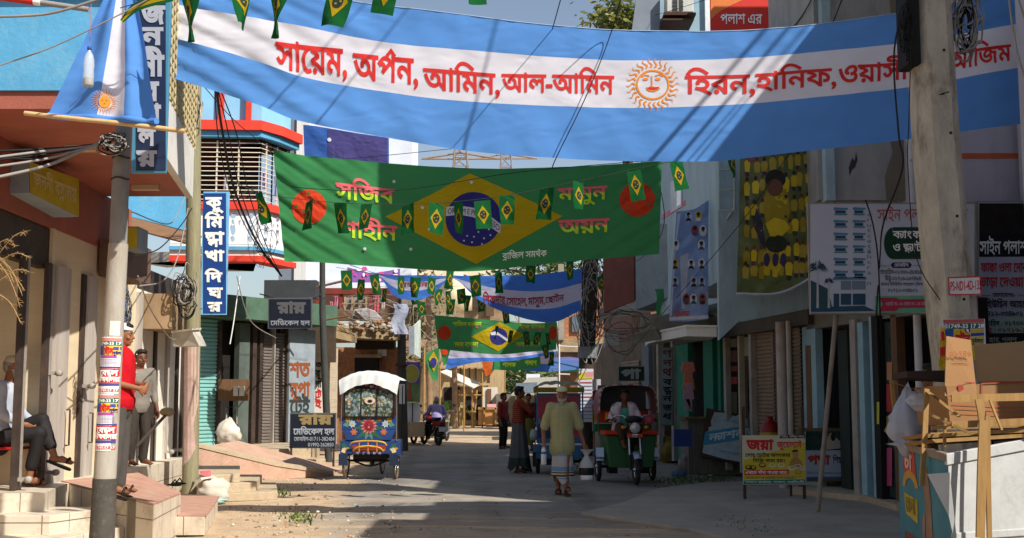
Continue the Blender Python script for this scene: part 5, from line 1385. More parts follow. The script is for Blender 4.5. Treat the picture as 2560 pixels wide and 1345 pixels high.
# ================================================================ market stall, near right
STW=mat('white_tin_sheet','#b9bab8',rough=.5,var=.1,scale=2.5,dirt=.6,dirtcol='#8d877c',bump=.2,bscale=9,dscale=4);BAMB=mat('split_bamboo','#a07c4a',var=.2,scale=5,dirt=.35,dirtcol='#6f5028',stretch=(5,5,.5));CARD=mat('brown_cardboard','#96704a',rough=.9,var=.08,scale=3,dirt=.2,dirtcol='#8a6238');CARD2=mat('tan_cardboard','#9c7d58',rough=.9,var=.06,scale=3)
TARP=mat('teal_printed_tarpaulin','#3f7a88',rough=.6,var=.15,scale=3,dirt=.3,dirtcol='#6f8f96')
st=empty('market_stall',(3.6,8.6,0),0,'makeshift stall of white tin sheet and teal printed tarpaulin at the near right','stall')
Cc=P(2370,1142,8.0);Lc=P(2246,1108,9.6);Rc=P(2720,1075,8.55)
def vert(p,z=0): return Vector((p.x,p.y,z))
mb=MB();k=Vector((.5,1.4,0));
for a,b in ((Cc,Rc),):
 mb.hexa([vert(a),vert(b),vert(b)+Vector((0,.02,0)),vert(a)+Vector((.012,.02,0))],[a,b,b+Vector((0,.02,0)),a+Vector((.012,.02,0))],STW)
prt(mb,'front_sheet',st)
mb=MB();d_=(Rc-Cc)
for f_ in ((.0,1.0),):
 a=Cc+Vector((-.015,-.02,-.055));b=Rc+Vector((0,-.02,-.055));mb.hexa([a,b,b+Vector((0,.05,0)),a+Vector((0,.05,0))],[a+Vector((0,0,.075)),b+Vector((0,0,.075)),b+Vector((0,.05,.075)),a+Vector((0,.05,.075))],STW)
a=vert(Cc,.56)+Vector((0,-.014,0));b=vert(Rc,.56)+Vector((0,-.014,0));mb.hexa([a,b,b+Vector((0,.012,0)),a+Vector((0,.012,0))],[a+Vector((0,0,.05)),b+Vector((0,0,.05)),b+Vector((0,.012,.05)),a+Vector((0,.012,.05))],STW)
prt(mb,'tin_rim',st,bevel=.006)
# tarpaulin: rippled side
mb=MB();nu,nv=24,20;vs=[]
nrm=Vector((-(Cc.y-Lc.y),Cc.x-Lc.x,0)).normalized();nrm=nrm if nrm.x < 0 else-nrm
def tarp(u,v,off=0):
 a=Lc.lerp(Cc,u);p=Vector((a.x,a.y,a.z*(1-v)));return p+nrm*(.012*math.sin(u*9+v*2)*(0.4+v)+off)
mb.add([tarp(i/nu,j/nv) for j in range(nv+1) for i in range(nu+1)],[(j*(nu+1)+i,j*(nu+1)+i+1,(j+1)*(nu+1)+i+1,(j+1)*(nu+1)+i) for j in range(nv) for i in range(nu)],TARP,True)
tp=prt(mb,'tarpaulin',st,flip=False)
mb=MB();at_=lambda x,y,off: tarp(x,y,off)
for pts,h in (([(.12,.02),(.36,.02),(.38,.2),(.12,.18)],'#b0483a'),([(.13,.32),(.38,.34),(.36,.5),(.16,.46)],'#b9a53c'),([(.12,.58),(.38,.6),(.36,1),(.14,1)],'#8f4a34'),([(.78,.66),(.96,.7),(.96,1),(.78,1)],'#a84a34'),([(.14,.8),(.34,.82),(.32,.95),(.16,.94)],'#b88a3c'),
               ([(.5,.16),(.6,.1),(.68,.3),(.74,.7),(.72,1),(.48,1),(.56,.6),(.54,.4)],'#8f7058'),([(.46,.45),(.52,.4),(.52,.7),(.46,1),(.42,1)],'#9a7a66')): art(mb,[pts],at_,mat('faded_print_'+h[1:],h,var=.3,scale=9),.004,.09)
ring=circ(.26,.28,.15,.12,20,180,360)+circ(.26,.28,.09,.07,20,180,360)[::-1];art(mb,[ring],at_,flat('#c08a3a'),.005,.09)
text_quad(mb,'মেলা',(.17,.35,.34,.44),at_,flat('#8f7a2a'),.04,.008);text_quad(mb,'চা',(.16,.06,.32,.15),at_,flat('#d8b0a0'),.04,.008)
under(mb.build('tarpaulin_print',flip=False),tp)
mb=MB();a=Lc+Vector((-.02,0,-.03));b=Cc+Vector((-.02,0,-.03));mb.hexa([a,b,b+Vector((.05,0,0)),a+Vector((.05,0,0))],[a+Vector((0,0,.05)),b+Vector((0,0,.05)),b+Vector((.05,0,.05)),a+Vector((.05,0,.05))],mat('dusty_wood_rail','#8a7a66',dirt=.4));prt(mb,'side_rail',st)
mb=MB();mb.add([vert(Cc,Cc.z-.12)+Vector((-.1,.12,0)),vert(Cc,Cc.z-.1)+Vector((-.005,-.035,0)),vert(Cc,.42)+Vector((.035,-.035,0)),vert(Cc,.72)+Vector((-.02,-.03,0))],[(0,1,2,3)],STW);prt(mb,'folded_flap',st,flip=False)
mb=MB();zt=Cc.z-.09;mb.prism([(Cc.x+.03,Cc.y+.05),(Rc.x,Rc.y+.06),(Rc.x+.2,Rc.y+1.3),(Lc.x+.06,Lc.y)],zt-.03,zt,mat('dark_table_boards','#4a3826',var=.3));prt(mb,'counter_top',st)
def stick(px0,py0,Y0,px1,py1,Y1,w,mt=BAMB,name='bamboo_strip',par=st):
 mb=MB();a,b=P(px0,py0,Y0),P(px1,py1,Y1);d=(b-a).normalized();s_=d.cross(Vector((0,1,0))).normalized()*w/2;t_=Vector((0,.02,0))
 m1=(a+b)/2+s_*rnd.uniform(-.3,.3)
 mb.hexa([a-s_,a+s_,a+s_+t_,a-s_+t_],[m1-s_,m1+s_*1.1,m1+s_+t_,m1-s_+t_],mt);mb.hexa([m1-s_,m1+s_*1.1,m1+s_+t_,m1-s_+t_],[b-s_,b+s_,b+s_+t_,b-s_+t_],mt)
 return prt(mb,name,par)
for a_ in ((2460,1050,7.9,2452,1345,7.85,.055),(2470,1040,7.94,2475,1345,7.9,.03),(2318,972,8.6,2306,1215,8.5,.035),(2230,950,9.6,2250,1120,9.6,.03),(2365,1045,8.4,2362,1116,8.4,.018),(2250,1000,9.4,2215,1080,9.3,.02),(2228,955,9.6,2375,1000,8.2,.045),(2316,976,8.6,2400,1042,8.2,.02),(2320,1090,8.3,2560,1075,8.2,.025),(2330,1070,8.3,2700,1060,8.2,.025),(2325,1035,8.4,2420,1080,8.0,.02),(2380,996,8.15,2720,985,8.3,.05),(2380,1062,8.15,2700,1048,8.2,.045),(2448,998,8.12,2458,1062,8.1,.05),(2476,1000,8.1,2506,1075,8.0,.012)): stick(*a_)
mb=MB();mb.slab(P(2268,944,9.2),P(2366,942,9.2),P(2366,956,9.2),P(2232,950,9.5),.05,mat('dark_stained_plank','#33241c'));prt(mb,'dark_plank',st)
for i,(x0,y0,x1,y1) in enumerate(((2330,1098,2700,1076),(2325,1082,2700,1066))):
 mb=MB();mb.slab(P(x0,y0,8.5),P(x1,y1,8.6),P(x1,y1+9,8.6),P(x0+10,y0+9,8.5),.5,BAMB);prt(mb,'slat_tray',st)
# cardboard on the stall
bx=empty('cardboard_box',P(2450,1060,8.7),0,'open brown cardboard box with red print on the stall in front of the concrete pole','box')
mb=MB();mb.slab(P(2366,965,8.6),P(2720,946,8.8),P(2720,1060,8.8),P(2376,1064,8.6),.45,CARD);prt(mb,'box_body',bx)
mb=MB();mb.slab(P(2366,840,8.75),P(2427,850,8.75),P(2442,985,8.6),P(2362,990,8.6),.012,CARD);fl1=prt(mb,'left_flap',bx)
mb=MB();mb.slab(P(2436,862,8.95),P(2552,854,9.0),P(2720,800,9.0),P(2720,950,8.85),.012,CARD2);mb.slab(P(2436,862,8.95),P(2720,845,9.0),P(2720,950,8.85),P(2446,955,8.85),.012,CARD2);prt(mb,'back_flap',bx)
mb=MB();pf=PY(8.58)
text_quad(mb,'০১৭৪৬',(2374,878,2428,892),PY(8.68).at,flat('#a8643a'),.02,.01)
for y in (902,908): art(mb,[[(2382,y),(2422,y+2),(2422,y+3.5),(2382,y+1.5)]],PY(8.68).at,flat('#a8643a'),.01)
under(mb.build('flap_print',flip=False),fl1)
q0,q1=P(2366,990,8.6),P(2720,990,8.8);mb=MB();pf=Pl((q0.x,q0.y),(q1.x,q1.y))
art(mb,[[(2412,955),(2438,956),(2438,985),(2435,985),(2435,959),(2412,957)],[(2453,957),(2560,953),(2560,956),(2456,960),(2456,984),(2453,984)],[(2395,962),(2408,962),(2410,980),(2396,980)]],pf.at,flat('#9a3f30'),.01)
for y in (1010,1020,1032): art(mb,[[(2380,y),(2560,y+8),(2560,y+10),(2380,y+2)]],pf.at,flat('#a85a3a'),.01)
under(mb.build('box_print',flip=False),bx)
# white plastic bags hanging on the stall frame
PLB=mat('white_plastic_bag','#c4c6d2',rough=.35,var=.06,trans=.35)
def bag(name,label,c,r,seed,mt=PLB,cat_='bag',par=None,neck=None,squash=1.0):
 mb=MB();nu,nv=26,18;vs=[]
 for j in range(nv+1):
  th=math.pi*j/nv
  for i in range(nu):
   ph=2*math.pi*i/nu
   d=Vector((math.sin(th)*math.cos(ph),math.sin(th)*math.sin(ph),math.cos(th)))
   k=1+.26*noise.noise(d*2.2+Vector((seed,0,0)))+.13*noise.noise(d*5+Vector((0,seed,0)))+.06*noise.noise(d*11+Vector((0,0,seed)))
   p=Vector((d.x*r[0]*k,d.y*r[1]*k,d.z*r[2]*k))
   if neck and d.z > .55: f=(d.z-.55)/.45;p.x*=1-.75*f;p.y*=1-.75*f;p.z+=neck*f
   vs.append(Vector(c)+p)
 mb.add(vs,[(j*nu+i,(j+1)*nu+i,(j+1)*nu+(i+1) % nu,j*nu+(i+1) % nu) for j in range(nv) for i in range(nu)],mt,True)
 o=mb.build(name,par,label,cat_ if par is None else None);return o
bag('plastic_bag','big white plastic bag hanging from the left corner of the stall',P(2272,1068,9.2),(.155,.11,.2),3,neck=.12)
bag('plastic_bag','smaller white plastic bag tucked behind the bamboo strip of the stall',P(2318,1002,9.0),(.14,.09,.085),8)
mb=MB();b0=P(2230,1112,9.15);mb.add([P(2240,1096,9.14),P(2290,1106,9.1),P(2260,1118,9.1),P(2214,1110,9.12),P(2238,1106,9.1)],[(0,1,2,4),(4,2,3)],PLB);mb.build('bag_scrap',label='torn tail of white plastic sticking out under the hanging bag',cat='plastic scrap',flip=False)
# ================================================================ the far street
BRICK=mat('sunlit_brick','#a5714f',var=.35,scale=9,dirt=.6,dirtcol='#6d5540',bump=.5,bscale=16)
OLDC=mat('old_sandy_concrete','#9b8463',var=.25,scale=3,dirt=.6,dirtcol='#4f4232',bump=.5,bscale=14)
REDW=mat('dull_red_timber','#7d3427',var=.2,scale=4,dirt=.3)
TANW=mat('sunlit_tan_boards','#b09873',var=.25,scale=4,dirt=.5,dirtcol='#6d5a40',stretch=(4,4,.5))
PALEW=mat('chalky_white_wall','#cfd6e2',var=.06,scale=1.5,dirt=.2,dirtcol='#8d949e')
# ---- old broken house behind the painted rickshaw
oh=empty('old_house',(-5,34,0),0,'old sunlit brick house with crumbling concrete balcony, red beam and laundry','building')
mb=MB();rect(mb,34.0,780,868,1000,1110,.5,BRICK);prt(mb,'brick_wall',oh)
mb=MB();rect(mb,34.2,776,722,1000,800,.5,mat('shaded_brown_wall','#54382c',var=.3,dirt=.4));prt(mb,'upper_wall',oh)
mb=MB();rect(mb,33.3,772,720,985,735,.25,REDW);
for x in (790,848,922): rect(mb,33.35,x,736,x+8,800,.15,REDW)
prt(mb,'red_beam',oh)
mb=MB();rect(mb,34.1,862,744,916,800,.1,flat('#8f8a84'));w_=prt(mb,'window',oh)
mb=MB()
for x in (860,878,896,913): rect(mb,34.0,x,742,x+4,802,.06,TANW)
for y in (758,782): rect(mb,33.99,860,y,916,y+2,.06,TANW)
under(mb.build('window_bars'),w_)
rg=random.Random(3)
mb=MB()
for i in range(220):      # crumbling ledge: a bank of broken lumps
 x=rg.uniform(838,1000);y=828-abs(rg.gauss(0,10));p=P(x,y,32.4+rg.uniform(-.3,.6));r=rg.uniform(.03,.11)
 mb.ell(p,(r,r*rg.uniform(.6,1.2),r*rg.uniform(.5,.9)),rg.choice((OLDC,mat('grey_rubble','#a7a39a',var=.2,dirt=.4),BRICK)),None,6,4)
prt(mb,'rubble',oh)
mb=MB();mb.slab(P(834,818,32.0),P(1000,826,32.6),P(1000,850,32.6),P(834,842,32.0),1.4,OLDC);prt(mb,'balcony_slab',oh)
mb=MB();a,b=P(826,822,30.4),P(892,842,32.0);mb.slab(a,b,b+Vector((0,0,-.16)),a+Vector((0,0,-.2)),1.5,OLDC);prt(mb,'tilted_slab',oh)
mb=MB();rect(mb,33.2,888,850,985,872,.6,mat('slab_shade_strip','#2e2620',var=.3));rect(mb,33.6,886,893,944,1000,.3,DARKIN);rect(mb,33.5,884,886,952,894,.5,OLDC);prt(mb,'dark_doorway',oh)  # upper dark strip stands in for the shade under the balcony slab
mb=MB();rect(mb,33.7,944,870,966,890,.05,flat('#e8e8ea'));prt(mb,'white_notice',oh)
for x,y,w,h,c,lb in ((828,754,8,34,'#e08aa0','pink cloth hanging beside the red post of the old house'),(840,740,10,36,'#d87a98','rose cloth on the line at the left end of the red beam'),(941,738,14,52,'#d06a78','long rose red cloth hanging right of the barred window'),(958,740,9,44,'#d8c8bc','cream and black cloth hanging at the right end of the red beam')):
 p=P(x,y,33.0);s_=33.0/F;mb=MB()
 vs=[(p.x+(i/6-.5)*w*s_,p.y+.03*math.sin(i*2.1+j*.6),p.z-j/6*h*s_) for j in range(7) for i in range(7)]
 mb.add(vs,[(j*7+i,j*7+i+1,(j+1)*7+i+1,(j+1)*7+i) for j in range(6) for i in range(6)],cloth('laundry_'+c[1:],c),True);mb.build('hanging_cloth',label=lb,cat='laundry',flip=False)
for pts,lb in (([(832,775),(888,776),(872,800),(838,802)],'rusty tin sheet under the barred window'),([(945,775),(995,768),(1000,802),(960,806)],'dark tin sheet leaning at the right of the broken balcony')):
 mb=MB();a=[P(x,y,32.8) for x,y in pts];mb.hexa(a,[p+Vector((0,.06,.02)) for p in a],mat('rusty_tin','#6f5540',var=.25,dirt=.5));mb.build('tin_sheet',label=lb,cat='tin sheet')
mb=MB();a=[P(x,y,32.2) for x,y in ((886,774),(921,772),(922,802),(914,800))];mb.hexa(a,[p+Vector((0,.03,.02)) for p in a],mat('pale_mesh_panel','#a8a4a4',var=.2));b=[P(x,y,32.2) for x,y in ((923,774),(936,778),(958,800),(924,802))];mb.hexa(b,[p+Vector((0,.03,.02)) for p in b],mat('pale_mesh_panel','#a8a4a4'));mb.build('mesh_panel',label='pale torn mesh panel standing on the broken balcony',cat='panel')
# shop column left of it, lit by the sun
sc_=empty('striped_shop_front',(-4.8,31,0),0,'narrow sunlit white shop front with red and black vertical writing behind the dark pole','shop front')
pl=PY(31.0)
mb=MB();rect(mb,31.0,783,870,838,1110,.3,mat('sunlit_white_board','#d8cfc2',var=.08,dirt=.3));rect(mb,30.95,824,870,842,1110,.1,mat('pale_shutter','#c8b8a0',stretch=(1,1,8),var=.25,scale=6));prt(mb,'panel',sc_)
mb=MB()
for s_,y0,y1,c_ in (('ত',905,918,INK_K),('রূ',926,942,INK_K),('পা',952,968,INK_K),('টে',978,994,INK_R),('ই',1002,1018,INK_R)): text_quad(mb,s_,(788,y0,804,y1),pl.at,c_,.03,.01)
art(mb,[[(808,880),(812,880),(812,1040),(808,1040)]],pl.at,flat('#c83a4a'),.006);prt(mb,'lettering',sc_,flip=False)
mb=MB();rect(mb,30.6,660,700,790,745,.5,mat('dark_board_wall','#3a3d40',var=.2));rect(mb,30.4,720,800,835,905,.4,mat('dusty_dark_awning','#4a3d30',var=.3,dirt=.5));prt(mb,'awning',sc_)
# pale house higher up behind, with cloths hung on it
ph=empty('pale_house',(-8,45,0),0,'tall chalky white house behind the green banner','building')
mb=MB();rect(mb,44,700,250,740,760,3,mat('grey_side_wall','#6f7986',var=.1));rect(mb,43.9,738,290,768,760,3,mat('ribbed_white_wall','#c9cac8',var=.15,stretch=(10,1,.2),scale=4));rect(mb,44.1,766,300,1028,745,3,PALEW);prt(mb,'wall',ph)
mb=MB();rect(mb,43.7,790,700,880,722,.3,PALEW);prt(mb,'ledge',ph)
pp=empty('purple_poster',P(930,690,42),0,'white and purple printed sheet with pink flowers behind the sagging blue banner','poster')
pl=PY(42.0)
mb=MB();rect(mb,42.0,868,655,1000,706,.04,mat('purple_print','#8a5aa8',var=.15));prt(mb,'sheet',pp)
mb=MB();rg=random.Random(5)
art(mb,[[(868,655),(1000,655),(1000,672),(930,684),(868,668)]],pl.at,flat('#d0dcec'),.01)
for i in range(16): art(mb,[circ(rg.uniform(872,996),rg.uniform(664,702),rg.uniform(3,8),rg.uniform(3,6),10)],pl.at,flat(rg.choice(('#d84a8a','#e8e4ee','#c84aa8'))),.015+i*.002)
prt(mb,'print',pp,flip=False)
bc=Sheet([(758,312),(800,318),(880,330),(972,345)],[(762,410),(800,415),(880,418),(972,425)],30.0,.06,77)
mb=MB();bc.mesh(mb,[cloth('deep_blue_cloth','#3f66b0')],None,60,20);o=mb.build('hanging_banner',label='plain blue and violet cloth banner with a white disc hanging behind the green banner',cat='banner',flip=False)
mb=MB();art(mb,[[(820,324),(968,346),(968,424),(820,416)]],bc.at,cloth('violet_grey_cloth','#55508a'),.012,12);
art(mb,[circ(824,350,5,5,12)],bc.at,WHT,.03);mb.build('violet_panel',o,flip=False)
# sagging blue and white banner
TB_=25.0
b2=Sheet([(1118,688),(1190,690),(1300,688),(1380,682),(1455,672)],[(1150,706),(1200,752),(1290,790),(1380,806),(1452,776)],TB_,.04,33)
SKYD=cloth('shade_darkened_blue_cloth','#4674c8',wr=.5);LILC=cloth('greyed_white_cloth','#b9b6cc',wr=.5)  # blue darkened to carry the shade on the far banners
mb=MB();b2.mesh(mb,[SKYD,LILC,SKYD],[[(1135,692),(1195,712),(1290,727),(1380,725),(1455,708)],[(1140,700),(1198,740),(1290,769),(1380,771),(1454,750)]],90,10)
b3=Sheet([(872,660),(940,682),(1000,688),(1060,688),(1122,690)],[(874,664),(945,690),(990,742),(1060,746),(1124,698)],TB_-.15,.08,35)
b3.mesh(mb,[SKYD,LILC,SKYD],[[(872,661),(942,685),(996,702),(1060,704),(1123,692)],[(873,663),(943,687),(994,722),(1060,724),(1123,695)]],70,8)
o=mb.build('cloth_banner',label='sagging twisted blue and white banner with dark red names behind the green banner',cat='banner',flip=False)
mb=MB()
for s_,q in (('শিকদার,',(1208,738,1266,758,742,763)),('সোহেল,',(1266,745,1318,762,746,764)),('মাসুম,',(1320,745,1362,762,742,760)),('ছোটন',(1363,744,1410,758,737,752))): text_quad(mb,s_,q,b2.at,flat('#8f2434',trans=.2),.02,.01,8)
text_quad(mb,'রহমান',(1002,706,1070,716),b3.at,flat('#8f2434',trans=.2),.02,.012,8)
mb.build('lettering',o,flip=False)
# second green banner further on
g2=Sheet([(1085,788),(1170,795),(1250,802),(1320,808),(1393,806)],[(1096,872),(1170,880),(1250,886),(1320,880),(1390,874)],36.0,.05,51)
mb=MB();g2.mesh(mb,[GRN],None,80,20);o=mb.build('cloth_banner',label='far green banner with yellow diamond hanging over the road behind the blue one',cat='banner',flip=False)
mb=MB();art(mb,[[(1177,842),(1250,805),(1312,838),(1245,878)]],g2.at,YEL,.012,9);art(mb,[circ(1247,841,22,21,24)],g2.at,NAVY,.022,9);art(mb,[[(1226,832),(1240,828),(1270,848),(1268,854),(1245,838),(1228,838)]],g2.at,WHT,.032,9)
mb.build('diamond_and_globe',o,flip=False)
for cx_,cy_,rx_ in ((1111,832,17),(1382,832,10)):
 mb=MB();art(mb,[circ(cx_,cy_,rx_,18,20)],g2.at,DISC,.012,9);mb.build('red_disc',o,flip=False)
mb=MB()
for s_,q in (('শাকিল বনফুল',(1132,806,1204,816)),('জয় বাংলা',(1136,856,1196,868)),('রাজু মাহমুদ',(1300,812,1362,823)),('মেহেদী হাসান',(1290,856,1350,866))): text_quad(mb,s_,q,g2.at,lambda x,y,m=(q[1]+q[3])/2+2: LIME_INK if y < m else PINK_INK,.03,.014,9)
mb.build('lettering',o,flip=False)
b4=Sheet([(1126,872),(1200,878),(1290,882),(1390,872)],[(1112,924),(1190,906),(1280,902),(1390,884)],42.0,.1,61)
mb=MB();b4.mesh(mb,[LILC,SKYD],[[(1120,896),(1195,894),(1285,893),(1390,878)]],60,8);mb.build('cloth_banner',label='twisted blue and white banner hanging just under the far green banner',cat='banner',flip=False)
g3=Sheet([(1236,884),(1290,890),(1350,878)],[(1230,924),(1290,926),(1352,918)],46.0,.06,71)
mb=MB();g3.mesh(mb,[GRN],None,40,12);o=mb.build('cloth_banner',label='farthest small green banner with lime letters low over the road',cat='banner',flip=False)
mb=MB();text_quad(mb,'পালক',(1256,907,1290,917),g3.at,LIME_INK,.04,.02,9);text_quad(mb,'পলাশ',(1312,902,1342,913),g3.at,LIME_INK,.04,.02,9);art(mb,[[(1278,890),(1312,888),(1296,904)]],g3.at,YEL,.015,9);mb.build('lettering',o,flip=False)
b5=Sheet([(1352,880),(1400,878),(1440,880)],[(1290,924),(1370,930),(1440,918)],48.0,.06,81)
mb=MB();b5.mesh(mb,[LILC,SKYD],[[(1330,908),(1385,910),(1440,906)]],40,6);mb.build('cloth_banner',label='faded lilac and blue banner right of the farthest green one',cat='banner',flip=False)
of=Sheet([(1203,900),(1230,898)],[(1214,940),(1228,936)],45.0,.05,83)
mb=MB();of.mesh(mb,[cloth('orange_cloth','#c8622e')],None,8,8);mb.build('hanging_cloth',label='orange cloth hanging from the end of the twisted far banner',cat='cloth',flip=False)
# hanging flags on the brown bamboo pole
for pts,lb,disc in (([(1060,885),(1098,868),(1094,955),(1078,945)],'big green and yellow flag hanging on the brown bamboo pole',0),([(1098,858),(1128,872),(1122,905),(1108,915)],'green flag with red disc hanging right of the brown bamboo pole',1)):
 s_=Sheet([pts[0],pts[1]],[pts[3],pts[2]],43.5,.12,91+disc);mb=MB();s_.mesh(mb,[GRN],None,14,16);o=mb.build('hanging_flag',label=lb,cat='flag',flip=False)
 mb=MB();art(mb,[circ(1112,880,8,8,14)] if disc else [[(1072,898),(1084,878),(1096,902),(1084,930)]],s_.at,DISC if disc else YEL,.03,6)
 if not disc: art(mb,[circ(1084,906,8,12,14)],s_.at,NAVY,.06,6)
 mb.build('flag_print',o,flip=False)
# signs and poster on the left kerb further on
sb=empty('lightbox_sign',P(1038,890,38),0,'grey hanging lightbox sign seen edge on over the far left kerb','signboard')
mb=MB();mb.slab(P(1022,815,38),P(1036,815,38),P(1036,886,38),P(1022,886,38),.05,mat('grey_box_side','#8a8f98'));mb.slab(P(1036,815,38),P(1052,800,39.2),P(1052,896,39.2),P(1036,886,38),.05,mat('pale_green_face','#b0bcb4',var=.2,dirt=.3));prt(mb,'box',sb)
po=empty('street_poster',P(1032,1005,37),0,'tall printed poster with a big gold ring on the far left kerb','poster');pl=PY(37.0)
mb=MB();rect(mb,37,1013,905,1050,1005,.04,mat('green_violet_print','#6f8a5a',var=.4,scale=4));prt(mb,'sheet',po)
mb=MB();art(mb,[[(1013,905),(1050,905),(1050,960),(1013,955)]],pl.at,mat('violet_print','#6a5a9a',var=.3),.01);art(mb,[circ(1030,934,15,20,20)],pl.at,flat('#a8a040'),.02);art(mb,[circ(1030,934,18,23,20),circ(1030,934,16,21,20)[::-1]],pl.at,flat('#c8c4b0'),.025);art(mb,[[(1022,955),(1026,955),(1028,1000),(1020,1000)]],pl.at,flat('#b8503a'),.02);prt(mb,'print',po,flip=False)
mb=MB();rect(mb,37.2,1015,1006,1048,1056,.2,mat('bright_white_door','#dfe2e6',var=.05));rect(mb,37.15,1030,1006,1032,1056,.04,DKSTEEL);mb.build('white_gate',label='small white gate below the tall poster on the far left kerb',cat='gate')
mb=MB();rect(mb,36.8,1000,1056,1060,1092,2.5,mat('sandy_plinth','#b09a7c',dirt=.4));mb.build('plinth',label='sandy plinth under the white gate',cat='plinth')
# ---- houses closing the street
h1=empty('cream_house',(-2,72,0),0,'cream and brick house with rubble wall behind the blue banner','building')
mb=MB();rect(mb,72,1000,600,1240,692,6,mat('cream_wall','#d8cbb0',var=.06,dirt=.2));prt(mb,'upper_wall',h1)
mb=MB();rect(mb,70,1000,692,1262,1050,3,mat('bushy_brick_wall','#8f7a60',var=.4,scale=3,dirt=.6,dirtcol='#4f4a34',bump=.6));prt(mb,'lower_wall',h1)
mb=MB();mb.lathe([(0,1.2),(.35,1.15),(.7,.7),(.85,0),(.85,-.9),(0,-.9)],P(1142,735,66),mat('cream_tank','#dccfae',var=.06,dirt=.2),20);mb.build('water_tank',label='cream rounded water tank seen between flags above the far green banner',cat='tank')
for x0,y0,x1,y1,h in ((1020,740,1050,800,'#4a3a2c'),(1180,720,1205,770,'#3f342a'),(1020,620,1060,660,'#6a5a44'),(1215,700,1235,790,'#5a4636')):
 mb=MB();rect(mb,69.6 if y0 > 690 else 71.6,x0,y0,x1,y1,.2,flat(h));rect(mb,69.4 if y0 > 690 else 71.4,x0-3,y0-4,x1+3,y0,.5,OLDC);prt(mb,'window',h1)
for x0,y0,x1,y1,Y,c_,lb in ((1002,850,1060,872,40,'#8a6a4a','brown tin awning over the far left kerb'),(1100,880,1160,905,52,'#6f665a','grey tin awning left of the timber house'),(1206,900,1262,925,58,'#7a6248','rusty tin awning right of the timber house'),(1290,960,1345,985,54,'#5f6a72','blue grey tin awning behind the battery rickshaw')):
 a,b=P(x0,y1,Y),P(x1,y1-3,Y);k=Vector((0,1.6,P(x0,y0,Y).z-a.z));mb=MB();mb.hexa([a,b,b+k,a+k],[p+Vector((0,0,.05)) for p in (a,b,b+k,a+k)],mat('awning_'+c_[1:],c_,var=.25,dirt=.5,stretch=(6,1,1)));o=mb.build('tin_awning',label=lb,cat='awning')
 for p in (a,b):
  mb=MB();mb.tube([Vector((p.x,p.y+.1,0)),p+Vector((0,.1,0))],.035,BAMB,6);mb.build('awning_pole',o)
h2=empty('timber_house',(-1,62,0),0,'weathered two storey timber house with tin awning at the end of the road','building')
mb=MB();rect(mb,62,1100,880,1262,1062,5,TANW);prt(mb,'wall',h2)
mb=MB();
for x in (1130,1150,1172,1188,1206,1222): rect(mb,61.9,x,918,x+3,960,.08,mat('dark_board_gap','#54452f'))
for x0,x1,y0,y1 in ((1110,1150,968,1030),(1165,1178,985,1050),(1190,1208,980,1050)): rect(mb,61.92,x0,y0,x1,y1,.1,DARKIN)
prt(mb,'dark_opening',h2)
mb=MB();rect(mb,61.5,1098,914,1240,919,.4,TANW);rect(mb,61.4,1130,958,1225,963,.5,TANW);prt(mb,'beam',h2)
mb=MB();a,b=P(1100,932,60),P(1182,972,57);c,d=P(1202,962,59),P(1120,925,62);mb.hexa([a,b,c,d],[p+Vector((0,0,.06)) for p in (a,b,c,d)],mat('pale_tin_awning','#d0c8b8',dirt=.3));prt(mb,'tin_awning',h2)
for x,Y in ((1161,57),(1180,57),(1192,57.2),(1148,58)):
 mb=MB();mb.tube([P(x,975,Y),Vector((P(x-(8 if x==1192 else 0),1060,Y).x,Y,0))],.05,BAMB,6);prt(mb,'bamboo_post',h2)
mb=MB();mb.tube([P(1147,988,57),P(1208,988,57)],.05,BAMB,6);mb.tube([P(1100,1028,57),P(1190,1030,57)],.05,BAMB,6)
prt(mb,'bamboo_rail',h2)
mb=MB();rect(mb,61,1206,968,1244,1050,.3,mat('pale_door_boards','#cfc8bc',var=.1,dirt=.4,stretch=(6,1,.4)));rect(mb,60.9,1218,972,1228,1030,.2,WOODB);prt(mb,'door',h2)
mb=MB();rect(mb,60,1218,1010,1240,1035,.05,flat('#d8a0a8'));prt(mb,'pink_notice',h2)
h3=empty('tin_roof_shop',(3,60,0),0,'low shaded shop with grey tin roof behind the man in the striped shirt','building')
mb=MB();rect(mb,60,1240,985,1420,1062,5,mat('dim_shop_front','#6d6a60',var=.3,dirt=.5));prt(mb,'wall',h3)
mb=MB();a,b,c,d=P(1278,990,58),P(1420,985,58),P(1420,945,64),P(1320,948,64);mb.hexa([a,b,c,d],[p+Vector((0,0,.08)) for p in (a,b,c,d)],mat('grey_ribbed_tin','#9a958a',stretch=(8,1,1),var=.25,dirt=.4));prt(mb,'tin_roof',h3)
mb=MB();rect(mb,66,1316,935,1350,970,.3,PALEW);prt(mb,'white_gable',h3)
h4=empty('brick_house',(4,44,0),0,'sunlit half plastered brick house between the dark pole and the far green banner','building')
mb=MB();rect(mb,44,1408,700,1600,852,4,BRICK);prt(mb,'brick_wall',h4)
mb=MB();rect(mb,43.9,1430,788,1448,830,.2,mat('blue_grey_window','#5a6670'));rect(mb,43.7,1400,846,1600,880,.8,OLDC);rect(mb,43.9,1402,880,1600,1080,3,mat('brown_shop_wall','#7a5a40',var=.3,dirt=.5));prt(mb,'shop_front',h4)
mb=MB();rect(mb,43.5,1396,660,1410,850,.3,mat('grey_pillar','#8d887c',dirt=.4));prt(mb,'pillar',h4)
mb=MB();rect(mb,43,1390,895,1450,910,.05,flat('#7a6a9a'));rect(mb,43,1390,911,1450,918,.05,flat('#a8485a'));rect(mb,42.98,1388,919,1450,930,.05,flat('#3f9a6a'));prt(mb,'shop_sign',h4)
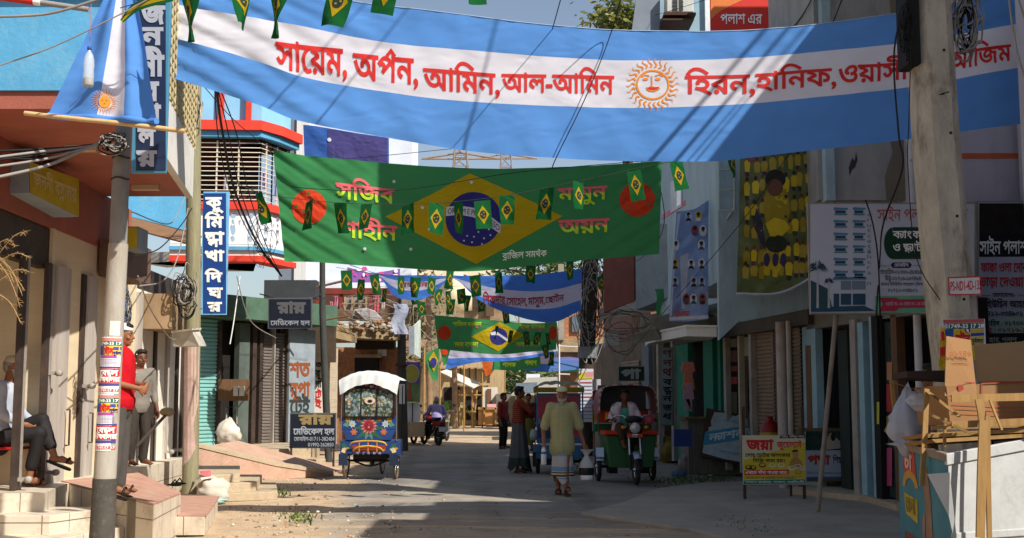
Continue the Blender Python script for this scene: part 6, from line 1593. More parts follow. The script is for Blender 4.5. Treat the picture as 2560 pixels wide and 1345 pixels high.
mb=MB();a,b=P(1372,930,40),P(1470,922,42);mb.hexa([a,b,b+Vector((.3,3,.5)),a+Vector((.3,3,.5))],[p+Vector((0,0,.07)) for p in (a,b,b+Vector((.3,3,.5)),a+Vector((.3,3,.5)))],mat('blue_tarp_awning','#3a5a8a'));prt(mb,'awning',h4)
mb=MB();mb.tube([P(1398,860,40),P(1398,1000,40)],.03,PVC,6);mb.tube([P(1396,865,40),P(1450,868,40)],.025,PVC,6);mb.tube([P(1396,935,40),P(1425,936,40)],.025,PVC,6);mb.build('white_pipe_frame',label='thin white pipe frame left of the dark pole',cat='pipe')
# crates, fence, drum at the sunny end
cr=empty('wooden_counter',G(1235,1064),0,'slatted wooden crate counter in the sun at the end of the road','crate');
mb=MB();rect(mb,57.0,1196,1020,1238,1063,1.2,mat('orange_timber','#b8854e',var=.2,stretch=(.5,1,8),scale=5));rect(mb,56.9,1208,1020,1213,1063,.1,BAMB);prt(mb,'crate',cr)
mb=MB();rect(mb,56.9,1195,1018,1262,1024,.9,BAMB)
for y in (1040,1056): rect(mb,56.95,1238,y,1262,y+4,.5,BAMB)
for x in (1237,1258): rect(mb,56.9,x,1020,x+4,1064,.5,BAMB)
prt(mb,'bench',cr)
fe=empty('bamboo_fence',G(1120,1068),0,'low bamboo fence in front of the banana plants','fence')
for x in (1100,1112,1124,1144,1156):
 mb=MB();p=G(x,1066);mb.tube([p,p+Vector((rnd.uniform(-.1,.1),0,.85))],.035,BAMB,6);prt(mb,'fence_stake',fe)
mb=MB();
for z in (.35,.75): a,b=G(1096,1066),G(1160,1066);mb.tube([a+Vector((0,-.04,z)),b+Vector((0,-.04,z+.05))],.03,BAMB,6)
prt(mb,'fence_rail',fe)
dr=empty('water_drum',G(1174,1060),0,'small blue plastic drum beside the bamboo posts','drum');p=G(1174,1060)
mb=MB();mb.lathe([(0,0),(.26,0),(.28,.1),(.28,.6),(.24,.72),(0,.72)],p,mat('blue_plastic','#2f5a9a',rough=.4),14);prt(mb,'body',dr)
mb=MB();mb.lathe([(0,.72),(.1,.72),(.1,.8),(0,.8)],p,flat('#c8c8c8'),10);prt(mb,'cap',dr)
# ---- vegetation
LEAVES=[mat('leaf_%d' % i,h,rough=.55,var=.3,scale=8,trans=.25) for i,h in enumerate(('#3f5226','#52662c','#6b7a3a','#2e3d1e'))]
def crown(mb,c,r,n,size,rg,mats=LEAVES,droop=.3):
 c=Vector(c);cl=[]
 for _ in range(max(5,n//60)):
  d=Vector((rg.gauss(0,1),rg.gauss(0,1),rg.gauss(0,1))).normalized()*rg.uniform(.35,1)
  cl.append(Vector((d.x*r[0],d.y*r[1],d.z*r[2])))
 for _ in range(n):
  k=rg.choice(cl);s=rg.uniform(.18,.34)
  p=c+k+Vector((rg.gauss(0,r[0]*s),rg.gauss(0,r[1]*s),rg.gauss(0,r[2]*s)))
  a=rg.uniform(0,6.28);d=Vector((math.cos(a),math.sin(a),-droop+rg.uniform(-.5,.5))).normalized();w=d.orthogonal().normalized();w.rotate(Matrix.Rotation(rg.uniform(0,6.28),3,d));L_=size*rg.uniform(.6,1.3)
  mb.add([p,p+d*L_*.5+w*L_*.17,p+d*L_,p+d*L_*.5-w*L_*.17],[(0,1,2,3)],rg.choice(mats))
def tree(label,base,cpos,r,n,size,seed,th=.15,mats=LEAVES):
 rg=random.Random(seed);base=Vector(base);t=empty('tree',base,0,label,'tree')
 mb=MB();m1=base.lerp(cpos,.5)+Vector((.2,0,0));mb.tube(cat([base,m1,Vector(cpos)],6),[th*(1-.6*i/12) for i in range(13)],mat('tree_bark','#5d4c38',bump=.5),8)
 for k in range(7):
  e=Vector(cpos)+Vector((rg.uniform(-.8,.8)*r[0],rg.uniform(-.8,.8)*r[1],rg.uniform(-.2,.8)*r[2]));s_=base.lerp(Vector(cpos),rg.uniform(.6,.95));mb.tube([s_,s_.lerp(e,.5)+Vector((0,0,.2)),e],[th*.4,th*.25,th*.08],mat('tree_bark','#5d4c38'),6)
 prt(mb,'trunk',t)
 mb=MB();crown(mb,cpos,r,n,size,rg,mats);prt(mb,'crown',t,flip=False)
tree('leafy green tree over the low shops at the end of the road',(2.2,70,0),P(1330,950,70),(2.6,2,1.5),2600,.34,11,.2)
tree('tree top with dull green leaves behind the far right houses',(3,58,0),P(1345,672,52),(2.2,1.5,1.2),1500,.3,12,.2)
tree('mango tree top with drooping yellow green leaves above the banner by the tall house',(4.2,41,0),P(1548,62,38),(1.15,1.0,.95),1500,.3,13,.2,[mat('leaf_sun_%d' % i,h,rough=.5,var=.2,trans=.3) for i,h in enumerate(('#6f7a34','#8a8a45','#55602a'))])
tree('grey green tree behind the broken balcony house',(-4.0,50,0),P(1050,790,50),(1.6,1.2,2.2),1400,.3,14,.15,[mat('leaf_dry_%d' % i,h,var=.3,trans=.2) for i,h in enumerate(('#6a6448','#857a5a','#4f5236'))])
for i,(x,sz,lb) in enumerate(((1098,1.1,'banana plant with one long leaf leaning over the parked motorcycles'),(1128,1.0,'bushy banana plant behind the bamboo fence'),(1146,.8,'small banana plant right of the bushy one'))):
 p=G(x,1066);b=empty('banana_plant',p,0,lb,'plant');rg=random.Random(20+i)
 mb=MB();mb.tube([p,p+Vector((.05,0,.9*sz))],[.1,.05],mat('banana_stem','#7d8a4a',var=.2),8);prt(mb,'stem',b)
 for k in range(6):
  a=k*1.05+i;L_=sz*rg.uniform(.8,1.25);d=Vector((math.cos(a),math.sin(a)*.7,0));s_=d.cross(Vector((0,0,1)));vs=[]
  for j in range(9):
   t_=j/8;c=p+Vector((.05,0,.85*sz))+d*L_*t_*.8+Vector((0,0,L_*(1.1*t_-1.35*t_*t_)));w=.17*sz*math.sin(math.pi*min(1,t_*.95+.05))
   vs+=[c-s_*w+Vector((0,0,.04)),c,c+s_*w+Vector((0,0,.04))]
  mb=MB();mb.add(vs,[(3*j,3*j+1,3*j+4,3*j+3) for j in range(8)]+[(3*j+1,3*j+2,3*j+5,3*j+4) for j in range(8)],mat('banana_leaf','#6f9a3a',rough=.5,var=.2,trans=.35),True);prt(mb,'leaf',b,flip=False)
# ---- lattice pylons on the skyline
for x,Y,lb in ((1150,150,'nearer rusty lattice pylon on the skyline above the green banner'),(1265,190,'farther rusty lattice pylon on the skyline right of the other')):
 c=G(1280,1000);pb_=Vector(((x-1280)/F*Y,Y,0));ht=P(x,330,Y).z;t=empty('lattice_pylon',pb_,0,lb,'pylon');mb=MB();RU=mat('rusty_pylon_steel','#8d7a6a',var=.2)
 lv=[(k,5.5*(1-.78*k)) for k in (0,.15,.3,.45,.58,.68,.76,.82,.87,.91,.95,1)]
 q=lambda k,w,s: pb_+Vector((s[0]*w/2,s[1]*w/2,ht*k));S4=((-1,-1),(1,-1),(1,1),(-1,1))
 for (k0,w0),(k1,w1) in zip(lv,lv[1:]):
  for i in range(4): mb.tube([q(k0,w0,S4[i]),q(k1,w1,S4[i])],.11,RU,4,False);mb.tube([q(k0,w0,S4[i]),q(k1,w1,S4[(i+1) % 4])],.06,RU,4,False);mb.tube([q(k1,w1,S4[i]),q(k1,w1,S4[(i+1) % 4])],.06,RU,4,False)
 prt(mb,'lattice',t)
 for k in (.9,.97):
  mb=MB();mb.tube([pb_+Vector((-5,0,ht*k)),pb_+Vector((0,0,ht*k+.8)),pb_+Vector((5,0,ht*k))],.12,RU,4);mb.tube([pb_+Vector((-5,0,ht*k)),pb_+Vector((5,0,ht*k))],.1,RU,4);prt(mb,'cross_arm',t)
# ================================================================ people
def fuse(name,pieces,mt,parent,voxel=.009,smooth=4,wr=0.0,wsc=9.0,label=None,seed=0):
 """one continuous skin grown over tapered limbs: ('c', p0, r0, p1, r1) and ('e', centre, radii[, matrix])"""
 mb=MB()
 for q in pieces:
  if q[0]=='c':
   p0,r0,p1,r1=Vector(q[1]),q[2],Vector(q[3]),q[4]
   fl=q[5] if len(q) > 5 else None        # flattening in y
   n=8;pts=[];rs=[]
   d=(p1-p0)
   L_=d.length or 1e-6;u=d/L_
   for k in range(5): a=-math.pi/2+math.pi/2*k/5;pts.append(p0+u*r0*math.sin(a));rs.append(max(.0008,r0*math.cos(a)))
   for k in range(n+1): pts.append(p0+d*k/n);rs.append(r0+(r1-r0)*k/n)
   for k in range(1,6): a=math.pi/2*k/5;pts.append(p1+u*r1*math.sin(a));rs.append(max(.0008,r1*math.cos(a)))
   k0=len(mb.v);mb.tube(pts,rs,mt,12)
   if fl:
    for i in range(k0,len(mb.v)):
     v=mb.v[i];t=max(0,min(1,(v-p0).dot(u)/L_));c=p0+d*t;v.y=c.y+(v.y-c.y)*fl
  else: mb.ell(q[1],q[2],mt,q[3] if len(q) > 3 else None,16,10)
 o=mb.build(name)
 md=o.modifiers.new('r','REMESH');md.mode='VOXEL';md.voxel_size=voxel;md.use_smooth_shade=True
 if smooth: sm=o.modifiers.new('s','SMOOTH');sm.iterations=smooth;sm.factor=.5
 COL.objects.unlink(o);TMP.collection.objects.link(o);dg=tmp_depsgraph()
 me=bpy.data.meshes.new_from_object(o.evaluated_get(dg));o.modifiers.clear();TMP.collection.objects.unlink(o);COL.objects.link(o)
 old=o.data;o.data=me;bpy.data.meshes.remove(old);me.name=name
 if wr:
  n=len(me.vertices);co_=np.empty(n*3);no_=np.empty(n*3);me.vertices.foreach_get('co',co_);me.vertices.foreach_get('normal',no_);co_=co_.reshape(-1,3);no_=no_.reshape(-1,3);ks=[]
  for c in map(Vector,co_.tolist()):
   k=noise.noise(Vector((c.x*wsc,c.y*wsc,c.z*wsc*.45+seed)))+.5*noise.noise(Vector((c.x*wsc*2.3+c.z*6,c.y*wsc*2,c.z*wsc+seed)))
   ks.append(k*wr)
  me.vertices.foreach_set('co',(co_+no_*np.array(ks)[:,None]).ravel())
 if parent is not None: o.parent=parent
 if label: o['label']=label
 me.polygons.foreach_set('use_smooth',[True]*len(me.polygons))
 return o
SKIN=[mat('skin_%d' % i,h,rough=.5,var=.08,scale=12,spec=.35) for i,h in enumerate(('#8a5a3e','#6b4230','#7a4e38'))]
HAIR=mat('black_hair','#16110f',rough=.6,var=.3,scale=40);GREYH=mat('grey_beard_hair','#a59d92',rough=.9,var=.2,scale=60)
EYEW=flat('#a89c90',.4);EYEB=flat('#1a120e',.2);LIP=flat('#7a3f34',.5)
def hand(w,d,nrm,side,curl=.5):
 """palm, four unequal bent fingers and a thumb leaving the side of the palm; w wrist, d along the hand, nrm palm facing, side +1/-1"""
 w,d,nrm=Vector(w),Vector(d).normalized(),Vector(nrm).normalized()
 x=d.cross(nrm).normalized()*side;o=[]
 c=w+d*.045;M=Matrix((x,nrm,d)).transposed()
 o.append(('e',c,(.042,.016,.052),M));o.append(('c',w-d*.01,.024,w+d*.02,.026))
 for k,(off,L_) in enumerate(((-.03,.058),(-.01,.068),(.01,.064),(.03,.05))):
  b=w+d*.085+x*off;a1=curl*.9;a2=curl*2.1
  k1=b+(d*math.cos(a1)+nrm*math.sin(a1))*L_*.55;k2=k1+(d*math.cos(a2)+nrm*math.sin(a2))*L_*.5
  o+=[('c',b-d*.015,.0098,k1,.0092),('c',k1,.0092,k2,.008)]
 t0=w+d*.03-x*.034;t1=t0-x*.022+d*.028+nrm*.012;t2=t1+d*.026+nrm*.02*(1+curl)
 o+=[('c',w+d*.012-x*.015,.014,t0,.0125),('c',t0,.0125,t1,.0105),('c',t1,.0105,t2,.0085)]
 return o
def person(label,loc,rz,J,skin=0,hair='short',beard=None,cap=None,shirt=None,lower=None,shoes=None,yaw=0,pitch=0,fat=1.0,hands=(.5,.5),palm=None,sc=1.0,group=None,vox=.009):
 """J: joints in metres, figure facing -Y; R = viewer's left when it faces the camera"""
 r_=empty('person',loc,rz,label,'person',group);r_.scale=(sc,sc,sc)
 sk=SKIN[skin];V={k: Vector(v) for k,v in J.items()}
 H,N,C_,Pv=V['head'],V['neck'],V['chest'],V['pelvis']
 M=(Matrix.Rotation(R(yaw),3,'Z') @ Matrix.Rotation(R(pitch),3,'X'))
 hp=lambda x,y,z: H+M @ Vector((x,y,z))
 b=[('e',hp(0,.008,.02),(.074,.094,.098),M),('e',hp(0,-.022,-.05),(.054,.064,.064),M),('e',hp(0,-.055,-.085),(.03,.028,.024),M),
         ('c',hp(0,-.088,.012),.0085,hp(0,-.104,-.024),.0135),('e',hp(0,-.1,-.03),(.018,.012,.01),M),('e',hp(0,-.082,-.058),(.024,.012,.0085),M),
         ('e',hp(-.032,-.074,.026),(.02,.014,.008),M),('e',hp(.032,-.074,.026),(.02,.014,.008),M),
         ('e',hp(-.043,-.062,-.028),(.022,.02,.018),M),('e',hp(.043,-.062,-.028),(.022,.02,.018),M),
         ('e',hp(-.078,.012,-.012),(.011,.02,.032),M),('e',hp(.078,.012,-.012),(.011,.02,.032),M),
         ('c',hp(0,.02,-.06),.052,N,.056),('c',N,.06,C_,.12,.75),('c',C_,.135*fat,Pv,.13*fat,.72),('c',Pv+Vector((0,0,-.02)),.135*fat,Pv+Vector((0,0,-.06)),.12,.8)]
 for s in 'RL':
  sh,el,wr_=V['sh'+s],V['el'+s],V['wr'+s];hip,kn,an=V['hip'+s],V['kn'+s],V['an'+s]
  b+=[('c',C_+(sh-C_)*.45+Vector((0,0,.03)),.06,sh,.054),('c',sh,.052,el,.039),('c',el,.039,wr_,.026)]
  d=(wr_-el).normalized();pn=Vector((palm or {}).get(s,(1 if s=='R' else-1,0,0)));pn=(pn-d*pn.dot(d)).normalized()
  b+=hand(wr_,d,pn,1 if s=='R' else-1,hands[0 if s=='R' else 1])
  b+=[('c',hip,.085*fat,kn,.056),('c',kn,.055,kn.lerp(an,.35),.055),('c',kn.lerp(an,.35),.054,an,.036)]
  f=V.get('toe'+s,an+Vector((0,-.17,-.05)))
  b+=[('c',an+Vector((0,.02,-.03)),.034,an.lerp(f,.5)+Vector((0,0,-.005)),.035),('c',an.lerp(f,.45),.036,f,.026)]
  for k in range(4):
   dd=(f-an);dd.z=0;dd=dd.normalized();xx=Vector((dd.y,-dd.x,0))*(k-1.5)*.018;b.append(('c',f+xx,.011,f+xx+dd*(.034-.004*abs(k-1)),.0085))
 fuse('body',b,sk,r_,vox,3)
 for s in (-1,1):
  mb=MB();mb.ell(hp(s*.031,-.077,.007),(.011,.0075,.0055),EYEW,M,10,6);mb.ell(hp(s*.031,-.082,.007),(.0058,.004,.0056),EYEB,M,8,6)
  mb.tube([hp(s*.014,-.094,.03),hp(s*.03,-.096,.036),hp(s*.05,-.084,.03)],.0028,HAIR,5);mb.build('eye',r_)
 mb=MB();mb.ell(hp(0,-.094,-.058),(.021,.006,.006),LIP,M,10,5);mb.build('mouth',r_)
 if hair=='short': fuse('hair',[('e',hp(0,.022,.048),(.083,.094,.082),M),('e',hp(0,-.03,.09),(.07,.06,.036),M),('e',hp(0,.055,-.005),(.074,.058,.065),M),('e',hp(-.07,.01,.02),(.014,.03,.04),M),('e',hp(.07,.01,.02),(.014,.03,.04),M)],HAIR,r_,.008,2,.004,40)
 elif hair=='grey': fuse('hair',[('e',hp(0,.03,.03),(.08,.09,.08),M),('e',hp(0,.055,-.01),(.076,.058,.06),M)],mat('grey_hair','#8a847c',var=.3,scale=50),r_,.008,2)
 if beard: fuse('beard',[('e',hp(0,-.066,-.085),(.052,.036,.03),M),('e',hp(0,-.06,-.115),(.04,.03,.036),M),('e',hp(0,-.05,-.145),(.024,.02,.03),M),('c',hp(-.066,-.02,-.02),.013,hp(-.045,-.06,-.085),.022),('c',hp(.066,-.02,-.02),.013,hp(.045,-.06,-.085),.022),('c',hp(-.024,-.09,-.05),.006,hp(.024,-.09,-.05),.006)],GREYH,r_,.007,2,.004,50)
 if cap:
  mb=MB();k=[(.0,.128),(.04,.124),(.07,.108),(.083,.085),(.087,.055),(.085,.05)];vs=[]
  for rr,z in k:
   for j in range(24): t=2*math.pi*j/24;vs.append(hp(rr*math.cos(t),.012+rr*1.16*math.sin(t),z))
  mb.add(vs,[(i*24+j,i*24+(j+1) % 24,(i+1)*24+(j+1) % 24,(i+1)*24+j) for i in range(5) for j in range(24)],cap,True);mb.build('prayer_cap',r_)
 if shirt:
  mt,slv,hem,loose=shirt[:4];e=loose
  q=[('c',N+Vector((0,.012,-.035)),.066,C_+Vector((0,0,.08)),.11,.8),('c',C_,(.142+e)*fat,Pv+Vector((0,0,.05)),(.142+e)*fat,.74)]
  hz=Vector((Pv.x,Pv.y,hem));q.append(('c',Pv+Vector((0,0,.05)),(.142+e)*fat,hz+Vector((0,0,.12)),(.15+e*1.35)*fat,.76))
  for s in 'RL':
   sh,el,wr_=V['sh'+s],V['el'+s],V['wr'+s]
   q+=[('c',C_+(sh-C_)*.45+Vector((0,0,.035)),.07,sh,.064+e*.3)]
   if slv <=1: q.append(('c',sh,.064+e*.3,sh.lerp(el,slv),.054+e*.7))
   else: q+=[('c',sh,.064+e*.3,el,.05+e*.4),('c',el,.05+e*.4,el.lerp(wr_,slv-1),.036+e*.4)]
  o=fuse('shirt',q,mt,r_,.011,4,.010+e*.18,7,seed=len(label))
  # straight hem: flatten what hangs below it
  for v in o.data.vertices:
   if v.co.z < hem and (v.co.xy-Pv.xy).length < .34: v.co.z=hem+(v.co.z-hem)*.04
  if len(shirt) > 4:
   fuse('collar',[('c',N+Vector((-.05,-.045,-.02)),.016,N+Vector((0,-.088,-.07)),.012),('c',N+Vector((.05,-.045,-.02)),.016,N+Vector((0,-.088,-.07)),.012),('c',N+Vector((-.06,.01,.0)),.014,N+Vector((-.05,-.045,-.02)),.016),('c',N+Vector((.06,.01,.0)),.014,N+Vector((.05,-.045,-.02)),.016),('c',N+Vector((-.06,.01,0)),.014,N+Vector((0,.06,.01)),.014),('c',N+Vector((.06,.01,0)),.014,N+Vector((0,.06,.01)),.014)],shirt[4],r_,.008,2)
   mb=MB()
   for k in range(3): mb.ell(C_+Vector((.0,-(.142+e)*fat*.76-.004,.1-k*.09)),.007,flat('#d8d0b8'),None,8,5)
   mb.build('button_placket',r_)
 if lower:
  kind,mt=lower[:2]
  if kind=='trousers':
   q=[('c',Pv+Vector((0,0,.06)),.142*fat,Pv+Vector((0,0,-.05)),.14*fat,.8)]
   for s in 'RL':
    hip,kn,an=V['hip'+s],V['kn'+s],V['an'+s];st_=lower[2] if len(lower) > 2 else .95
    q+=[('c',hip,.1*fat,kn,.078),('c',kn,.076,kn.lerp(an,st_),.064)]
   fuse('trousers',q,mt,r_,.011,4,.007,8)
  else:      # lungi: a cloth tube from the waist, rings of folds
   z0,z1,w0,w1=lower[2];nr,nc=22,56;vs=[];mid=(V['anR']+V['anL'])/2
   for j in range(nr+1):
    t=j/nr;c=Pv.lerp(Vector((mid.x,mid.y,Pv.z)),t*lower[3] if len(lower) > 3 else 0);rr=w0+(w1-w0)*t
    for i in range(nc):
     a=2*math.pi*i/nc;f=1+(.03+.07*t)*math.sin(a*7+2*math.sin(a*2+t))+.05*t*math.sin(a*3+1)
     z=z0+(z1-z0)*t+(.05*math.sin(a*2+1.1)+.03*math.sin(a*5))*t*t
     vs.append(Vector((c.x+rr*f*math.cos(a),c.y+rr*(.76+.24*t)*f*math.sin(a),z)))
   mb=MB();mb.add(vs,[(j*nc+i,(j+1)*nc+i,(j+1)*nc+(i+1) % nc,j*nc+(i+1) % nc) for j in range(nr) for i in range(nc)],mt,True);mb.build('lungi',r_,flip=False)
 if shoes:
  for s in 'RL':
   an=V['an'+s];f=V.get('toe'+s,an+Vector((0,-.17,-.05)));mb=MB();d=(f-an);up=Vector((0,0,1));dn=d.normalized();x=dn.cross(up).normalized();n=x.cross(dn)
   c0=an-n*.062-dn*.03;vs=[]
   for lift in (0,-.022):
    for t,w in ((-.1,.028),(.0,.04),(.5,.04),(.85,.05),(1.15,.046),(1.3,.02)):
     for s_ in (-1,1): vs.append(c0+dn*d.length*t+x*w*s_+n*lift)
   k=12;fs=[(2*i,2*i+1,2*i+3,2*i+2) for i in range(5)]+[(k+2*i,k+2*i+2,k+2*i+3,k+2*i+1) for i in range(5)]+[(2*i,2*i+2,k+2*i+2,k+2*i) for i in range(5)]+[(2*i+1,k+2*i+1,k+2*i+3,2*i+3) for i in range(5)]+[(0,k,k+1,1),(10,11,k+11,k+10)]
   mb.add(vs,fs,shoes)
   m_=f-dn*.03;mb.tube([m_-x*.046-n*.02,m_-x*.03+n*.03,m_+n*.04,m_+x*.03+n*.03,m_+x*.046-n*.02],.012,shoes,6)
   mb.build('sandal',r_)
 return r_
def weave(name,h,h2,axis=2,freq=40,wid=.5,base_var=.1,second=None):
 """striped or checked cloth"""
 m=mat(name,h,rough=.95,var=base_var,scale=6,spec=.1);t=m.node_tree;N=t.nodes;L=t.links;b=N['Principled BSDF']
 src=b.inputs['Base Color'].links[0].from_socket;tc=N.new('ShaderNodeTexCoord');sp=N.new('ShaderNodeSeparateXYZ');L.new(tc.outputs['Object'],sp.inputs[0])
 for ax,fr,col,w in [(axis,freq,h2,wid)]+([second] if second else []):
  a=N.new('ShaderNodeMath');a.operation='MULTIPLY';L.new(sp.outputs[ax],a.inputs[0]);a.inputs[1].default_value=fr
  f=N.new('ShaderNodeMath');f.operation='FRACT';L.new(a.outputs[0],f.inputs[0]);g=N.new('ShaderNodeMath');g.operation='LESS_THAN';L.new(f.outputs[0],g.inputs[0]);g.inputs[1].default_value=w
  mx=N.new('ShaderNodeMixRGB');L.new(g.outputs[0],mx.inputs[0]);L.new(src,mx.inputs[1]);mx.inputs[2].default_value=lin(col);src=mx.outputs[0]
 L.new(src,b.inputs['Base Color']);return m
KURTA=weave('pale_olive_check_cotton','#a3a176','#b0ae86',2,34,.25,.1,(0,26,'#9a9870',.15))
LUNGI1=mat('white_blue_lungi_cotton','#b5b2b2',rough=.95,var=.06,spec=.1)
def bands(m,rows):
 t=m.node_tree;N=t.nodes;L=t.links;b=N['Principled BSDF'];src=b.inputs['Base Color'].links[0].from_socket
 tc=N.new('ShaderNodeTexCoord');sp=N.new('ShaderNodeSeparateXYZ');L.new(tc.outputs['Object'],sp.inputs[0])
 for z,w,h in rows:
  a=N.new('ShaderNodeMath');a.operation='COMPARE';L.new(sp.outputs[2],a.inputs[0]);a.inputs[1].default_value=z;a.inputs[2].default_value=w
  mx=N.new('ShaderNodeMixRGB');L.new(a.outputs[0],mx.inputs[0]);L.new(src,mx.inputs[1]);mx.inputs[2].default_value=lin(h);src=mx.outputs[0]
 L.new(src,b.inputs['Base Color']);return m
bands(LUNGI1,[(.40,.035,'#6f8fae'),(.345,.008,'#2a2a30'),(.325,.008,'#c9a860'),(.30,.012,'#2a2a30'),(.64,.05,'#7f9ab4'),(.26,.006,'#5a7a9a')])
STRIPE=weave('rust_striped_knit','#7a3428','#8f4a30',2,26,.35)
GREYLUNGI=bands(mat('slate_lungi_cotton','#565a5c',rough=.95,var=.1,scale=5,spec=.1),[(.17,.13,'#35403c')])
WCAP=mat('white_knit_cap','#d8d8d2',rough=.95,var=.06,scale=60,bump=.5,bscale=160)
SAND=mat('black_rubber_sandal','#1c1815',rough=.6,var=.2);BSAND=mat('brown_leather_sandal','#4a3526',rough=.6,var=.2)
def stand(h=1.66,w=1.0):
 return dict(head=(0,-.02,h-.125),neck=(0,0,h-.27),chest=(0,0,h-.42),pelvis=(0,.01,h*.535),shR=(-.18*w,0,h-.315),shL=(.18*w,0,h-.315),elR=(-.23,.02,h-.6),elL=(.23,.02,h-.6),wrR=(-.25,-.06,h-.84),wrL=(.25,-.06,h-.84),
    hipR=(-.09,.01,h*.52),hipL=(.09,.01,h*.52),knR=(-.1,-.01,h*.285),knL=(.1,-.01,h*.285),anR=(-.1,.02,.085),anL=(.1,.02,.085),toeR=(-.12,-.14,.03),toeL=(.12,-.14,.03))
def J_(h,w=1.0,**k): d=stand(h,w);d.update(k);return d
# 1 the walking man
wm=G(1406,1238)
w_=person('bearded man in white cap, pale olive kurta and checked lungi walking with bottle and bag',wm,R(-2),J_(1.65,.96,elR=(-.285,.05,.99),wrR=(-.275,-.05,.765),elL=(.27,.04,.99),wrL=(.335,-.04,.77),knR=(-.07,.02,.46),knL=(.06,-.05,.47),anR=(-.06,.14,.12),anL=(.05,-.12,.1),toeR=(-.06,-.0,.04),toeL=(.085,-.28,.1)),
   0,None,True,mat('cream_knit_cap','#cfd0a8',rough=.95,var=.05,scale=60),(KURTA,.85,.6,.03,KURTA),('lungi',LUNGI1,(.88,.25,.135,.165),.4),BSAND,0,4,1.04,(.75,.75),{'R': (.3,.6,0),'L': (-.3,.6,0)})
def held_bottle():
 r=empty('milk_bottle',wm+Vector((-.285,-.1,.68)),0,'small white plastic milk bottle held by the walking man','bottle')
 mb=MB();mb.lathe([(0,-.215),(.036,-.215),(.04,-.2),(.04,-.06),(.032,-.03),(.037,-.0),(.03,.02),(.016,.035),(.016,.05),(0,.05)],(0,0,0),mat('white_milk_plastic','#d8dade',rough=.35,var=.04),18);mb.build('body',r)
 mb=MB();mb.lathe([(.0385,-.055),(.0385,-.02)],(0,0,0),flat('#3a6fae'),18);mb.build('blue_label',r)
held_bottle()
bgp=wm+Vector((.365,-.07,.42))
r_=empty('carrier_bag',bgp,0,'clear knotted plastic bag with a black labelled tub of milk held by the walking man','bag')
CLB=glass('clear_plastic_film','#cfd2d6',.25,.62)
mb=MB();pr=[(.0,-.19),(.1,-.19),(.112,-.16),(.115,-.02),(.1,.06),(.05,.14),(.028,.18),(.06,.23),(.1,.275)]
vs=[]
for k,(rr,z) in enumerate(pr):
 for j in range(26): a=2*math.pi*j/26;f=1+(.12 if k > 4 else .03)*math.sin(a*5+k);vs.append((rr*f*math.cos(a),rr*.75*f*math.sin(a),z))
mb.add(vs,[(i*26+j,i*26+(j+1) % 26,(i+1)*26+(j+1) % 26,(i+1)*26+j) for i in range(len(pr)-1) for j in range(26)],CLB,True);mb.build('film',r_)
mb=MB();mb.lathe([(0,-.185),(.095,-.185),(.1,-.175),(.1,-.115),(0,-.115)],(0,0,0),mat('white_milk_plastic','#d8dade'),20);mb.build('milk',r_)
mb=MB();mb.lathe([(.1165,-.11),(.1185,-.1),(.1185,-.01),(.116,0)],(0,0,0),flat('#17181c',.4),22);
for v in mb.v: v.y*=.76
mb.build('black_label',r_)
# 2 man in striped shirt and long lungi, profile, reaching
person('man in rust striped shirt and long slate lungi reaching towards the battery rickshaw',G(1297,1182),R(96),J_(1.70,elR=(-.19,-.24,1.2),wrR=(-.12,-.44,1.3),elL=(.17,-.22,1.14),wrL=(.1,-.42,1.17),anR=(-.1,.04,.085),anL=(.08,-.1,.085),toeR=(-.12,-.12,.03),toeL=(.1,-.26,.03)),
       1,'short',None,None,(STRIPE,1.95,.88,.02),('lungi',GREYLUNGI,(.98,.1,.165,.235),.7),BSAND,0,0,1.05,(.7,.7),{'R': (0,0,-1),'L': (0,0,-1)})
# 3 two people behind him
person('person in dark maroon top and olive lungi behind the man in the striped shirt',G(1321,1127),R(12),J_(1.58),2,'short',None,None,(mat('maroon_knit','#4a1f24',var=.15),1.6,.8,.02),('lungi',mat('olive_lungi','#5f5a1e',var=.2),(.9,.22,.16,.19)),SAND,-10,2,vox=.014)
person('person in red top and black trousers almost hidden behind the striped shirt man',G(1258,1122),R(60),J_(1.6),2,'short',None,None,(mat('dark_red_top','#8a2a26',var=.1),1.5,.82,.02),('trousers',mat('black_trousers','#17171a')),SAND,vox=.014)
# 6 man in red polo shirt, profile, hands clasped
rz6=P(291,1236,12.2)
person('man in red polo shirt and white cap standing with clasped hands by the steel pole',rz6,R(92),J_(1.72,1.05,elR=(-.24,.03,1.12),wrR=(-.085,-.2,1.06),elL=(.25,.02,1.12),wrL=(.07,-.21,1.09),anR=(-.12,.03,.085),anL=(.1,.0,.085)),
       0,'short',None,WCAP,(mat('bright_red_polo_cotton','#b3141f',rough=.9,var=.1,scale=6,spec=.15),.95,.84,.03,mat('bright_red_polo_cotton','#b3141f')),('trousers',mat('charcoal_trousers','#4b4744',rough=.9,var=.12,scale=5)),SAND,0,3,1.16,(.9,.9),{'R': (.2,.9,0),'L': (-.2,.9,0)})
